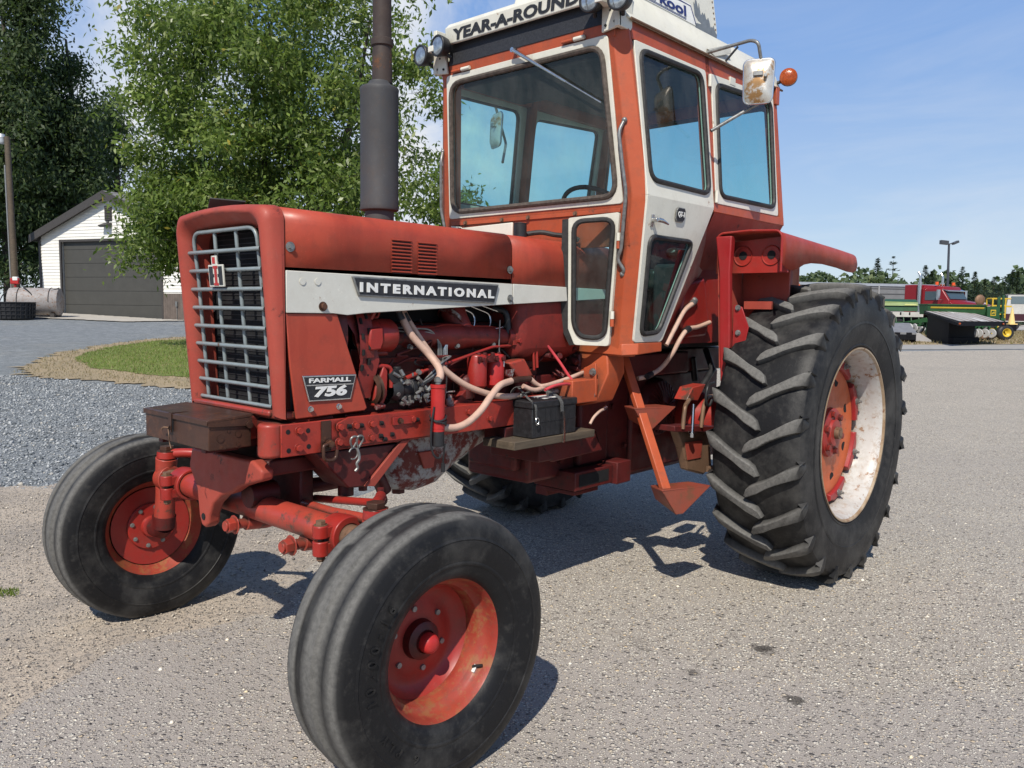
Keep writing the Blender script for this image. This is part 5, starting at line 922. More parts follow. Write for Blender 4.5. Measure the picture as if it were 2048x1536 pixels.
L1, L2 = S1+V((-.063,-.013,0)), S2+V((-.054,-.017,0)); ladder_top = L1+(L2-L1)*((1.16-L1.z)/(L2.z-L1.z)); ladder_bot = L2
m = MB(); dvec = (ladder_bot-ladder_top); dn = dvec.normalized(); ux = V((-.93,.36,0)); ux = (ux-dn*ux.dot(dn)).normalized(); uy = dn.cross(ux)
m.obox(ladder_top+dvec*.5,ux,uy,dn,.048,.030,dvec.length+.02); lad = m.build('step_ladder', M['orange'], T, bevel=.004)
on = ladder_top+dvec*((S1.z-ladder_top.z)/dvec.z)
step(S1, .25, 'cab_step', lad); step(S2, .29, 'cab_step', lad)
# cab mount bracket
m = MB(); q = [(1.127, 0.42, 1.162), (0.828, 0.42, 1.161), (0.848, 0.42, 1.087), (0.955, 0.42, 0.978), (1.117, 0.42, 0.935), (1.231, 0.42, 0.92), (1.204, 0.42, 1.044), (1.215, 0.42, 1.129)]
q1 = [(1.12, 0.312, 1.151), (1.12, 0.497, 1.175), (1.1, 0.485, 1.116)]
m.prism([(1.16,.20,1.20),(1.16,.45,1.20),(1.16,.46,1.10),(1.20,.42,.96),(1.20,.30,.93),(1.18,.22,1.0)],(-.14,0,0)); m.build('cab_mount', M['orange'], T, bevel=.006)
m = MB(); q = [(1.215, 0.36, 1.125), (1.215, 0.431, 1.151), (1.215, 0.436, 0.997), (1.215, 0.395, 0.962), (1.215, 0.355, 0.966)]; m.prism(q,(.010,0,0)); mp = m.build('mount_plate', M['orange'], T, bevel=.003)
for p in ((1.226, 0.417, 1.108), (1.226, 0.414, 0.996)): m = MB(); m.bolt(p,(1,0,0),.014,.012); m.build('mount_bolt', M['grey_metal'], mp)
m = MB(); m.boxb(1.20,1.40,.33,.43,.965,1.075); m.build('mount_arm', M['orange'], T, bevel=.005)
m = MB(); m.tube(smoothp([(1.105, 0.4, 0.917), (1.152, 0.41, 0.912), (1.214, 0.42, 0.889), (1.245, 0.42, 0.858)],5),.007,10); m.build('hose', M['hose'], T)
m = MB(); m.cyl((1.118, 0.4, 0.918), (1.089, 0.4, 0.926),.010,n=12); m.build('hose_fitting', M['chrome'], T)
# heater hoses rising beside the fender
m = MB(); m.tube(smoothp([(0.578, 0.57, 1.445), (0.662, 0.57, 1.405), (0.745, 0.57, 1.321), (0.809, 0.56, 1.233)],6),.013,12); m.build('heater_hose', M['hose'], T)
m = MB(); m.tube(smoothp([(0.391, 0.57, 1.346), (0.518, 0.57, 1.322), (0.615, 0.57, 1.312), (0.683, 0.57, 1.269), (0.716, 0.54, 1.184), (0.721, 0.48, 1.108), (0.811, 0.46, 1.07), (0.872, 0.44, 1.059)],6),.012,12); m.build('heater_hose', M['hose'], T)
m = MB(); m.tube([(0.605, 0.57, 1.315), (0.645, 0.57, 1.3)],.017,12); m.build('hose_clamp', M['black'], T); m = MB(); m.tube([(0.81, 0.48, 1.081), (0.851, 0.48, 1.071)],.016,12); m.build('hose_clamp', M['black'], T)
m = MB(); m.tube([(0.588, 0.57, 1.442), (0.546, 0.56, 1.459)],.016,12); m.sphere((0.546, 0.56, 1.459),.02); m.build('hose_fitting', M['grey_metal'], T)
m = MB(); q = [(0.633, 0.56, 1.539), (0.439, 0.56, 1.583), (0.379, 0.56, 1.359), (0.406, 0.56, 1.273), (0.615, 0.56, 1.265), (0.681, 0.56, 1.359)]; m.prism(q,(0,-.05,0)); m.build('side_tank', M['red'], T, bevel=.012)

# ---------------------------------------------------------------- fenders with lamp pods
for s in (1,-1):
    Y0, Y1 = .715, 1.055
    def fsec(x, zt, lipz, flare=0): # inner wall bottom -> top -> outer lip
        r = .036; pts = [(x,s*Y0,zt-.20),(x,s*Y0,zt-r)]
        for k in range(1,6): a = PI/2*k/5; pts.append((x,s*(Y0+r-r*math.cos(a)),zt-r+r*math.sin(a)))
        pts.append((x,s*(Y0+Y1)/2,zt+.006))
        for k in range(6): a = PI/2*(1-k/5); pts.append((x,s*(Y1-r+r*math.cos(a)+flare),zt-r+r*math.sin(a)))
        pts.append((x,s*(Y1+flare),lipz)); return pts
    zt = lambda x: 1.795-.052*((.60-x)/1.02)-.02*max(0,(-.1-x))**1.5
    FX = [.605,.55,.48,.42,.34,.25,.1,-.1,-.25,-.34,-.385,-.40]; LZ = [1.645,1.620,1.610,1.620,1.645,1.657,1.660,1.650,1.636,1.634,1.648,1.675]
    m = MB(); m.loft([fsec(x,zt(x)-(0 if x > -.40 else .02),lz) for x, lz in zip(FX,LZ)],False,closed=False); F_ = m.build('fender', M['hood_red'], T, ang=50); sol = F_.modifiers.new('thickness','SOLIDIFY'); sol.thickness = .005
    m = MB(); p2 = [V(p) for p in fsec(.607,zt(.605),1.60)]; m.tube(p2[1:],.006,8); m.build('fender_edge', M['red'], F_)
    # lamp panel
    m = MB(); m.prism([(.52,s*.74,1.755),(.52,s*1.045,1.775),(.52,s*1.05,1.60),(.52,s*.735,1.60)],(-.012,0,0)); lp_ = m.build('lamp_panel', M['red'], F_)
    for y in (.815,.965):
        m = MB(); m.lathe([(.0,.050),(.004,.048),(-.012,.036),(-.014,.022)], (.522,s*y,1.685), (1,0,0), 30); m.build('lamp_socket', M['red'], F_); m = MB(); m.cyl((.512,s*y,1.687),(.5225,s*y,1.687),.021,n=24); m.build('lamp_hole', M['deep'], F_)
    # inner wall and vertical support
    m = MB(); m.prism([(.60,s*.722,1.74),(-.30,s*.722,1.70),(-.30,s*.722,1.35),(.20,s*.745,1.10),(.595,s*.752,1.12)],(0,-s*.008,0)); m.build('fender_wall', M['nose_red'], F_)
    m = MB(); m.loft([[(.62,s*.712,1.78),(.62,s*.80,1.78),(.575,s*.80,1.78),(.575,s*.712,1.78)],[(.615,s*.735,1.60),(.61,s*.79,1.60),(.575,s*.79,1.60),(.575,s*.735,1.60)],[(.605,s*.745,1.25),(.60,s*.80,1.25),(.57,s*.80,1.25),(.57,s*.745,1.25)],[(.60,s*.755,1.05),(.595,s*.80,1.05),(.57,s*.80,1.05),(.57,s*.755,1.05)]]); m.build('fender_post', M['post_red'], F_, bevel=.006)
    m = MB(); m.prism([(.565,s*.80,1.44),(.565,s*.845,1.43),(.565,s*.885,1.33),(.565,s*.86,1.20),(.565,s*.80,1.05)],(.008,0,0)); gp = m.build('fender_gusset', M['post_red'], F_, bevel=.002)
    m = MB()
    for y, z in ((.825,1.425),(.815,1.20),(.812,1.12),(.83,1.30)): m.bolt((.573,s*y,z),(1,0,0),.011,.010)
    m.build('gusset_bolt', M['grey_metal'], F_)
    m = MB(); m.boxb(.40,.42,*sorted((s*.78,s*.93)),1.42,1.46); m.build('fender_brace', M['nose_red'], F_); m = MB(); m.boxb(.33,.345,*sorted((s*.731,s*.985)),1.20,1.63); m.build('fender_baffle', M['nose_red'], F_)
# linkage seen beneath the cab
m = MB(); m.tube([(0.086, 0.3, 1.132), (0.048, 0.3, 0.997)],.02,10); m.tube([(-0.033, 0.2, 1.062), (-0.26, 0.2, 1.074)],.02,10); m.cyl((-0.047, 0.25, 1.156), (-0.082, 0.25, 1.093),.03,n=14); m.tube([(0.11, 0.4, 1.182), (0.209, 0.5, 1.076), (0.316, 0.5, 0.991)],.018,10); m.build('hitch_linkage', M['black'], T)
# ================================================================== GROUND
def grid_sheet(name, poly, off, mat, step=.6, kind='structure', jag=0, zfun=None):
    pts = []
    n = len(poly)
    for i in range(n):
        a, b = V((*poly[i][:2],0)), V((*poly[(i+1)%n][:2],0)); L = (b-a).length; k = max(1, int(L/(.10 if jag else 5))) if L < 80 else max(1,int(L/8))
        nn = V((-(b-a).y,(b-a).x,0)).normalized()
        for j in range(k):
            p = a.lerp(b, j/k)
            if jag: p += nn*(RNG.normal()*jag + jag*1.6*math.sin(p.x*3.1+p.y*2.3)*math.sin(p.x*.9-p.y*1.7))
            pts.append(p)
    bm = bmesh.new(); vs = [bm.verts.new(p) for p in pts]; f = bm.faces.new(vs); 
    if f.normal.z < 0: f.normal_flip()
    xs = [p.x for p in pts]; ys = [p.y for p in pts]
    if step:
        for ax, lo, hi in ((0,min(xs),max(xs)),(1,min(ys),max(ys))):
            v = lo+step
            while v < hi:
                co = V((v,0,0)) if ax == 0 else V((0,v,0)); no = V((1,0,0)) if ax == 0 else V((0,1,0))
                bmesh.ops.bisect_plane(bm, geom=bm.verts[:]+bm.edges[:]+bm.faces[:], plane_co=co, plane_no=no); v += step
    bmesh.ops.triangulate(bm, faces=bm.faces[:])
    for v in bm.verts: v.co.z = gz(v.co.x, v.co.y)+off
    me = bpy.data.meshes.new(name); bm.to_mesh(me); bm.free(); me.polygons.foreach_set('use_smooth',[True]*len(me.polygons))
    o = bpy.data.objects.new(name, me); COL.objects.link(o); me.materials.append(mat)
    if kind: o['kind'] = kind
    return o
def stones_mat(name, cols, base, sc, dens, rough=.9, patch=None, bstr=.6, dirt=None):
    m, nt, b = nt_mat(name); o = coords(nt)
    def cells(s, thr):
        v = nd(nt,'ShaderNodeTexVoronoi',Scale=s,Randomness=1.0); nt.links.new(o, v.inputs['Vector']); hs = nt.nodes.new('ShaderNodeSeparateColor'); nt.links.new(v.outputs['Color'], hs.inputs[0])
        c = ramp(nt, hs.outputs[0], cols); return v.outputs['Distance'], c, hs.outputs[1]
    d1, c1, r1 = cells(sc, 0); d2, c2, r2 = cells(sc*2.3, 0)
    f2 = math_(nt,'MULTIPLY', ramp(nt, d2, [(.30,1),(.46,0)]), ramp(nt, r2, [(1-dens-.02,0),(1-dens+.02,1)]))
    f1 = math_(nt,'MULTIPLY', ramp(nt, d1, [(.22,1),(.40,0)]), ramp(nt, r1, [(1-dens*.62-.02,0),(1-dens*.62+.02,1)]))
    bc = mix(nt, ramp(nt, noise(nt, 1.1, 7, .6, o), [(.3,0),(.7,1)]), base[0], base[1]); bc = mix(nt, ramp(nt, noise(nt, 160, 4, .6, o),[(.35,0),(.65,.75)]), bc, base[2])
    col = mix(nt, f2, bc, c2); col = mix(nt, f1, col, c1)
    if patch: col = patch(nt, o, col)
    nt.links.new(col, b.inputs['Base Color']); b.inputs['Roughness'].default_value = rough; b.inputs['Specular IOR Level'].default_value = .25
    h = math_(nt,'ADD', math_(nt,'MULTIPLY', f2, .5), f1); h = math_(nt,'ADD', h, math_(nt,'MULTIPLY', noise(nt, 220, 3, .6, o), .5))
    bump(nt, b, h, bstr, .009); return m
def asphalt_patch(nt, o, col):
    # oil spots and darker worn streaks
    s = ramp(nt, noise(nt, .55, 6, .6, mapping(nt, o, (1,.55,1)), .4), [(.50,0),(.72,.42)]); col = mix(nt, s, col, (.36,.325,.29))
    # older, darker and smoother surface course on the near side of a ragged seam, with faint tyre tracks
    sp_ = nt.nodes.new('ShaderNodeSeparateXYZ'); nt.links.new(o, sp_.inputs[0]); a_, b_ = (1.567, 1.181, 0), (0.948, 2.217, 0)
    ln = V((b_[0]-a_[0],b_[1]-a_[1],0)).normalized(); d0 = math_(nt,'ADD', math_(nt,'MULTIPLY', math_(nt,'SUBTRACT', sp_.outputs[0], a_[0]), -ln.y), math_(nt,'MULTIPLY', math_(nt,'SUBTRACT', sp_.outputs[1], a_[1]), ln.x)); d0 = math_(nt,'ADD', d0, math_(nt,'MULTIPLY', math_(nt,'SUBTRACT', noise(nt, 2.6, 7, .65, o), .5), 1.1))
    sgn_ = 1 if (-(4.4-a_[0])*ln.y+(2.75-a_[1])*ln.x) > 0 else -1
    near = ramp(nt, math_(nt,'MULTIPLY_ADD', d0, sgn_*.9, .5), [(.42,0),(.62,.30)]); col = mix(nt, near, col, (.38,.345,.325))
    crk = nd(nt,'ShaderNodeTexVoronoi',Scale=.42); crk.feature = 'DISTANCE_TO_EDGE'; wv = nd(nt,'ShaderNodeVectorMath'); wv.operation = 'ADD'; nt.links.new(o, wv.inputs[0]); nz = nd(nt,'ShaderNodeTexNoise',Scale=2.2,Detail=6); nt.links.new(o, nz.inputs['Vector']); nt.links.new(nz.outputs['Color'], wv.inputs[1]); nt.links.new(wv.outputs[0], crk.inputs['Vector']); col = mix(nt, math_(nt,'MULTIPLY', ramp(nt, crk.outputs['Distance'],[(.0,.5),(.006,0)]), ramp(nt, noise(nt,.7,3,.5,o),[(.5,0),(.6,1)])), col, (.09,.08,.072))
    for (x, y, r, k) in ((*(1.216, 1.322, 0)[:2],.055,.8),(*(1.558, 1.612, 0)[:2],.045,.75),(*(1.62, 1.223, 0)[:2],.03,.5)):
        v = nd(nt,'ShaderNodeVectorMath'); v.operation = 'DISTANCE'; nt.links.new(o, v.inputs[0]); v.inputs[1].default_value = (x,y,0)
        dd = math_(nt,'ADD', v.outputs['Value'], math_(nt,'MULTIPLY', math_(nt,'SUBTRACT', noise(nt, 22, 6, .7, o), .5), r*3.2)); col = mix(nt, math_(nt,'MULTIPLY', ramp(nt, math_(nt,'DIVIDE', dd, r),[(.6,1),(1.0,0)]), k), col, (.030,.025,.022))
    return col
AG = [(0,(.07,.063,.056)),(.20,(.22,.195,.165)),(.34,(.66,.59,.48)),(.8,(.95,.90,.77)),(1,(.80,.62,.38))]
asph = stones_mat('worn_exposed_aggregate_asphalt', AG, ((.44,.392,.335),(.52,.466,.40),(.235,.21,.182)), 42, .95, patch=asphalt_patch, bstr=1.0)
GV = [(0,(.09,.103,.115)),(.35,(.21,.23,.245)),(.7,(.33,.35,.36)),(.93,(.48,.49,.49)),(1,(.45,.42,.36))]
def gpatch(nt, o, col):
    col = mix(nt, ramp(nt, noise(nt, 7, 9, .75, o),[(.38,.55),(.60,0)]), col, (.11,.125,.138)); col = mix(nt, ramp(nt, noise(nt, 3.1, 9, .75, o),[(.50,0),(.68,.5)]), col, (.42,.44,.44))
    return mix(nt, ramp(nt, noise(nt, .35, 6, .65, o),[(.52,0),(.75,.35)]), col, (.34,.31,.25))
grav = stones_mat('blue_grey_crushed_gravel', GV, ((.27,.292,.308),(.33,.35,.362),(.17,.185,.195)), 34, .85, patch=gpatch, bstr=1.0)
DT = [(0,(.16,.145,.135)),(.35,(.36,.31,.25)),(.7,(.50,.44,.36)),(1,(.64,.58,.48))]
def dpatch(nt, o, col):
    col = mix(nt, ramp(nt, noise(nt, 1.4, 7, .65, o),[(.45,0),(.62,.5)]), col, (.26,.235,.21)); return mix(nt, ramp(nt, noise(nt, 28, 6, .7, o),[(.5,0),(.66,.6)]), col, (.15,.145,.145))
dirt = stones_mat('sandy_gravel_dirt', DT, ((.60,.50,.39),(.50,.425,.34),(.38,.33,.275)), 52, .6, bstr=.9, patch=dpatch)
# base terrain out to the horizon: polar sheet round the place
bm = bmesh.new(); rings = [0,2,4,6]+[6.5+.5*k for k in range(58)]+[37,40,45,55,75,110,180,320,700]; NA = 300; prev = None; cx, cy_ = 4.4, 2.75
for r in rings:
    if r == 0: cur = [bm.verts.new((cx,cy_,gz(cx,cy_)-.012))]
    else: cur = [bm.verts.new((cx+r*math.cos(2*PI*k/NA), cy_+r*math.sin(2*PI*k/NA), gz(cx+r*math.cos(2*PI*k/NA), cy_+r*math.sin(2*PI*k/NA))-.012)) for k in range(NA)]
    if prev:
        for k in range(NA):
            k2 = (k+1) % NA
            if len(prev) == 1: bm.faces.new((prev[0],cur[k],cur[k2]))
            else: bm.faces.new((prev[k],cur[k],cur[k2],prev[k2]))
    prev = cur
me = bpy.data.meshes.new('gravel_ground'); bm.to_mesh(me); bm.free(); me.polygons.foreach_set('use_smooth',[True]*len(me.polygons)); G0 = bpy.data.objects.new('gravel_ground', me); COL.objects.link(G0); me.materials.append(grav); tag(G0,None,None,kind='structure')
# asphalt apron: boundary runs from lower left, behind the far wheel, then away to the right
A_ = [(2.684, 0.002, -0.008), (2.862, -0.607, -0.004), (3.272, -0.469, -0.004), (3.673, -0.242, -0.008)]
edge_far = [(3.029, -4.516, -0.001), (2.466, -4.22, -0.003), (2.084, -4.104, -0.004), (1.901, -3.428, -0.002), (1.294, -2.847, -0.004), (0.09, -3.043, -0.004), (-1.058, -2.981, -0.002), (-3.97, -4.122, 0.003)]
far_r = [(-9.332, -5.998, 0), (-17.374, -7.816, -0.001), (-27.781, -7.828, 0), (-35.494, -4.343, 0), (-39.466, -0.445, -0.001)]
P0 = [(6.5,9.5,0),(9.5,3.0,0),(9.0,-2.5,0)]
grid_sheet('dirt_shoulder', [(7.2,-1.6,0)]+edge_far[:6]+[(1.472, -1.228, -0.002), (2.846, 0.262, -0.004), (3.414, 0.136, -0.009), (3.694, -0.157, -0.008), (6.6,.9,0)], -.004, dirt, .8, jag=.05)
grid_sheet('asphalt_apron', [(8.5,.9,0),(3.673, -0.242, -0.008),(3.265, -0.49, -0.003),(2.933, -0.64, -0.001),(2.71, -0.509, -0.007),(2.288, -0.464, -0.003),(1.722, -1.124, -0.004),(0.919, -1.925, -0.003),(0.081, -2.44, -0.003),(-0.876, -2.789, -0.003),(-3.892, -4.058, 0.003)]+far_r+[(-14,30,0),(6,22,0),(12,8,0)], .0, asph, 1.5, jag=.035)
# sand drifting over the seam: loose stones
def scatter(name, label, n, poly, smin, smax, cols, off=0.0):
    P = np.array([p[:2] for p in poly]); lo, hi = P.min(0), P.max(0); pts = []
    def inside(x, y):
        c = False; j = len(P)-1
        for i in range(len(P)):
            if (P[i][1] > y) != (P[j][1] > y) and x < (P[j][0]-P[i][0])*(y-P[i][1])/(P[j][1]-P[i][1])+P[i][0]: c = not c
            j = i
        return c
    while len(pts) < n:
        x, y = RNG.uniform(lo[0],hi[0]), RNG.uniform(lo[1],hi[1])
        if inside(x, y): pts.append((x,y))
    base = np.array([(1,0,0),(-1,0,0),(0,1,0),(0,-1,0),(0,0,1),(0,0,-1)],float); tri = np.array([(0,2,4),(2,1,4),(1,3,4),(3,0,4),(2,0,5),(1,2,5),(3,1,5),(0,3,5)])
    v = np.zeros((n,6,3))
    for i, (x, y) in enumerate(pts):
        s = RNG.uniform(smin,smax)*(1 if RNG.random() < .9 else 1.7); q = base*RNG.uniform(.55,1.15,(6,1))*np.array([1,RNG.uniform(.6,1),RNG.uniform(.4,.75)])*s; a = RNG.uniform(0,6.28); c, sn = math.cos(a), math.sin(a)
        v[i] = np.stack([q[:,0]*c-q[:,1]*sn+x, q[:,0]*sn+q[:,1]*c+y, q[:,2]+gz(x,y)+off+s*.25],-1)
    return quick_mesh(name, v.reshape(-1,3), (tri[None]+6*np.arange(n)[:,None,None]).reshape(-1,3), cols)
def quick_mesh(name, v, f, mat, smooth=False):
    me = bpy.data.meshes.new(name); n, k = f.shape; me.vertices.add(len(v)); me.vertices.foreach_set('co', np.ascontiguousarray(v,dtype=np.float32).ravel()); me.loops.add(n*k); me.loops.foreach_set('vertex_index', f.astype(np.int32).ravel()); me.polygons.add(n); me.polygons.foreach_set('loop_start', np.arange(0,n*k,k,dtype=np.int32))
    if smooth: me.polygons.foreach_set('use_smooth',[True]*n)
    me.update(calc_edges=True); me.validate(); o = bpy.data.objects.new(name, me); COL.objects.link(o); me.materials.append(mat); return o
def stonemat(name, stops):
    m, nt, b = nt_mat(name); g = nd(nt,'ShaderNodeNewGeometry'); nt.links.new(ramp(nt, g.outputs['Random Per Island'], stops), b.inputs['Base Color']); b.inputs['Roughness'].default_value = .85; return m
o = scatter('loose_gravel','',7000,[(2.675, -4.169, -0.001),(1.932, -3.352, -0.004),(0.588, -2.772, 0),(1.264, -1.513, -0.004),(2.466, -0.348, -0.005),(2.788, -0.358, -0.001),(3.046, -0.568, -0.006),(3.678, -0.222, -0.007)],.003,.0075,stonemat('mixed_pebbles',DT)); tag(o,'loose pebbles lying on the dirt beside the front wheels','gravel',kind='stuff')
o = scatter('crushed_stone','',40000,[(2.576, -13.882, 0.35),(0.093, -11.164, 0.27),(-1.174, -8.252, 0.191),(-2.854, -3.992, 0.02),(0.09, -3.043, -0.004),(1.294, -2.847, -0.004),(3.539, -5.392, 0.014)],.008,.019,stonemat('grey_crushed_stone',GV),-.012); tag(o,'blue grey crushed stone covering the yard beside the tractor','gravel',kind='stuff')
o = scatter('surface_pebbles','',4200,[(3.694, -0.157, -0.008),(2.968, -0.559, -0.006),(2.273, -0.324, -0.006),(0.903, -0.091, -0.001),(0.736, 0.76, -0.006),(-5.778, 1.244, -0.001),(7.5,6.5,0),(8,1.5,0)],.004,.0085,stonemat('pale_pebbles',AG),-.003); tag(o,'small pale stones set in the asphalt surface','gravel',kind='stuff')

# lawn island round the tree, with a burnt dry edge
gm, gnt, gb = nt_mat('lawn_green'); o_ = coords(gnt); gc = mix(gnt, ramp(gnt, noise(gnt, .9, 6, .6, o_),[(.3,0),(.7,1)]), (.17,.235,.042),(.235,.275,.07)); gc = mix(gnt, ramp(gnt, noise(gnt, 60, 5, .7, o_),[(.4,0),(.7,.6)]), gc, (.07,.11,.02)); gnt.links.new(gc, gb.inputs['Base Color']); gb.inputs['Roughness'].default_value = .9; bump(gnt, gb, noise(gnt, 90, 5, .7, o_), .8, .02)
dm, dnt, db = nt_mat('dry_grass'); o_ = coords(dnt); dc = mix(dnt, ramp(dnt, noise(dnt, 1.6, 7, .65, o_),[(.35,0),(.65,1)]), (.44,.34,.21),(.33,.265,.17)); dc = mix(dnt, ramp(dnt, noise(dnt, 50, 5, .7, o_),[(.4,0),(.7,.5)]), dc, (.19,.155,.105)); dnt.links.new(dc, db.inputs['Base Color']); db.inputs['Roughness'].default_value = .95; bump(dnt, db, noise(dnt, 70, 5, .7, o_), .8, .02)
dry_poly = [(0.248, -11.567, 0.283), (-0.453, -12.91, 0.337), (-1.259, -14.381, 0.396), (-2.886, -16.208, 0.479), (-4.534, -17.415, 0.541), (-6.049, -17.85, 0.579), (-8.772, -17.339, 0.613), (-15.41, -18.157, 0.432), (-18.418, -14.93, 0), (-8.139, -7.571, 0.006), (-3.056, -6.121, 0.136), (-1.6, -7.375, 0.169), (-1.242, -8.534, 0.201), (-0.5, -10.024, 0.24), (0.001, -10.797, 0.259)]
lawn_poly = [(-1.226, -13.077, 0.351), (-1.756, -14.124, 0.393), (-2.643, -15.313, 0.446), (-4.151, -16.554, 0.507), (-5.649, -17.064, 0.547), (-8.234, -16.518, 0.577), (-14.351, -17.037, 0.401), (-16.221, -14.687, 0.037), (-8.695, -8.87, 0.048), (-3.652, -6.832, 0.165), (-2.145, -8.295, 0.208), (-1.729, -9.506, 0.239), (-1.275, -10.623, 0.269), (-1.038, -11.627, 0.301)]
grid_sheet('dry_verge', dry_poly, .004, dm, .6, jag=.09)
grid_sheet('lawn', lawn_poly, .012, gm, .6, jag=.05)
def blades(name, n, poly, h, w, mat, seed):
    rg = np.random.default_rng(seed); P = np.array([p[:2] for p in poly]); lo, hi = P.min(0), P.max(0); q = rg.uniform(lo,hi,(n*4,2)); c = np.zeros(len(q),bool); j = len(P)-1
    for i in range(len(P)):
        cond = ((P[i][1] > q[:,1]) != (P[j][1] > q[:,1])) & (q[:,0] < (P[j][0]-P[i][0])*(q[:,1]-P[i][1])/(P[j][1]-P[i][1]+1e-12)+P[i][0]); c ^= cond; j = i
    q = q[c][:n]; n = len(q); z = np.array([gz(x,y) for x, y in q]); a = rg.uniform(0,6.28,n); hh = h*rg.uniform(.5,1.3,n); u = np.stack([np.cos(a),np.sin(a),0*a],-1)*w; b0 = np.stack([q[:,0],q[:,1],z+.006],-1); tip = b0+np.stack([rg.normal(0,.35,n)*hh,rg.normal(0,.35,n)*hh,hh],-1)
    return quick_mesh(name, np.stack([b0-u,b0+u,tip],1).reshape(-1,3), np.arange(3*n).reshape(-1,3), mat)
gl = leafmat('grass_blades',[(0,(.13,.20,.032)),(.6,(.21,.28,.055)),(1,(.31,.31,.12))],.3); dl_ = leafmat('dry_blades',[(0,(.30,.22,.12)),(.7,(.40,.31,.18)),(1,(.18,.17,.06))],.2)
tag(blades('lawn_grass',60000,[p for p in lawn_poly],.045,.006,gl,1),'short mown green grass on the island lawn','grass',kind='stuff')
tag(blades('dry_grass',26000,dry_poly,.04,.006,dl_,2),'dry straw coloured grass fringe around the lawn','grass',kind='stuff')
# weeds at the left
tag(blades('weed_tuft',110,[(3.201, -1.688, -0.005),(3.117, -1.622, -0.005),(3.152, -1.524, -0.003),(3.234, -1.568, -0.003)],.02,.004,gl,5),'small weeds sprouting in the gravel','weeds',kind='stuff')
# far right verge
grid_sheet('asphalt_road', [(-17.481, -11.226, 0),(-30.662, -7.806, -0.001),(-49.526, 2.68, 0),(-57.008, 2.656, 0),(-36.561, -9.596, 0),(-20.886, -13.411, -0.001)], .004, plain('pale_road',(.34,.325,.30),.9,var=.15,sc=3), 3)
v_poly = [(-20.043, -13.923, 0),(-35.638, -9.535, -0.001),(-45.184, -5.374, 0),(-50.16, -1.247, 0),(-102.083, -5.142, 0),(-83.529, -15.355, 0),(-67.504, -19.576, 0),(-38.819, -26.777, 0)]
grid_sheet('dry_field', v_poly, .006, dm, 2.5)
o = blades('verge_grass',16000,v_poly,.16,.03,dl_,3); tag(o,'dry grass growing under the parked machinery','grass',kind='stuff')
grid_sheet('yard_far', [(-40.85, -28.167, 0),(-110.5, -5.773, 0),(-395.357, -12.395, 1.047),(-100.056, -68.697, 0)], .004, plain('pale_yard',(.40,.37,.33),.95,var=.2,sc=1), 6)

# ================================================================== GARAGE
GA, GB = V((-6.652, -31.424, 1.041)), V((-9.064, -24.587, 0.845)); gz0 = min(GA.z,GB.z)-.02; GA.z = GB.z = gz0
ug = (GB-GA); Wg = ug.length; ug.normalize(); ng = V((ug.y,-ug.x,0)); 
if ng.dot(V((4.4,2.75,0))-GA) < 0: ng = -ng
GM = M4.Translation(GA) @ M4(((ug.x,-ng.x,0,0),(ug.y,-ng.y,0,0),(0,0,1,0),(0,0,0,1)))     # local: x along the front, y into the building, z up
gar = empty('garage'); tag(gar,'white sided garage with grey overhead door and dark trim','garage')
def gmb(): m = MB(); m.xf = GM; return m
He, Hr, Dg = 3.02, 4.42, 8.5
sid, snt, sb = nt_mat('white_clapboard'); so = coords(snt); sc_ = mix(snt, ramp(snt, noise(snt, 3, 5, .6, so),[(.3,0),(.7,1)]),(.74,.72,.66),(.80,.78,.72)); snt.links.new(sc_, sb.inputs['Base Color']); sb.inputs['Roughness'].default_value = .6
dtrim = plain('dark_brown_trim',(.055,.050,.047),.6,var=.2); wains = plain('brown_board_wainscot',(.125,.100,.085),.75,var=.2,sc=4); doorm = plain('grey_overhead_door',(.062,.060,.053),.55,var=.08,sc=3)
D0, D1, DH = 1.16, Wg-1.20, 2.82
m = gmb(); m.boxb(0,D0-.06,0,.15,0,He); m.boxb(D1+.06,Wg,0,.15,0,He); m.boxb(D0-.06,D1+.06,0,.15,DH+.06,He); m.prism([(0,0,He),(Wg,0,He),(Wg/2,0,Hr)],(0,.15,0)); m.boxb(0,.12,.15,Dg,0,He); m.boxb(Wg-.12,Wg,.15,Dg,0,He); m.boxb(.12,Wg-.12,Dg-.12,Dg,0,He); wl_ = m.build('wall', sid, gar, smooth=False)
m = gmb(); k = 0; z = 1.0; ridge = lambda z: Wg/2*(1-(z-He)/(Hr-He)) if z > He else Wg/2
while z < Hr-.15:
    for (a, b) in (((0,D0-.06),(D1+.06,Wg)) if z < DH+.06 else ((Wg/2-ridge(z+.11),Wg/2+ridge(z+.11)),)):
        if b-a > .1: m.prism([(a,-.003,z+.118),(a,-.020,z+.004),(a,-.020,z),(a,-.003,z)],(b-a,0,0))
    z += .118
m.build('siding', sid, gar, smooth=False)
for a_, b_ in ((-.01,D0-.06),(D1+.06,Wg-.02)):
    m = gmb(); m.boxb(a_,b_,-.03,-.0005,0,.95)
    for k in range(7): m.boxb(a_+.1+k*.11,a_+.115+k*.11,-.034,-.03,0,.95)
    m.build('wainscot', wains, gar, smooth=False)
m = gmb(); m.boxb(-.02,.09,-.045,.02,0,He); m.boxb(Wg-.10,Wg+.03,-.045,.02,0,He); m.boxb(D0-.09,D0,-.04,.02,0,DH+.09); m.boxb(D1,D1+.09,-.04,.02,0,DH+.09); m.boxb(D0,D1,-.04,.02,DH,DH+.09); m.build('trim', dtrim, gar, bevel=.004)
dr = gmb(); dr.boxb(D0,D1,.10,.14,0,DH); dr = dr.build('overhead_door', doorm, gar, smooth=False)
m = gmb()
for k in range(6): m.boxb(D0+.01,D1-.01,.088,.099,.02+k*.505,.50+k*.505)
m.build('door_panel', doorm, dr, bevel=.012)
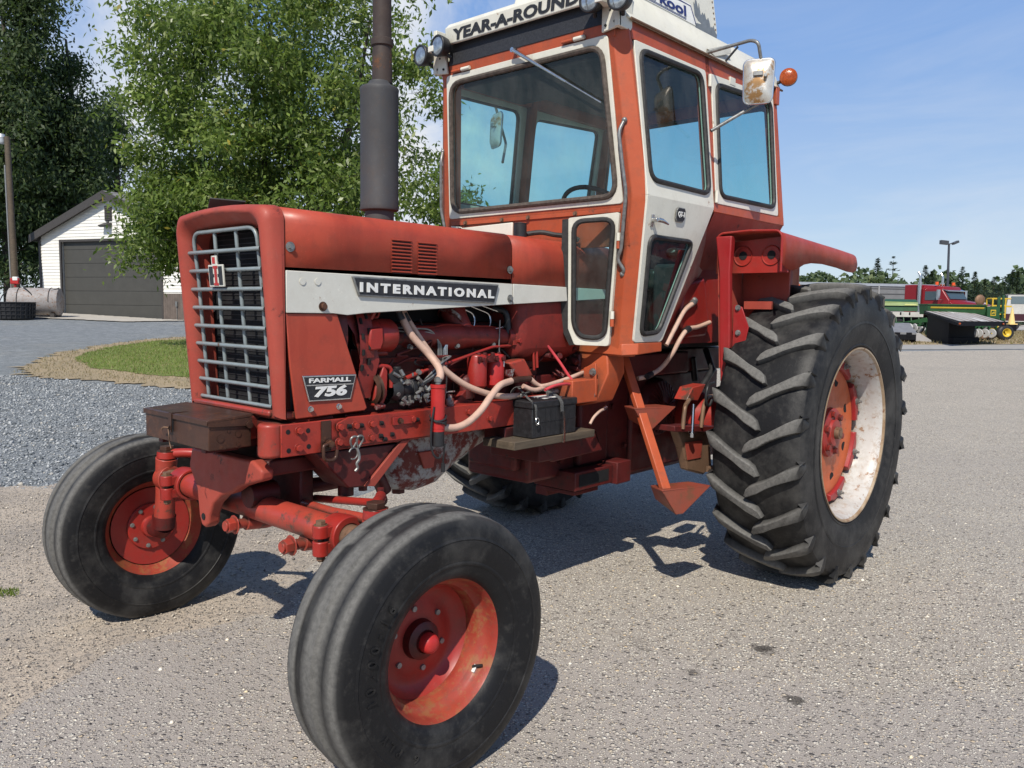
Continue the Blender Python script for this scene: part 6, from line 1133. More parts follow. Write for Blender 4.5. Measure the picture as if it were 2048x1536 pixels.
m = gmb(); m.boxb(D0,D1,.07,.099,0,.06); m.build('door_seal', M['white_print'], dr)
# roof with shingles and rake boards
shing, hnt, hb = nt_mat('grey_shingles'); ho = coords(hnt); br_ = nd(hnt,'ShaderNodeTexNoise',Scale=14.0); hnt.links.new(ho, br_.inputs['Vector']); hnt.links.new(ramp(hnt, br_.outputs['Fac'],[(.3,(.16,.155,.15)),(.7,(.27,.26,.25))]), hb.inputs['Base Color']); hb.inputs['Roughness'].default_value = .95
rf = gmb(); ov = .24; sl = (Hr-He)/(Wg/2)
for sgn in (-1,1):
    e = lambda d, up: (Wg/2+sgn*d, 0, Hr-d*sl+up)
    a, b = e(0,.06), e(Wg/2+ov,.06); a2, b2 = e(0,.16), e(Wg/2+ov,.16)
    rf.loft([[(p[0],-ov,p[2]) for p in (a,b,b2,a2)],[(p[0],Dg+ov,p[2]) for p in (a,b,b2,a2)]])
rf = rf.build('roof', shing, gar, smooth=False)
m = gmb()
for r in range(16):
    d0 = r*(Wg/2+ov)/16
    for sgn in (-1,1):
        m.loft([[(Wg/2+sgn*d,y,Hr-d*sl+u) for d, u in ((d0,.162),(d0+.2,.162),(d0+.2,.172))] for y in (-ov,Dg+ov)])
m.build('shingle_courses', shing, rf, smooth=False)
m = gmb()
for sgn in (-1,1):
    for (o0, o1, up0, up1) in ((-ov-.03,-ov,-.06,.165),):
        e = lambda d, up: (Wg/2+sgn*d, Hr-d*sl+up); q = [e(0,up0-.06),e(Wg/2+ov,up0-.06),e(Wg/2+ov,up1),e(0,up1)]
        m.prism([(x,o0,z) for x, z in q],(0,.03,0))
    e = lambda d, up: (Wg/2+sgn*d, Hr-d*sl+up); q = [e(0,-.02),e(Wg/2+ov,-.02),e(Wg/2+ov,.055),e(0,.055)]; m.prism([(x,-ov,z) for x, z in q],(0,ov,0))
    xe = Wg/2+sgn*(Wg/2+ov); m.boxb(min(xe,xe-sgn*.06),max(xe,xe-sgn*.06),-ov,Dg+ov,He-ov*sl-.05,He-ov*sl+.16)
m.build('rake_board', dtrim, rf, smooth=False)
m = gmb(); m.boxb(Wg/2-.17,Wg/2+.17,-.05,-.02,Hr-.88,Hr-.36); vt = m.build('gable_vent', dtrim, gar)
m = gmb()
for k in range(8): m.prism([(Wg/2-.14,-.051,Hr-.84+k*.057),(Wg/2-.14,-.075,Hr-.85+k*.057),(Wg/2-.14,-.051,Hr-.81+k*.057)],(.28,0,0))
m.build('vent_slats', dtrim, vt)
m = gmb(); m.prism([(Wg/2-.24,-.03,-.0+Hr-.96),(Wg/2-.24,-.30,Hr-1.06),(Wg/2-.24,-.22,Hr-1.12),(Wg/2-.24,-.03,Hr-1.04)],(.40,0,0)); m.boxb(Wg/2-.08,Wg/2+.02,-.06,-.02,Hr-1.09,Hr-.89); fl = m.build('flood_light', dtrim, gar)
m = gmb(); m.prism([(Wg/2-.20,-.285,Hr-1.075),(Wg/2-.20,-.225,Hr-1.123),(Wg/2-.20,-.228,Hr-1.128),(Wg/2-.20,-.29,Hr-1.078)],(.32,0,0)); m.build('flood_lens', M['lens'], fl)
m = gmb(); m.boxb(Wg-.52,Wg-.43,-.09,-.035,.50,.68); m.tube([(Wg-.475,-.05,.50),(Wg-.475,-.05,.0)],.012,8); m.build('outlet_box', M['grey_metal'], gar, bevel=.01)
m = gmb(); m.boxb(Wg/2-1.25,Wg/2-.85,2.6,3.0,Hr-1.4,Hr+.28); m.boxb(Wg/2-1.32,Wg/2-.78,2.53,3.07,Hr+.28,Hr+.36); m.build('chimney', plain('brick_brown',(.20,.09,.06),.9,var=.3,sc=12), gar, bevel=.01)
# concrete apron in front of the door
cpoly = []
for a, b in ((-2.2,-.1),(Wg+.2,-.1),(Wg-.6,-2.1),(1.5,-3.3),(-2.2,-3.2)):
    p = GM @ V((a,b,0)); cpoly.append((p.x,p.y,0))
grid_sheet('concrete_apron', cpoly, .02, plain('pale_concrete',(.44,.41,.36),.9,var=.12,sc=2), 1.0, jag=.04)

# ================================================================== FUEL TANK, SPILL TUB, POLE
tk = empty('fuel_tank'); tag(tk,'rusty cylindrical steel fuel tank lying beside the garage','fuel tank')
tc = V((-5.306, -27.827, 0.903)); tc.z = gz(tc.x,tc.y); uax = (ug*.80-ng*.60).normalized(); tm = paint('rust_streaked_tank',(.27,.25,.24),(.36,.34,.33),dirt=(.16,.09,.06),rough=.6,dirtamt=.5,rust=.45,rustc=(.22,.12,.07),sc=1.2,coat=0)
Lh = .78; rad = .47; zc = tc+V((0,0,.52))
m = MB(); m.lathe([(-Lh,0),(-Lh,rad*.80),(-Lh+.03,rad*.97),(-Lh+.06,rad),(Lh-.06,rad),(Lh-.03,rad*.97),(Lh,rad*.8),(Lh,0)], zc, uax, 40); m.build('tank_shell', tm, tk)
m = MB(); m.lathe([(-Lh-.004,0),(-Lh-.004,rad*.79)], zc, uax, 36); m.build('tank_end', plain('pale_grey_tank_end',(.50,.52,.53),.5,var=.12,sc=4), tk)
for d in (-.45,.5):
    m = MB(); p = zc+uax*d; n2 = V((-uax.y,uax.x,0)); m.tube([p+n2*math.cos(a)*(rad+.008)+V((0,0,math.sin(a)*(rad+.008))) for a in [PI*k/14 for k in range(15)]],.012,6); m.build('tank_strap', M['black'], tk)
m = MB()
for d in (-.6,.6): m.obox(tc+uax*d+V((0,0,.07)),uax,V((-uax.y,uax.x,0)),(0,0,1),.12,.9,.14)
m.build('tank_saddle', dtrim, tk)
pm = tc-uax*.60+V((0,0,1.0)); m = MB(); m.cyl(pm,pm+V((0,0,.14)),.04,n=14); m.obox(pm+V((0,0,.20)),uax,V((-uax.y,uax.x,0)),(0,0,1),.26,.18,.20); pu = m.build('fuel_pump', M['bright_red'], tk, bevel=.02)
m = MB(); m.obox(pm+V((0,0,.28))+uax*.02,uax,V((-uax.y,uax.x,0)),(0,0,1),.16,.2,.13); m.build('pump_meter', M['white_print'], pu, bevel=.02)
m = MB(); m.tube(smoothp([pm+uax*.12+V((0,0,.2)),pm+uax*.5+ng*.35+V((0,0,.05)),pm+uax*.9+ng*.50+V((0,0,-.25)),pm+uax*1.0+ng*.52+V((0,0,-.55)),pm+uax*1.25+ng*.4+V((0,0,-.2)),pm+uax*1.5+ng*.2+V((0,0,.0))],6),.018,8); m.tube(smoothp([pm-ng*-.1,pm+ng*.3-uax*.15+V((0,0,-.3)),pm+ng*.4-uax*.18+V((0,0,-.7)),pm+ng*.2+uax*.2+V((0,0,-.1))],6),.018,8); m.build('fuel_hose', M['black'], tk)
tb = V((-4.274, -26.871, 0.859)); tb.z = gz(tb.x,tb.y); tub = empty('spill_tub'); tag(tub,'black ribbed plastic tub in front of the fuel tank','tub')
m = MB()
def tubsec(z, r): return [tb+V((math.cos(a)*r*1.0,math.sin(a)*r*1.0,z)) for a in [2*PI*k/40 for k in range(40)]]
m.loft([tubsec(0,.62),tubsec(.02,.64),tubsec(.50,.68),tubsec(.52,.71),tubsec(.55,.71),tubsec(.55,.66),tubsec(.05,.60)]); m.build('tub_shell', M['black'], tub)
m = MB()
for k in range(30):
    a = 2*PI*k/30; u = V((math.cos(a),math.sin(a),0)); m.tube([tb+u*.655+V((0,0,.03)),tb+u*.69+V((0,0,.50))],.016,6)
for z in (.14,.27,.40): m.tube([tb+V((math.cos(2*PI*k/40)*(.655+z*.07),math.sin(2*PI*k/40)*(.655+z*.07),z)) for k in range(40)],.016,6,closed=True)
m.build('tub_ribs', M['black'], tub)
up = empty('utility_pole'); tag(up,'weathered wooden utility pole with a yard lamp at the left edge','utility pole')
pb = V((-5.498, -30.454, 0.995)); pb.z = gz(pb.x,pb.y); ptop = V((-5.622, -31.149, 7.347))
m = MB(); m.tube([pb+V((0,0,-.1)),pb.lerp(ptop,.5),ptop],[.12,.105,.095],18); m.build('pole', M['wood'], up)
rt_ = V((-.67,.74,0))
m = MB(); m.tube(bend([ptop+V((0,0,-.12)),ptop+rt_*-.2+V((0,0,.05)),ptop+rt_*-.35+V((0,0,.08))],.1),.03,10); m.lathe([(.10,.02),(.10,.10),(-.02,.13),(-.04,.12),(-.16,.14),(-.22,.12),(-.26,.04)], ptop+rt_*-.20+V((0,0,.0)), (0,0,1), 22); m.build('yard_lamp', plain('lamp_grey',(.50,.52,.53),.4,.3,.1), up)
m = MB(); m.tube([pb+rt_*-.16+V((0,0,.2)),ptop+rt_*-.13+V((0,0,-1.0))],.025,8); m.build('conduit', M['grey_metal'], up)

# ================================================================== TREES
def leaves_mesh(name, cen, L, W, mat, rg, droop=.5, spread=1.0):
    n = len(cen); a = rg.uniform(0,2*PI,n); el = rg.normal(-droop,.55,n)*spread; d = np.stack([np.cos(a)*np.cos(el),np.sin(a)*np.cos(el),np.sin(el)],-1)
    r = rg.normal(0,1,(n,3)); sd = np.cross(d,r); sd /= np.linalg.norm(sd,axis=1,keepdims=True)+1e-9; l = L*rg.uniform(.6,1.25,(n,1)); w = W*rg.uniform(.7,1.2,(n,1)); nrm = np.cross(d,sd)
    v = np.stack([cen, cen+d*l*.45+sd*w-nrm*w*.25, cen+d*l, cen+d*l*.45-sd*w-nrm*w*.25],1).reshape(-1,3)
    return quick_mesh(name, v, np.arange(4*n).reshape(-1,4), mat)
bark = plain('grey_brown_bark',(.075,.060,.048),.95,0,.4,14,.6)
def crown_points(rg, c, rad, n, gaps=()):
    out = []
    while len(out) < n:
        p = rg.normal(0,1,3); p /= np.linalg.norm(p); r = rg.uniform(.28,1)**.55; lump = 1+.16*math.sin(p[0]*5+p[2]*4+1)+.12*math.sin(p[1]*7-p[2]*6); q = np.array(c)+p*np.array(rad)*r*lump
        if any(np.linalg.norm((q-np.array(g[:3]))/g[3]) < 1 for g in gaps): continue
        out.append(q)
    return np.array(out)
def tree(name, label, base, stems, crown, nclu, nleaf, sig, L, W, mat, seed, droop=.5, group=None, trunk_r=.14, gaps=(), cat='tree'):
    rg = np.random.default_rng(seed); root = empty(name, tuple(base)); tag(root, label, cat, group); inv = M4.Translation(-V(base))
    def par(o): o.parent = root; o.matrix_parent_inverse = inv; return o
    m = MB(); nodes = []
    for st in stems:
        P = smoothp(st, 6); k = len(P); rs = [trunk_r*(1-.86*i/(k-1)) for i in range(k)]; m.tube(P, rs, 9); nodes += [(p, r) for p, r in zip(P, rs)][2:]
    par(m.build('trunk', bark, None))
    clu = np.concatenate([crown_points(rg, c, r, int(nclu*f), gaps) for c, r, f in crown]); NP = np.array([p[:] for p, _ in nodes]); m = MB()
    order = np.argsort([np.min(np.linalg.norm(NP-q,axis=1)) for q in clu]); pts = [np.array(p) for p in NP]; rr = [r for _, r in nodes]
    for i in order:
        q = clu[i]; PA = np.array(pts); dd = np.linalg.norm(PA-q,axis=1)+np.maximum(0,PA[:,2]-q[2])*.9; j = int(np.argmin(dd)); p = PA[j]; d = q-p; ln = np.linalg.norm(d)
        if ln < .05: continue
        mid = p+d*.5+np.array([rg.normal(0,.07)*ln,rg.normal(0,.07)*ln,.10*ln]); r0 = min(rr[j]*.75,.012+.018*ln); PP = [p,p+(mid-p)*.6+np.array([0,0,.01]),mid,q]; m.tube(PP,[r0,r0*.8,r0*.6,max(.004,r0*.3)],5,caps=False); pts += [mid,q]; rr += [r0*.65,max(.005,r0*.4)]
    par(m.build('branches', bark, None))
    cen = np.repeat(clu,nleaf,axis=0)+rg.normal(0,1,(len(clu)*nleaf,3))*np.array([sig,sig,sig*.75])*np.repeat(rg.uniform(.6,1.25,len(clu)),nleaf)[:,None]
    par(leaves_mesh('crown', cen, L, W, mat, rg, droop)); return root
ash = leafmat('ash_leaves',[(0,(.08,.135,.028)),(.30,(.16,.235,.048)),(.75,(.26,.345,.085)),(.985,(.34,.40,.14)),(1,(.45,.34,.03))],.42,.36)
wil = leafmat('dark_leaves',[(0,(.022,.042,.017)),(.5,(.05,.08,.032)),(.9,(.095,.128,.052)),(1,(.14,.17,.075))],.32,.55)
AB = V((-5.224, -11.336, 0.362)); AB2 = V((-5.283, -12.914, 0.411)); ru_ = V((-.67,.742,0))
b = AB; st = [[b, b+V((0,0,1.6))+ru_*.02, b+V((0,0,2.9))-ru_*.05, b+V((0,0,4.4))-ru_*.55, b+V((0,0,6.6))-ru_*.9],[b+V((0,0,2.5))-ru_*.03, b+V((0,0,3.4))+ru_*.30, b+V((0,0,4.8))+ru_*.75, b+V((0,0,6.6))+ru_*1.1]]
cA = b+V((0,0,5.1))+ru_*.35; cB = b+V((0,0,3.2))-ru_*1.95; cC = b+V((0,0,5.3))-ru_*1.9; cD = b+V((0,0,3.1))+ru_*1.5
tree('ash_tree','tall green leafy tree rising behind the tractor bonnet', b, st, [(cA,(2.5,2.6,3.1),.42),(cC+ru_*.15,(1.95,2.2,2.9),.30),(cD,(1.7,1.9,1.3),.13),(cB,(1.45,1.9,1.45),.17)], 290, 190, .26, .140, .027, ash, 21, .55, 'trees beside the garage', gaps=[(*(b+V((0,0,4.0))-ru_*1.9),.75),(*(b+V((0,0,3.9))+ru_*1.5),.6),(*(b+V((0,0,5.6))+ru_*.6),.5)])
b2 = AB2; st = [[b2, b2+V((0,0,2.0)), b2+V((0,0,3.6))-ru_*.15, b2+V((0,0,5.6))-ru_*.45, b2+V((0,0,7.4))-ru_*.5],[b2+V((0,0,2.2)), b2+V((0,0,3.4))-ru_*.9, b2+V((0,0,4.2))-ru_*1.9]]
tree('ash_tree','leafy tree with low hanging boughs in front of the garage', b2, st, [(b2+V((0,0,5.0))-ru_*.7,(2.1,2.3,2.9),.55),(b2+V((0,0,2.85))-ru_*1.75,(1.45,1.7,1.35),.33),(b2+V((0,0,2.2))-ru_*1.2,(1.25,1.3,.75),.12)], 185, 190, .26, .140, .027, ash, 22, .6, 'trees beside the garage', gaps=[(*(b2+V((0,0,4.15))-ru_*2.0),.7),(*(b2+V((0,0,3.5))+ru_*.5),.5)])
# big dark trees at the left behind the garage
def big(px, d, h, label, crown, seed, n=230, nl=150):
    b = V(px); st = [[b, b+V((0,0,h*.3)), b+V((0,0,h*.6))+ru_*.3, b+V((0,0,h*.92))]]; 
    return tree('willow_tree', label, b, st, [(b+ru_*a[0]+V((0,0,a[1])),a[2],a[3]) for a in crown], n, nl, .58, .30, .062, wil, seed, .7, 'dark trees behind the garage', trunk_r=.42)
big((-10.205, -46.933, 1.368),44,18,'dark drooping tree towering at the far left edge',[(-.7,8.6,(3.1,3.6,5.0),.6),(1.5,14.4,(1.0,2.0,3.6),.16),(-.5,4,(3.0,3.0,3.0),.18)],31,230,230)
big((-13.623, -47.653, 1.368),47,16,'dark drooping tree rising above the garage ridge',[(-.3,8.0,(1.8,3.0,4.2),.6),(-.2,12.0,(.7,1.6,2.0),.10),(-1.2,4.5,(2.6,2.8,3.2),.28)],32,170,230)
big((-17.297, -51.079, 1.368),52,13.0,'smaller dark tree just left of the green leafy tree',[(-.5,10.6,(1.3,2.0,2.6),.6),(-1.3,7.6,(1.2,1.8,2.2),.4)],33,60,190)
big((-13.404, -67.315, 1.368),60,15,'dark tree partly cut by the left picture edge',[(0,8,(4.5,4,6),1)],34,130,140)
# ================================================================== FAR RIGHT: machinery, trucks, lamp, conifers
bk_ = V((-.742,-.67,0))
def frame(p, yaw):      # local x = view right turned by yaw, y = away, z up
    p = V(p); x = ru_*math.cos(yaw)+bk_*math.sin(yaw); y = V((0,0,1)).cross(x)
    return M4.Translation((p.x,p.y,0)) @ M4(((x.x,y.x,0,0),(x.y,y.y,0,0),(0,0,1,0),(0,0,0,1)))
def place(mt):
    def f(): m = MB(); m.xf = mt; return m
    return f
green = plain('machine_green',(.022,.080,.030),.4,var=.2,sc=4); lime = plain('faded_lime_green',(.17,.24,.07),.5,var=.15,sc=3); yel = plain('machine_yellow',(.58,.40,.03),.45,var=.12); truckred = plain('dark_truck_red',(.21,.014,.020),.35,var=.15); tgrey = plain('grey_trailer_steel',(.25,.25,.255),.55,.3,.12,2); tlite = plain('light_grey_tarp',(.30,.31,.32),.7,var=.1,sc=2); blk = plain('matt_black_steel',(.008,.008,.011),.8,var=.3,spec=.15); whitep = plain('old_white_paint',(.50,.49,.46),.5,var=.12,sc=3); deck = plain('bleached_plank_deck',(.36,.34,.32),.85,var=.25,sc=3); orng = plain('bright_orange_red',(.75,.10,.02),.45,var=.15)
# grain trailer
tr0 = V((-63.629, -17.862, 0.992)); fr_t = frame(tr0, R(10)); f = place(fr_t); t = empty('grain_trailer'); tag(t,'grey ribbed grain trailer standing behind the rear tyre','trailer')
m = f(); m.boxb(-9.5,.9,-1.2,1.2,1.5,3.55); m.boxb(.9,2.9,-1.2,1.2,1.7,3.55); m.build('box_body', tgrey, t)
m = f()
for z in (1.75,2.15,2.55,2.95,3.35): m.boxb(-9.5,2.9,-1.235,-1.2,z,z+.07)
m.build('side_rib', plain('shadow_grey',(.13,.13,.135),.6,var=.1), t)
m = f()
for x in (-8.5,-5.6,-2.85,.0): m.boxb(x,x+.22 if x == 0 else x+.10,-1.27,-1.236,1.3,3.6)
m.build('side_post', plain('light_post_grey',(.34,.34,.345),.5,var=.1), t)
m = f(); m.prism([(-9.5,-1.27,3.55),(-9.5,0,3.80),(-9.5,1.27,3.55)],(12.4,0,0)); m.build('tarp_cover', tlite, t)
m = f(); m.boxb(-9.4,2.6,-.5,.5,1.1,1.5); m.build('chassis', blk, t)
for x in (-8.4,-7.1):
    for s in (-1,1): m = f(); m.cyl((x,s*.85,.52),(x,s*1.2,.52),.52,n=24); m.build('wheel', M['black'], t)
m = f(); m.tube([(1.4,-1.3,2.9),(2.1,-1.3,2.2),(2.4,-1.3,2.2)],.09,8); m.boxb(1.2,2.8,-1.5,-1.25,1.95,2.15); m.tube([(1.3,-1.4,1.9),(1.6,-1.4,1.2)],.05,8); m.build('side_auger', plain('auger_grey',(.24,.24,.25),.5,.4,.1), t)
# red semi truck (faces right and towards the camera)
k0 = V((-59.382, -13.586, 1.075)); f = place(M4.Translation((0,0,.48)) @ frame(k0, R(-60)) @ M4.Diagonal((1.1,1.1,1.02,1))); t = empty('semi_truck'); tag(t,'dark red long nosed semi truck with chrome exhaust stacks','truck')
m = f(); m.loft([[(-1.0,y,z) for y, z in ((-1.05,1.1),(-1.05,2.75),(-.85,3.0),(.85,3.0),(1.05,2.75),(1.05,1.1))],[(.35,y,z) for y, z in ((-1.03,1.1),(-1.03,2.65),(-.85,2.88),(.85,2.88),(1.03,2.65),(1.03,1.1))],[(.85,y,z) for y, z in ((-1.0,1.1),(-1.0,1.9),(-.85,1.95),(.85,1.95),(1.0,1.9),(1.0,1.1))]]); m.boxb(-2.2,-1.0,-1.1,1.1,.9,3.02); cabk = m.build('cab', truckred, t, bevel=.06, seg=3)
m = f(); m.loft([[(.80,y,z) for y, z in ((-.95,1.0),(-.95,1.80),(-.7,1.98),(.7,1.98),(.95,1.80),(.95,1.0))],[(2.9,y,z) for y, z in ((-.72,.9),(-.72,1.42),(-.5,1.60),(.5,1.60),(.72,1.42),(.72,.9))]]); m.build('bonnet', truckred, t, bevel=.06, seg=3)
m = f(); m.prism([(.40,-.92,2.62),(.40,.92,2.62),(.835,.88,1.99),(.835,-.88,1.99)],(.05,0,.04)); m.build('windscreen', plain('dark_glass',(.05,.08,.10),.1,var=.1), t)
m = f(); m.prism([(.36,-1.0,2.66),(.36,1.0,2.66),(.70,.95,2.55),(.70,-.95,2.55)],(0,0,.05)); m.build('sun_visor', M['chrome'], t)
m = f(); m.boxb(-.75,.15,-1.07,-1.04,1.95,2.55); m.build('side_window', plain('dark_side_glass',(.06,.09,.11),.1,var=.1), t)
m = f(); m.boxb(2.9,2.95,-.5,.5,.75,1.5); m.boxb(2.95,3.1,-1.1,1.1,.45,.75); m.build('radiator_grille', M['chrome'], t)
for y in (-1.2,1.2):
    m = f(); m.cyl((-1.05,y,.9),(-1.05,y,3.2),.13,n=16); m.tube(bend([(-1.05,y,3.2),(-1.05,y,3.65),(-1.2,y,3.9)],.1),.075,10); m.build('exhaust_stack', M['chrome'], t)
for y in (-.75,-.45,.45,.75): m = f(); m.sphere((.1,y,2.98),.06); m.build('marker_light', M['amber'], t)
for y in (-.98,.98): m = f(); m.cyl((-.1,y*.9,3.0),(-.1,y*.9,3.2),.10,n=14); m.build('beacon', orng, t)
for y in (-1.45,1.45): m = f(); m.boxb(.35,.45,y-.12,y+.12,1.95,2.65); m.tube([(.4,y,2.62),(.3,y*.72,2.60)],.02,6); m.tube([(.4,y,1.97),(.5,y*.7,1.97)],.02,6); m.build('side_mirror', M['chrome'], t)
for x in (2.0,-2.6,-3.8):
    for s in (-1,1): m = f(); m.cyl((x,s*.85,.07),(x,s*1.15,.07),.54,n=24); m.build('wheel', M['black'], t)
m = f(); m.boxb(-4.6,2.6,-.45,.45,.1,1.0); m.build('chassis', blk, t)
m = f(); m.boxb(2.93,2.96,-.42,.42,1.50,1.56)
for k in range(6): m.boxb(2.4,2.43,-.40+k*.14,-.32+k*.14,1.72,1.79)
m.build('nose_ornament', M['white_print'], t)
# big seed drill in front of the truck
d0 = V((-47.534, -10.064, -0.005)); f = place(frame(d0, R(6))); t = empty('seed_drill'); tag(t,'green seed drill with long yellow striped hopper and yellow wheel','seed drill')
m = f(); m.prism([(-1.9,-.35,1.45),(-1.9,.35,1.45),(-1.9,.45,2.0),(-1.9,-.45,2.0)],(3.55,0,0)); m.boxb(-1.92,1.68,-.5,.5,1.98,2.04); hop = m.build('hopper', green, t, bevel=.02)
m = f(); m.boxb(-1.75,1.5,-.462,-.452,1.84,1.88); m.boxb(-1.75,1.5,-.452,-.442,1.80,1.815); m.build('hopper_stripe', yel, t)
m = f(); m.boxb(1.68,2.35,-.48,.45,1.25,1.95); m.boxb(2.35,2.5,-.42,-.3,.9,2.5); m.boxb(2.65,2.75,-.42,-.3,.9,2.6); m.boxb(2.3,2.8,-.42,-.3,1.55,1.65); m.boxb(2.3,2.8,-.42,-.3,1.15,1.22); m.build('end_panel', green, t, bevel=.02)
m = f(); m.boxb(1.88,2.20,-.495,-.482,1.42,1.76); bd = m.build('badge_plate', yel, t)
m = f(); m.prism([(1.92,-.497,1.47),(2.16,-.497,1.47),(2.16,-.497,1.71),(1.92,-.497,1.71)],(0,-.004,0)); m.build('badge_field', green, bd)
m = f(); m.prism([(1.95,-.503,1.56),(1.99,-.503,1.60),(2.05,-.503,1.605),(2.09,-.503,1.66),(2.12,-.503,1.64),(2.10,-.503,1.59),(2.13,-.503,1.53),(2.11,-.503,1.53),(2.07,-.503,1.56),(2.01,-.503,1.555),(1.97,-.503,1.51),(1.955,-.503,1.52),(1.98,-.503,1.56)],(0,-.003,0)); m.tube([(2.09,-.504,1.66),(2.06,-.504,1.69),(2.02,-.504,1.685)],.006,5); m.build('badge_symbol', yel, bd)
m = f(); m.boxb(-2.0,2.6,-.3,-.1,.85,1.0); m.boxb(-2.0,2.6,.2,.35,.75,.9)
for k in range(11): x = -1.9+k*.42; m.tube([(x,-.1,.95),(x+.05,-.45,.55),(x+.0,-.6,.25)],.035,6); m.boxb(x-.04,x+.04,-.5,-.42,.35,.95)
m.boxb(1.0,1.1,-.75,-.65,.1,.9); m.boxb(.9,1.75,-.75,-.65,.80,.88); m.build('opener_frame', green, t)
for k in range(7):
    x = -1.75+k*.42+ (1.0 if k > 3 else 0); x = -.0+k*.24 if k < 5 else x; m = f(); m.lathe([(-.05,.05),(-.05,.24),(.0,.26),(.05,.24),(.05,.05)], (x,-.85,.42), (.9,.45,0), 20); m.build('press_wheel', plain('pale_grey_wheel',(.42,.42,.42),.6,var=.15), t)
m = f(); m.lathe([(-.02,.0),(-.02,.27),(.02,.27),(.02,0)], (1.38,-.8,.34), (.3,.95,0), 24); m.build('coulter_disc', M['rust2'], t)
for x, sc_ in ((2.62,1.0),(2.05,.9)):
    m = f(); o_ = (x,-.75+(.5 if sc_ < 1 else 0),.47); axw = V((.42,-.9,0)); m.lathe([(-.13,.24),(-.15,.34),(-.12,.44),(-.05,.47),(.05,.47),(.12,.44),(.15,.34),(.13,.24)], o_, axw, 32); wh = m.build('tyre', M['black'], t); 
    m = f(); m.lathe([(-.05,0),(-.05,.12),(.06,.20),(.12,.26),(.14,.27),(.14,.25),(.08,.19),(.0,.14),(.0,0)], o_, axw, 30); m.lathe([(.0,.0),(.07,.06),(.09,.06),(.09,0)], o_, axw, 18); m.build('wheel_rim', yel, t)
m = f(); m.boxb(2.45,2.70,-.62,-.5,.5,1.3); m.build('wheel_arm', green, t)
# second drill, further left
d1 = V((-48.482, -13.501, -0.022)); f = place(frame(d1, R(-14))); t = empty('seed_drill'); tag(t,'lime topped green seed drill half hidden by the rear tyre','seed drill')
m = f(); m.prism([(-4.5,-.4,1.62),(-4.5,.4,1.62),(-4.5,.25,2.35),(-4.5,-.30,2.20)],(5.6,0,-.0)); m.build('hopper', green, t, bevel=.02)
m = f(); m.prism([(-4.5,-.42,1.95),(1.1,-.42,1.95),(1.1,-.34,2.16),(-4.5,-.34,2.30)],(0,-.02,0)); m.build('hopper_lid', lime, t)
m = f(); m.boxb(.35,1.0,-.45,-.43,1.98,2.06); m.build('hopper_stripe', plain('pale_yellow_stripe',(.60,.62,.25),.5,var=.1), t)
m = f(); m.boxb(-4.5,1.4,-.5,.3,1.28,1.58); m.build('seed_box', whitep, t)
m = f()
for k in range(7): m.boxb(-2.4+k*.5,-2.32+k*.5,-.52,-.50,1.40,1.56)
m.build('seed_gate', blk, t)
m = f(); m.boxb(-4.5,1.9,-.6,-.45,.82,.98); m.boxb(-4.5,1.9,.2,.4,.8,1.0)
for k in range(15): x = -4.3+k*.42; m.tube([(x,-.45,1.25),(x+.03,-.6,.75),(x,-.7,.35)],.035,6); m.lathe([(-.02,0),(-.02,.2),(.02,.2),(.02,0)],(x,-.75,.38),(1,.2,0),14)
m.prism([(.3,-.62,.98),(1.9,-.62,.86),(1.9,-.62,1.05),(1.5,-.62,1.25),(.9,-.62,1.1)],(0,-.05,0)); m.build('opener_frame', green, t)
for k in range(4): m = f(); m.lathe([(-.05,.05),(-.05,.25),(.0,.27),(.05,.25),(.05,.05)], (.35+k*.27,-.85,.62), (.9,.45,0), 20); m.build('press_wheel', plain('pale_press_wheel',(.45,.45,.45),.6,var=.15), t)
# tilted flatbed truck deck
p0 = V((-40.808, -8.503, -0.077)); f = place(frame(p0, R(10))); t = empty('flatbed_deck'); tag(t,'black flatbed truck deck with pale planks resting on dark legs','flatbed deck')
q = [V((-45.443, -11.1, 1.632)), V((-50.389, -10.134, 1.683)), V((-42.194, -6.389, 1.118)), V((-36.181, -7.046, 1.139))]
m = MB(); m.prism(q,(0,0,-.07)); dk = m.build('deck_planks', deck, t)
m = MB()
for k in range(1,7): a, b = q[0].lerp(q[1],k/7), q[3].lerp(q[2],k/7); m.tube([a+V((0,0,.005)),b+V((0,0,.005))],.02,5)
m.build('plank_seam', M['rust2'], dk)
m = MB(); a, b = q[0].lerp(q[1],.45), q[3].lerp(q[2],.45); a2, b2 = q[0].lerp(q[1],.62), q[3].lerp(q[2],.62); m.prism([a+V((0,0,.006)),a2+V((0,0,.006)),b2+V((0,0,.006)),b+V((0,0,.006))],(0,0,.012)); m.build('worn_plank', plain('white_worn_plank',(.55,.54,.52),.7,var=.1), dk)
m = MB()
for a, b in ((q[0],q[3]),(q[3],q[2]),(q[0],q[1]),(q[1],q[2])): m.prism([a+V((0,0,.02)),b+V((0,0,.02)),b+V((0,0,-.20)),a+V((0,0,-.20))],(.02,.02,0))
rail_ = m.build('edge_rail', blk, t)
for k, c_ in enumerate((whitep,M['bright_red'],whitep,M['bright_red'],whitep)): m = MB(); a = q[0].lerp(q[3],.15+k*.17); m.prism([a+V((.035,.035,-.06)),q[0].lerp(q[3],.22+k*.17)+V((.035,.035,-.06)),q[0].lerp(q[3],.22+k*.17)+V((.035,.035,-.12)),a+V((.035,.035,-.12))],(.01,.01,0)); m.build('reflector_tape', c_, rail_)
for a in (q[3],q[2].lerp(q[3],.08)): m = MB(); m.sphere(a+V((.05,.05,-.10)),.05); m.build('marker_lamp', M['amber'], rail_)
g = lambda p, z: V((p.x,p.y,z))
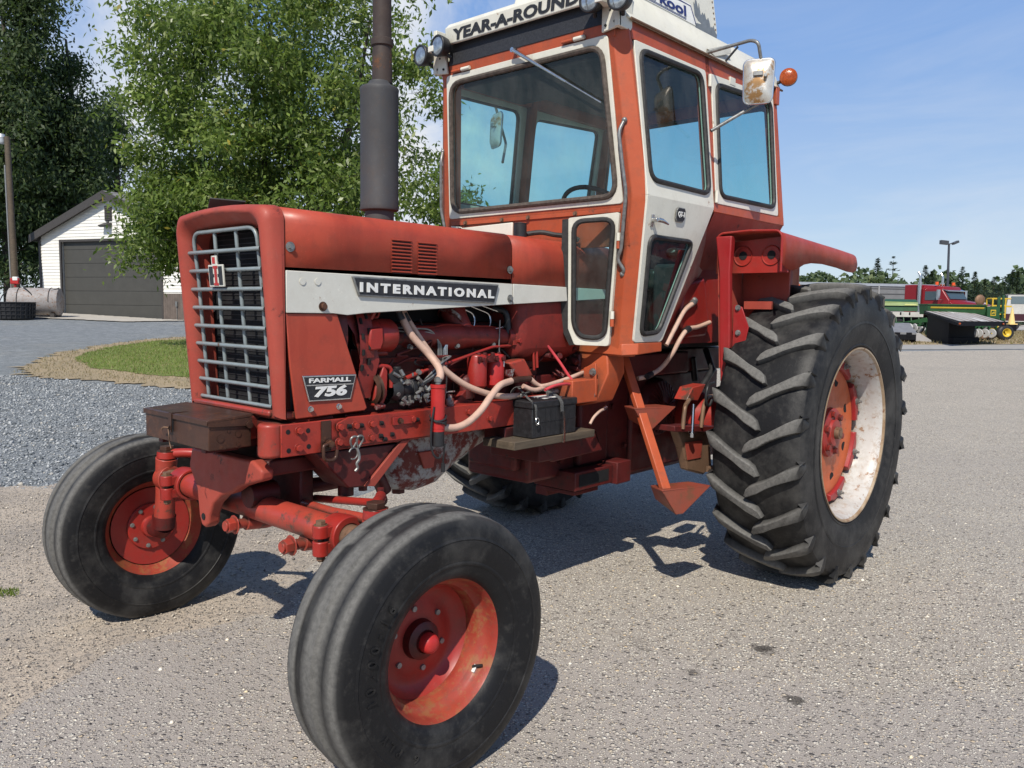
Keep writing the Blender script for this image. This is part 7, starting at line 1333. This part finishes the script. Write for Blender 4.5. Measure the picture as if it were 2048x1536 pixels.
c0, c1, c2, c3 = q[0].lerp(q[3],.14), q[1].lerp(q[2],.1), q[2].lerp(q[3],.55).lerp(q[1],.32), q[3].lerp(q[0],.32).lerp(q[2],.06)
m = MB(); m.loft([[g(c0,.05),g(c1,.05),g(c2,.05),g(c3,.05)],[g(c0,c0.z-.15),g(c1,c1.z-.15),g(c2,c2.z-.15),g(c3,c3.z-.15)]]); m.build('understructure', blk, t)
b0_ = c3.lerp(c2,.15); m = MB(); m.prism([g(c3,.04)+V((.3,.3,0)),g(c2,.04)+V((.3,.3,0)),g(c2,.04),g(c3,.04)],(0,0,.28)); m.build('skid_base', blk, t)
for k in range(2): m = MB(); a = c0.lerp(c3,.35+k*.27); b = c0.lerp(c3,.52+k*.27); o_ = V((.03,.03,0)); m.prism([g(a,.72)+o_,g(b,.70)+o_,g(b,.80)+o_,g(a,.82)+o_],(.01,.01,0)); m.build('stencil', whitep, t)
# low ramp trailer
f = place(frame(V((-40.177, -10.685, -0.15)), R(-12))); t = empty('ramp_trailer'); tag(t,'low grey ramp trailer on the dry grass beside the black flatbed deck','trailer')
m = f(); m.loft([[(-4.0,-.9,.62),(-4.0,1.0,.95),(-4.0,1.0,.85),(-4.0,-.9,.52)],[(.55,-.9,.50),(.62,1.0,.98),(.62,1.0,.88),(.55,-.9,.40)]]); m.build('ramp_deck', plain('ramp_grey',(.22,.22,.23),.6,.2,.15,3), t)
m = f(); m.boxb(-4.0,.6,-.95,-.85,.15,.42)
for k in range(8): m.boxb(-3.8+k*.55,-3.55+k*.55,-.97,-.84,.30,.52)
m.build('side_frame', blk, t)
m = f(); m.prism([(.5,-.97,.10),(1.25,-.97,.08),(1.2,-.97,.16),(.62,-.97,.52),(.5,-.97,.50)],(0,.06,0)); m.build('loading_ramp', plain('pale_ramp_edge',(.34,.33,.33),.6,var=.1), t)
m = f(); m.boxb(-4,.6,-.6,.9,.03,.2); m.build('wheel_skid', blk, t)
# yellow steps / frame
f = place(frame(V((-57.235, -9.984, 1.146)), R(5))); t = empty('machine_ladder'); tag(t,'yellow tubular access ladder frame behind the green drill','ladder frame')
m = f()
for x in (-.45,.45): m.tube(bend([(x,-.3,.3),(x,-.3,2.55),(x,.3,2.55),(x,.3,.3)],.08),.045,8)
for z in (.9,1.5,2.05,2.5): m.boxb(-.45,.45,-.33,-.25,z,z+.08)
m.boxb(-.2,.9,-.3,.3,2.0,2.1); m.tube([(-.45,-.3,2.55),(.8,-.3,2.55)],.045,8); m.build('ladder_rail', yel, t)
m = f(); m.sphere((-1.0,.2,2.45),.36,sc=(1,.4,1)); m.build('old_wheel', M['rust2'], t)
# old white truck at the right edge
f = place(frame(V((-91.249, -14.241, 0.556)), R(-25))); t = empty('old_truck'); tag(t,'white and maroon old truck cut by the right picture edge','truck')
m = f(); m.boxb(-1.9,1.6,-1.1,1.1,1.65,2.55); m.loft([[(-1.9,-1.1,2.5),(1.6,-1.1,2.5),(1.6,1.1,2.5),(-1.9,1.1,2.5)],[(-1.8,-1.0,3.55),(1.45,-1.0,3.55),(1.45,1.0,3.55),(-1.8,1.0,3.55)],[(-1.9,-1.1,3.62),(1.6,-1.1,3.62),(1.6,1.1,3.62),(-1.9,1.1,3.62)]]); m.build('cab', whitep, t)
m = f(); m.boxb(-1.55,-.35,-1.13,-1.04,2.65,3.4); m.boxb(-.1,1.2,-1.13,-1.04,2.65,3.4); m.prism([(-1.93,-.85,2.65),(-1.93,.85,2.65),(-1.85,.8,3.4),(-1.85,-.8,3.4)],(-.04,0,0)); m.build('window', plain('grey_window',(.12,.16,.18),.1,var=.1), t)
m = f(); m.boxb(-1.9,2.8,-1.15,1.15,.95,1.65); m.build('lower_body', plain('maroon_paint',(.05,.012,.02),.4,var=.2), t)
m = f(); m.boxb(-2.2,-1.9,-1.2,1.2,.55,.95); m.boxb(-2.1,2.8,-1.18,-1.15,.88,.95); m.build('bumper', whitep, t)
for x in (-1.2,2.0):
    for s in (-1,1): m = f(); m.cyl((x,s*.8,.5),(x,s*1.15,.5),.5,n=20); m.build('wheel', M['black'], t)
f = place(frame(V((-81.045, -13.571, 0.801)), 0)); t = empty('marker_cone'); tag(t,'tall pale yellow marker cone beside the old white truck','cone')
m = f(); m.cyl((0,0,.75),(0,0,2.2),.30,.05,16); m.boxb(-.35,.35,-.35,.35,.66,.75); m.build('cone_body', plain('pale_yellow',(.75,.55,.22),.6,var=.1), t)
m = f(); m.boxb(-.30,.30,-.30,.30,0,.66); m.build('cone_stand', blk, t)
# orange tedder behind the rear tyre
f = place(frame(V((-24.655, -10.046, 1.149)), R(10))); t = empty('hay_tedder'); tag(t,'orange hay tedder with folded spring tines behind the rear tyre','hay implement')
m = f(); m.tube([(-.3,0,.3),(-.15,0,2.0),(.2,0,2.1)],.06,8); m.boxb(-.5,.8,-.1,.1,1.35,1.55); m.tube([(-.2,0,1.6),(.5,0,2.45)],.035,6); m.tube([(-.35,0,1.5),(-.1,0,3.0)],.03,6); m.build('tedder_frame', orng, t)
m = f()
for k in range(7): b = V((-.12+k*.02,0,2.0+k*.13)); m.tube([b,b+V((.35,.1,.10+.02*k))],.012,5); m.tube([b+V((0,0,.04)),b+V((.33,.1,.16+.02*k))],.012,5)
for k in range(5): b = V((.0+k*.13,0,1.85+k*.15)); m.tube([b,b+V((.30,.1,-.12))],.012,5); m.tube([b,b+V((-.05,.1,.25))],.012,5)
m.build('spring_tines', M['rust2'], t)
m = f()
for s in (-.4,.7): m.cyl((s,-.15,.3),(s,.15,.3),.3,n=18)
m.build('wheel', M['black'], t)
# light pole
lp = V((-72.664, -16.808, 0.583)); t = empty('light_pole'); tag(t,'slim dark floodlight pole rising behind the red truck','light pole'); tp = V((-73.213, -17.149, 7.513))
m = MB(); m.tube([(lp.x,lp.y,0),(tp.x,tp.y,tp.z)],[.13,.09],12); m.build('pole', plain('dark_pole',(.05,.055,.07),.5,.3,.1), t)
for s, w in ((-1,.34),(1,.26)):
    c = tp+ru_*(s*.42+(.12 if s > 0 else 0))+V((0,0,.12)); m = MB(); m.obox(c,(ru_+V((0,0,.45 if s > 0 else -.1))).normalized(),bk_,(V((0,0,1))-ru_*(.45 if s > 0 else 0)).normalized(),w*1.9,.4,w if s < 0 else .2); m.tube([tp,c],.05,8); m.build('flood_lamp', plain('lamp_dark',(.07,.075,.085),.4,.3,.1), t, bevel=.03)
# conifers
ndl = leafmat('spruce_needles',[(0,(.045,.075,.052)),(.6,(.075,.115,.075)),(1,(.11,.155,.095))],.1,.7); pin = leafmat('broadleaf_far',[(0,(.065,.10,.055)),(.6,(.105,.15,.07)),(1,(.16,.195,.09))],.2,.7)
def conifer(px, d, h, w, label, seed, open_=0, group='conifers along the far edge of the yard', dec=False):
    rg = np.random.default_rng(seed); b = V(px); b.z = 0; root = empty('broadleaf_tree' if dec else 'spruce_tree', tuple(b)); tag(root,label,'tree',group); inv = M4.Translation(-b)
    m = MB(); m.tube([b,b+V((0,0,h*.98))],[.018*h+.05,.02],7); o = m.build('trunk', bark, None); o.parent = root; o.matrix_parent_inverse = inv
    n = int(760*(1-.45*open_)); t_ = rg.uniform(0.06,1,n)**(1.25 if not dec else 1)
    if dec:
        p = rg.normal(0,1,(n,3)); p /= np.linalg.norm(p,axis=1,keepdims=True); p *= rg.uniform(.35,1,(n,1))**.5; cen = np.array(b)+np.array([0,0,h*.55])+p*np.array([w,w,h*.46])*(1+.18*np.sin(p[:,:1]*6+p[:,2:]*5)); o = leaves_mesh('crown', cen, .11*h, .05*h, pin, rg, .3)
    else:
        lay = np.clip(np.round(t_*11)/11+rg.normal(0,.013,n),0.02,1) if open_ else t_; rad = w*(1-lay)**(.85)*rg.uniform(.25,1.08,n)*(1+.18*np.sin(lay*40)); a = rg.uniform(0,6.28,n)
        cen = np.stack([b.x+np.cos(a)*rad,b.y+np.sin(a)*rad,h*lay-rad*.22+h*.03],-1); L = .085*h*(1.1-lay*.6); v = []
        d_ = np.stack([np.cos(a),np.sin(a),-.25+.5*lay],-1); s_ = np.stack([-np.sin(a),np.cos(a),0*a],-1); L = L[:,None]
        v = np.stack([cen-d_*L*.4, cen+s_*L*.42-np.array([0,0,.10])*L, cen+d_*L*.8, cen-s_*L*.42-np.array([0,0,.10])*L],1).reshape(-1,3); o = quick_mesh('crown', v, np.arange(4*n).reshape(-1,4), ndl)
    o.parent = root; o.matrix_parent_inverse = inv
def cam_ground(px, d):   # ground spot d metres out on the bearing of a picture column
    return (4.37573+(-0.737911)*d+(-0.672393)*d*(px-1024)/1630.07, 2.74784+(-0.668682)*d+(0.740057)*d*(px-1024)/1630.07, 0)
hz = lambda py, d, px: 1.40+(618+(px-1024)*.0143-py)*d/1630
CON = [(1742,521,110,1.9,0,0,'narrow pointed spruce between the bushy tree and the open pine'),(1773,519,112,3.0,1,0,'open branched pine, tallest above the grey trailer roof'),(1837,535,130,2.7,0,0,'first dark spruce right of the trailer gap'),(1850,545,128,2.0,0,0,'short spruce just right of the first dark one'),(1877,540,135,3.8,0,1,'rounded tree left of the light pole'),(1911,538,126,3.1,0,0,'broad spruce just right of the light pole'),(1936,547,130,2.0,0,0,'small narrow spruce above the truck exhaust'),(1956,560,132,1.9,0,0,'low spruce left of the broad dark group'),(1974,557,128,2.7,0,0,'broad low spruce behind the yellow ladder'),(1996,556,134,3.0,0,0,'bushy spruce right of the yellow ladder'),(2011,543,140,2.6,0,0,'tall spruce in front of the hill field'),(2020,545,138,1.7,0,0,'thin spruce beside the tall one before the hill'),(2038,535,150,5.2,0,1,'dark rounded tree at the right picture edge'),(1716,538,105,4.0,0,1,'bushy pale green tree left of the narrow spruce'),(1945,570,125,3.0,0,0,'low spruce behind the red truck bonnet'),(1985,570,122,3.2,0,0,'spruce low behind the yellow frame'),(2005,575,120,3.2,0,0,'low bushy spruce left of the white truck')]
for i, (px, py, d, w, op, dec, lab) in enumerate(CON):
    p = cam_ground(px, d); conifer(p, d, max(2.5, hz(py, d, px)), w, lab, 100+i, op, dec=bool(dec))
# far tree line that reads as one mass
rg = np.random.default_rng(77); cen = []
for px in np.concatenate([np.arange(700, 1480, 8.0), np.arange(1480, 2120, 3.2), np.arange(2120, 3000, 8.0)]):
    d = rg.uniform(135,165); p = cam_ground(px, d); top = 557-8*math.sin(px*.021)-7*math.sin(px*.058+1)+ (10 if px > 1800 else -2); h = hz(top, d, px); n = 120
    t_ = rg.uniform(0,1,n); cen.append(np.stack([p[0]+rg.normal(0,1.1,n)*(1.15-t_), p[1]+rg.normal(0,1.1,n)*(1.15-t_), h*t_],-1))
cen = np.concatenate(cen); o = leaves_mesh('tree_line', cen, .75, .30, pin, rg, .2); tag(o,'far line of mixed trees along the horizon','trees',kind='stuff')
# hill with a pale field behind, on the right
bm = bmesh.new(); hv = []
for i in range(25):
    row = []
    for j in range(7):
        px = 1500+i*40; d = 230+j*30; p = cam_ground(px, d); zz = 11.5*sstep(1700,2040,px)*sstep(0,3,j)*(1 if j < 5 else .9)+.3*math.sin(i); row.append(bm.verts.new((p[0],p[1],zz-.2)))
    hv.append(row)
for i in range(24):
    for j in range(6): bm.faces.new((hv[i][j],hv[i+1][j],hv[i+1][j+1],hv[i][j+1]))
me = bpy.data.meshes.new('hill'); bm.to_mesh(me); bm.free(); me.polygons.foreach_set('use_smooth',[True]*len(me.polygons)); o = bpy.data.objects.new('hill', me); COL.objects.link(o); me.materials.append(plain('hill_field_green',(.15,.17,.055),.95,var=.15,sc=.05)); tag(o,None,None,kind='structure')

# ================================================================== SKY, SUN, CAMERA
W = bpy.data.worlds.new('World'); scene.world = W; W.use_nodes = True; nt = W.node_tree; bg = nt.nodes['Background']
SUN_EL, SUN_AZ = R(47), R(30)       # azimuth measured from +x towards +y
sky = nd(nt,'ShaderNodeTexSky'); sky.sky_type = 'NISHITA'; sky.sun_disc = False; sky.sun_elevation = SUN_EL; sky.sun_rotation = PI/2-SUN_AZ; sky.air_density = 1.0; sky.dust_density = .35; sky.ozone_density = 2.6
tcg = nd(nt,'ShaderNodeTexCoord').outputs['Generated']
mp_ = nd(nt,'ShaderNodeMapping'); mp_.inputs['Scale'].default_value = (1.6,1.6,7.5); mp_.inputs['Rotation'].default_value = (.12,.05,.6); nt.links.new(tcg, mp_.inputs['Vector'])
n1 = noise(nt, 1.5, 8, .62, mp_.outputs['Vector'], .8); c1 = ramp(nt, n1, [(.50,0),(.82,.42)])
sx = nt.nodes.new('ShaderNodeSeparateXYZ'); nt.links.new(tcg, sx.inputs[0]); low = ramp(nt, sx.outputs['Z'], [(0,1),(.22,.55),(.45,.15)])
# brighter cumulus low on the left, behind the tree
dv = nd(nt,'ShaderNodeVectorMath'); dv.operation = 'DOT_PRODUCT'; nt.links.new(tcg, dv.inputs[0]); dv.inputs[1].default_value = (-.53,-.83,.17)
lf = ramp(nt, dv.outputs['Value'], [(.90,0),(.985,1)]); n2 = noise(nt, 5.5, 8, .6, tcg, .3); c2 = math_(nt,'MULTIPLY', ramp(nt, n2, [(.40,0),(.62,1)]), lf)
fac = math_(nt,'MAXIMUM', math_(nt,'MULTIPLY', c1, low), c2)
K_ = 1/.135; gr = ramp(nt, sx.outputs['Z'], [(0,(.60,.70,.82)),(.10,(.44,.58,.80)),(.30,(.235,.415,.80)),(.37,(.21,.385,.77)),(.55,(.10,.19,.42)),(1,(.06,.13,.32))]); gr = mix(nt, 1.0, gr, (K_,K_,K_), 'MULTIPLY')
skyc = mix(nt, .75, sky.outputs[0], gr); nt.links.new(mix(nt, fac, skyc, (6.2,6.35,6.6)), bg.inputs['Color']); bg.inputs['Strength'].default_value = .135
sl_ = bpy.data.lights.new('sun','SUN'); sl_.energy = 5.0; sl_.angle = R(.53); sl_.color = (1,.94,.84); so_ = bpy.data.objects.new('sun', sl_); COL.objects.link(so_)
sd = V((math.cos(SUN_EL)*math.cos(SUN_AZ), math.cos(SUN_EL)*math.sin(SUN_AZ), math.sin(SUN_EL))); so_.rotation_euler = sd.to_track_quat('Z','Y').to_euler(); so_.location = (10,8,14)
cam = bpy.data.cameras.new('camera'); co = bpy.data.objects.new('camera', cam); COL.objects.link(co); scene.camera = co
cam.sensor_width = 36; cam.lens = 28.6537; cam.clip_start = .05; cam.clip_end = 2000
co.matrix_world = M4(((-0.672393,-0.058097,0.737911,4.37573),(0.740057,-0.071965,0.668682,2.74784),(0.014255,0.995714,0.091384,1.40197),(0,0,0,1)))
scene.view_settings.view_transform = 'Standard'; scene.view_settings.look = 'None'; scene.view_settings.exposure = 0; scene.view_settings.gamma = 1
scene.render.engine = 'CYCLES'; scene.cycles.max_bounces = 8; scene.cycles.transparent_max_bounces = 16; scene.cycles.use_denoising = True
scene.render.resolution_x = 1024; scene.render.resolution_y = 768
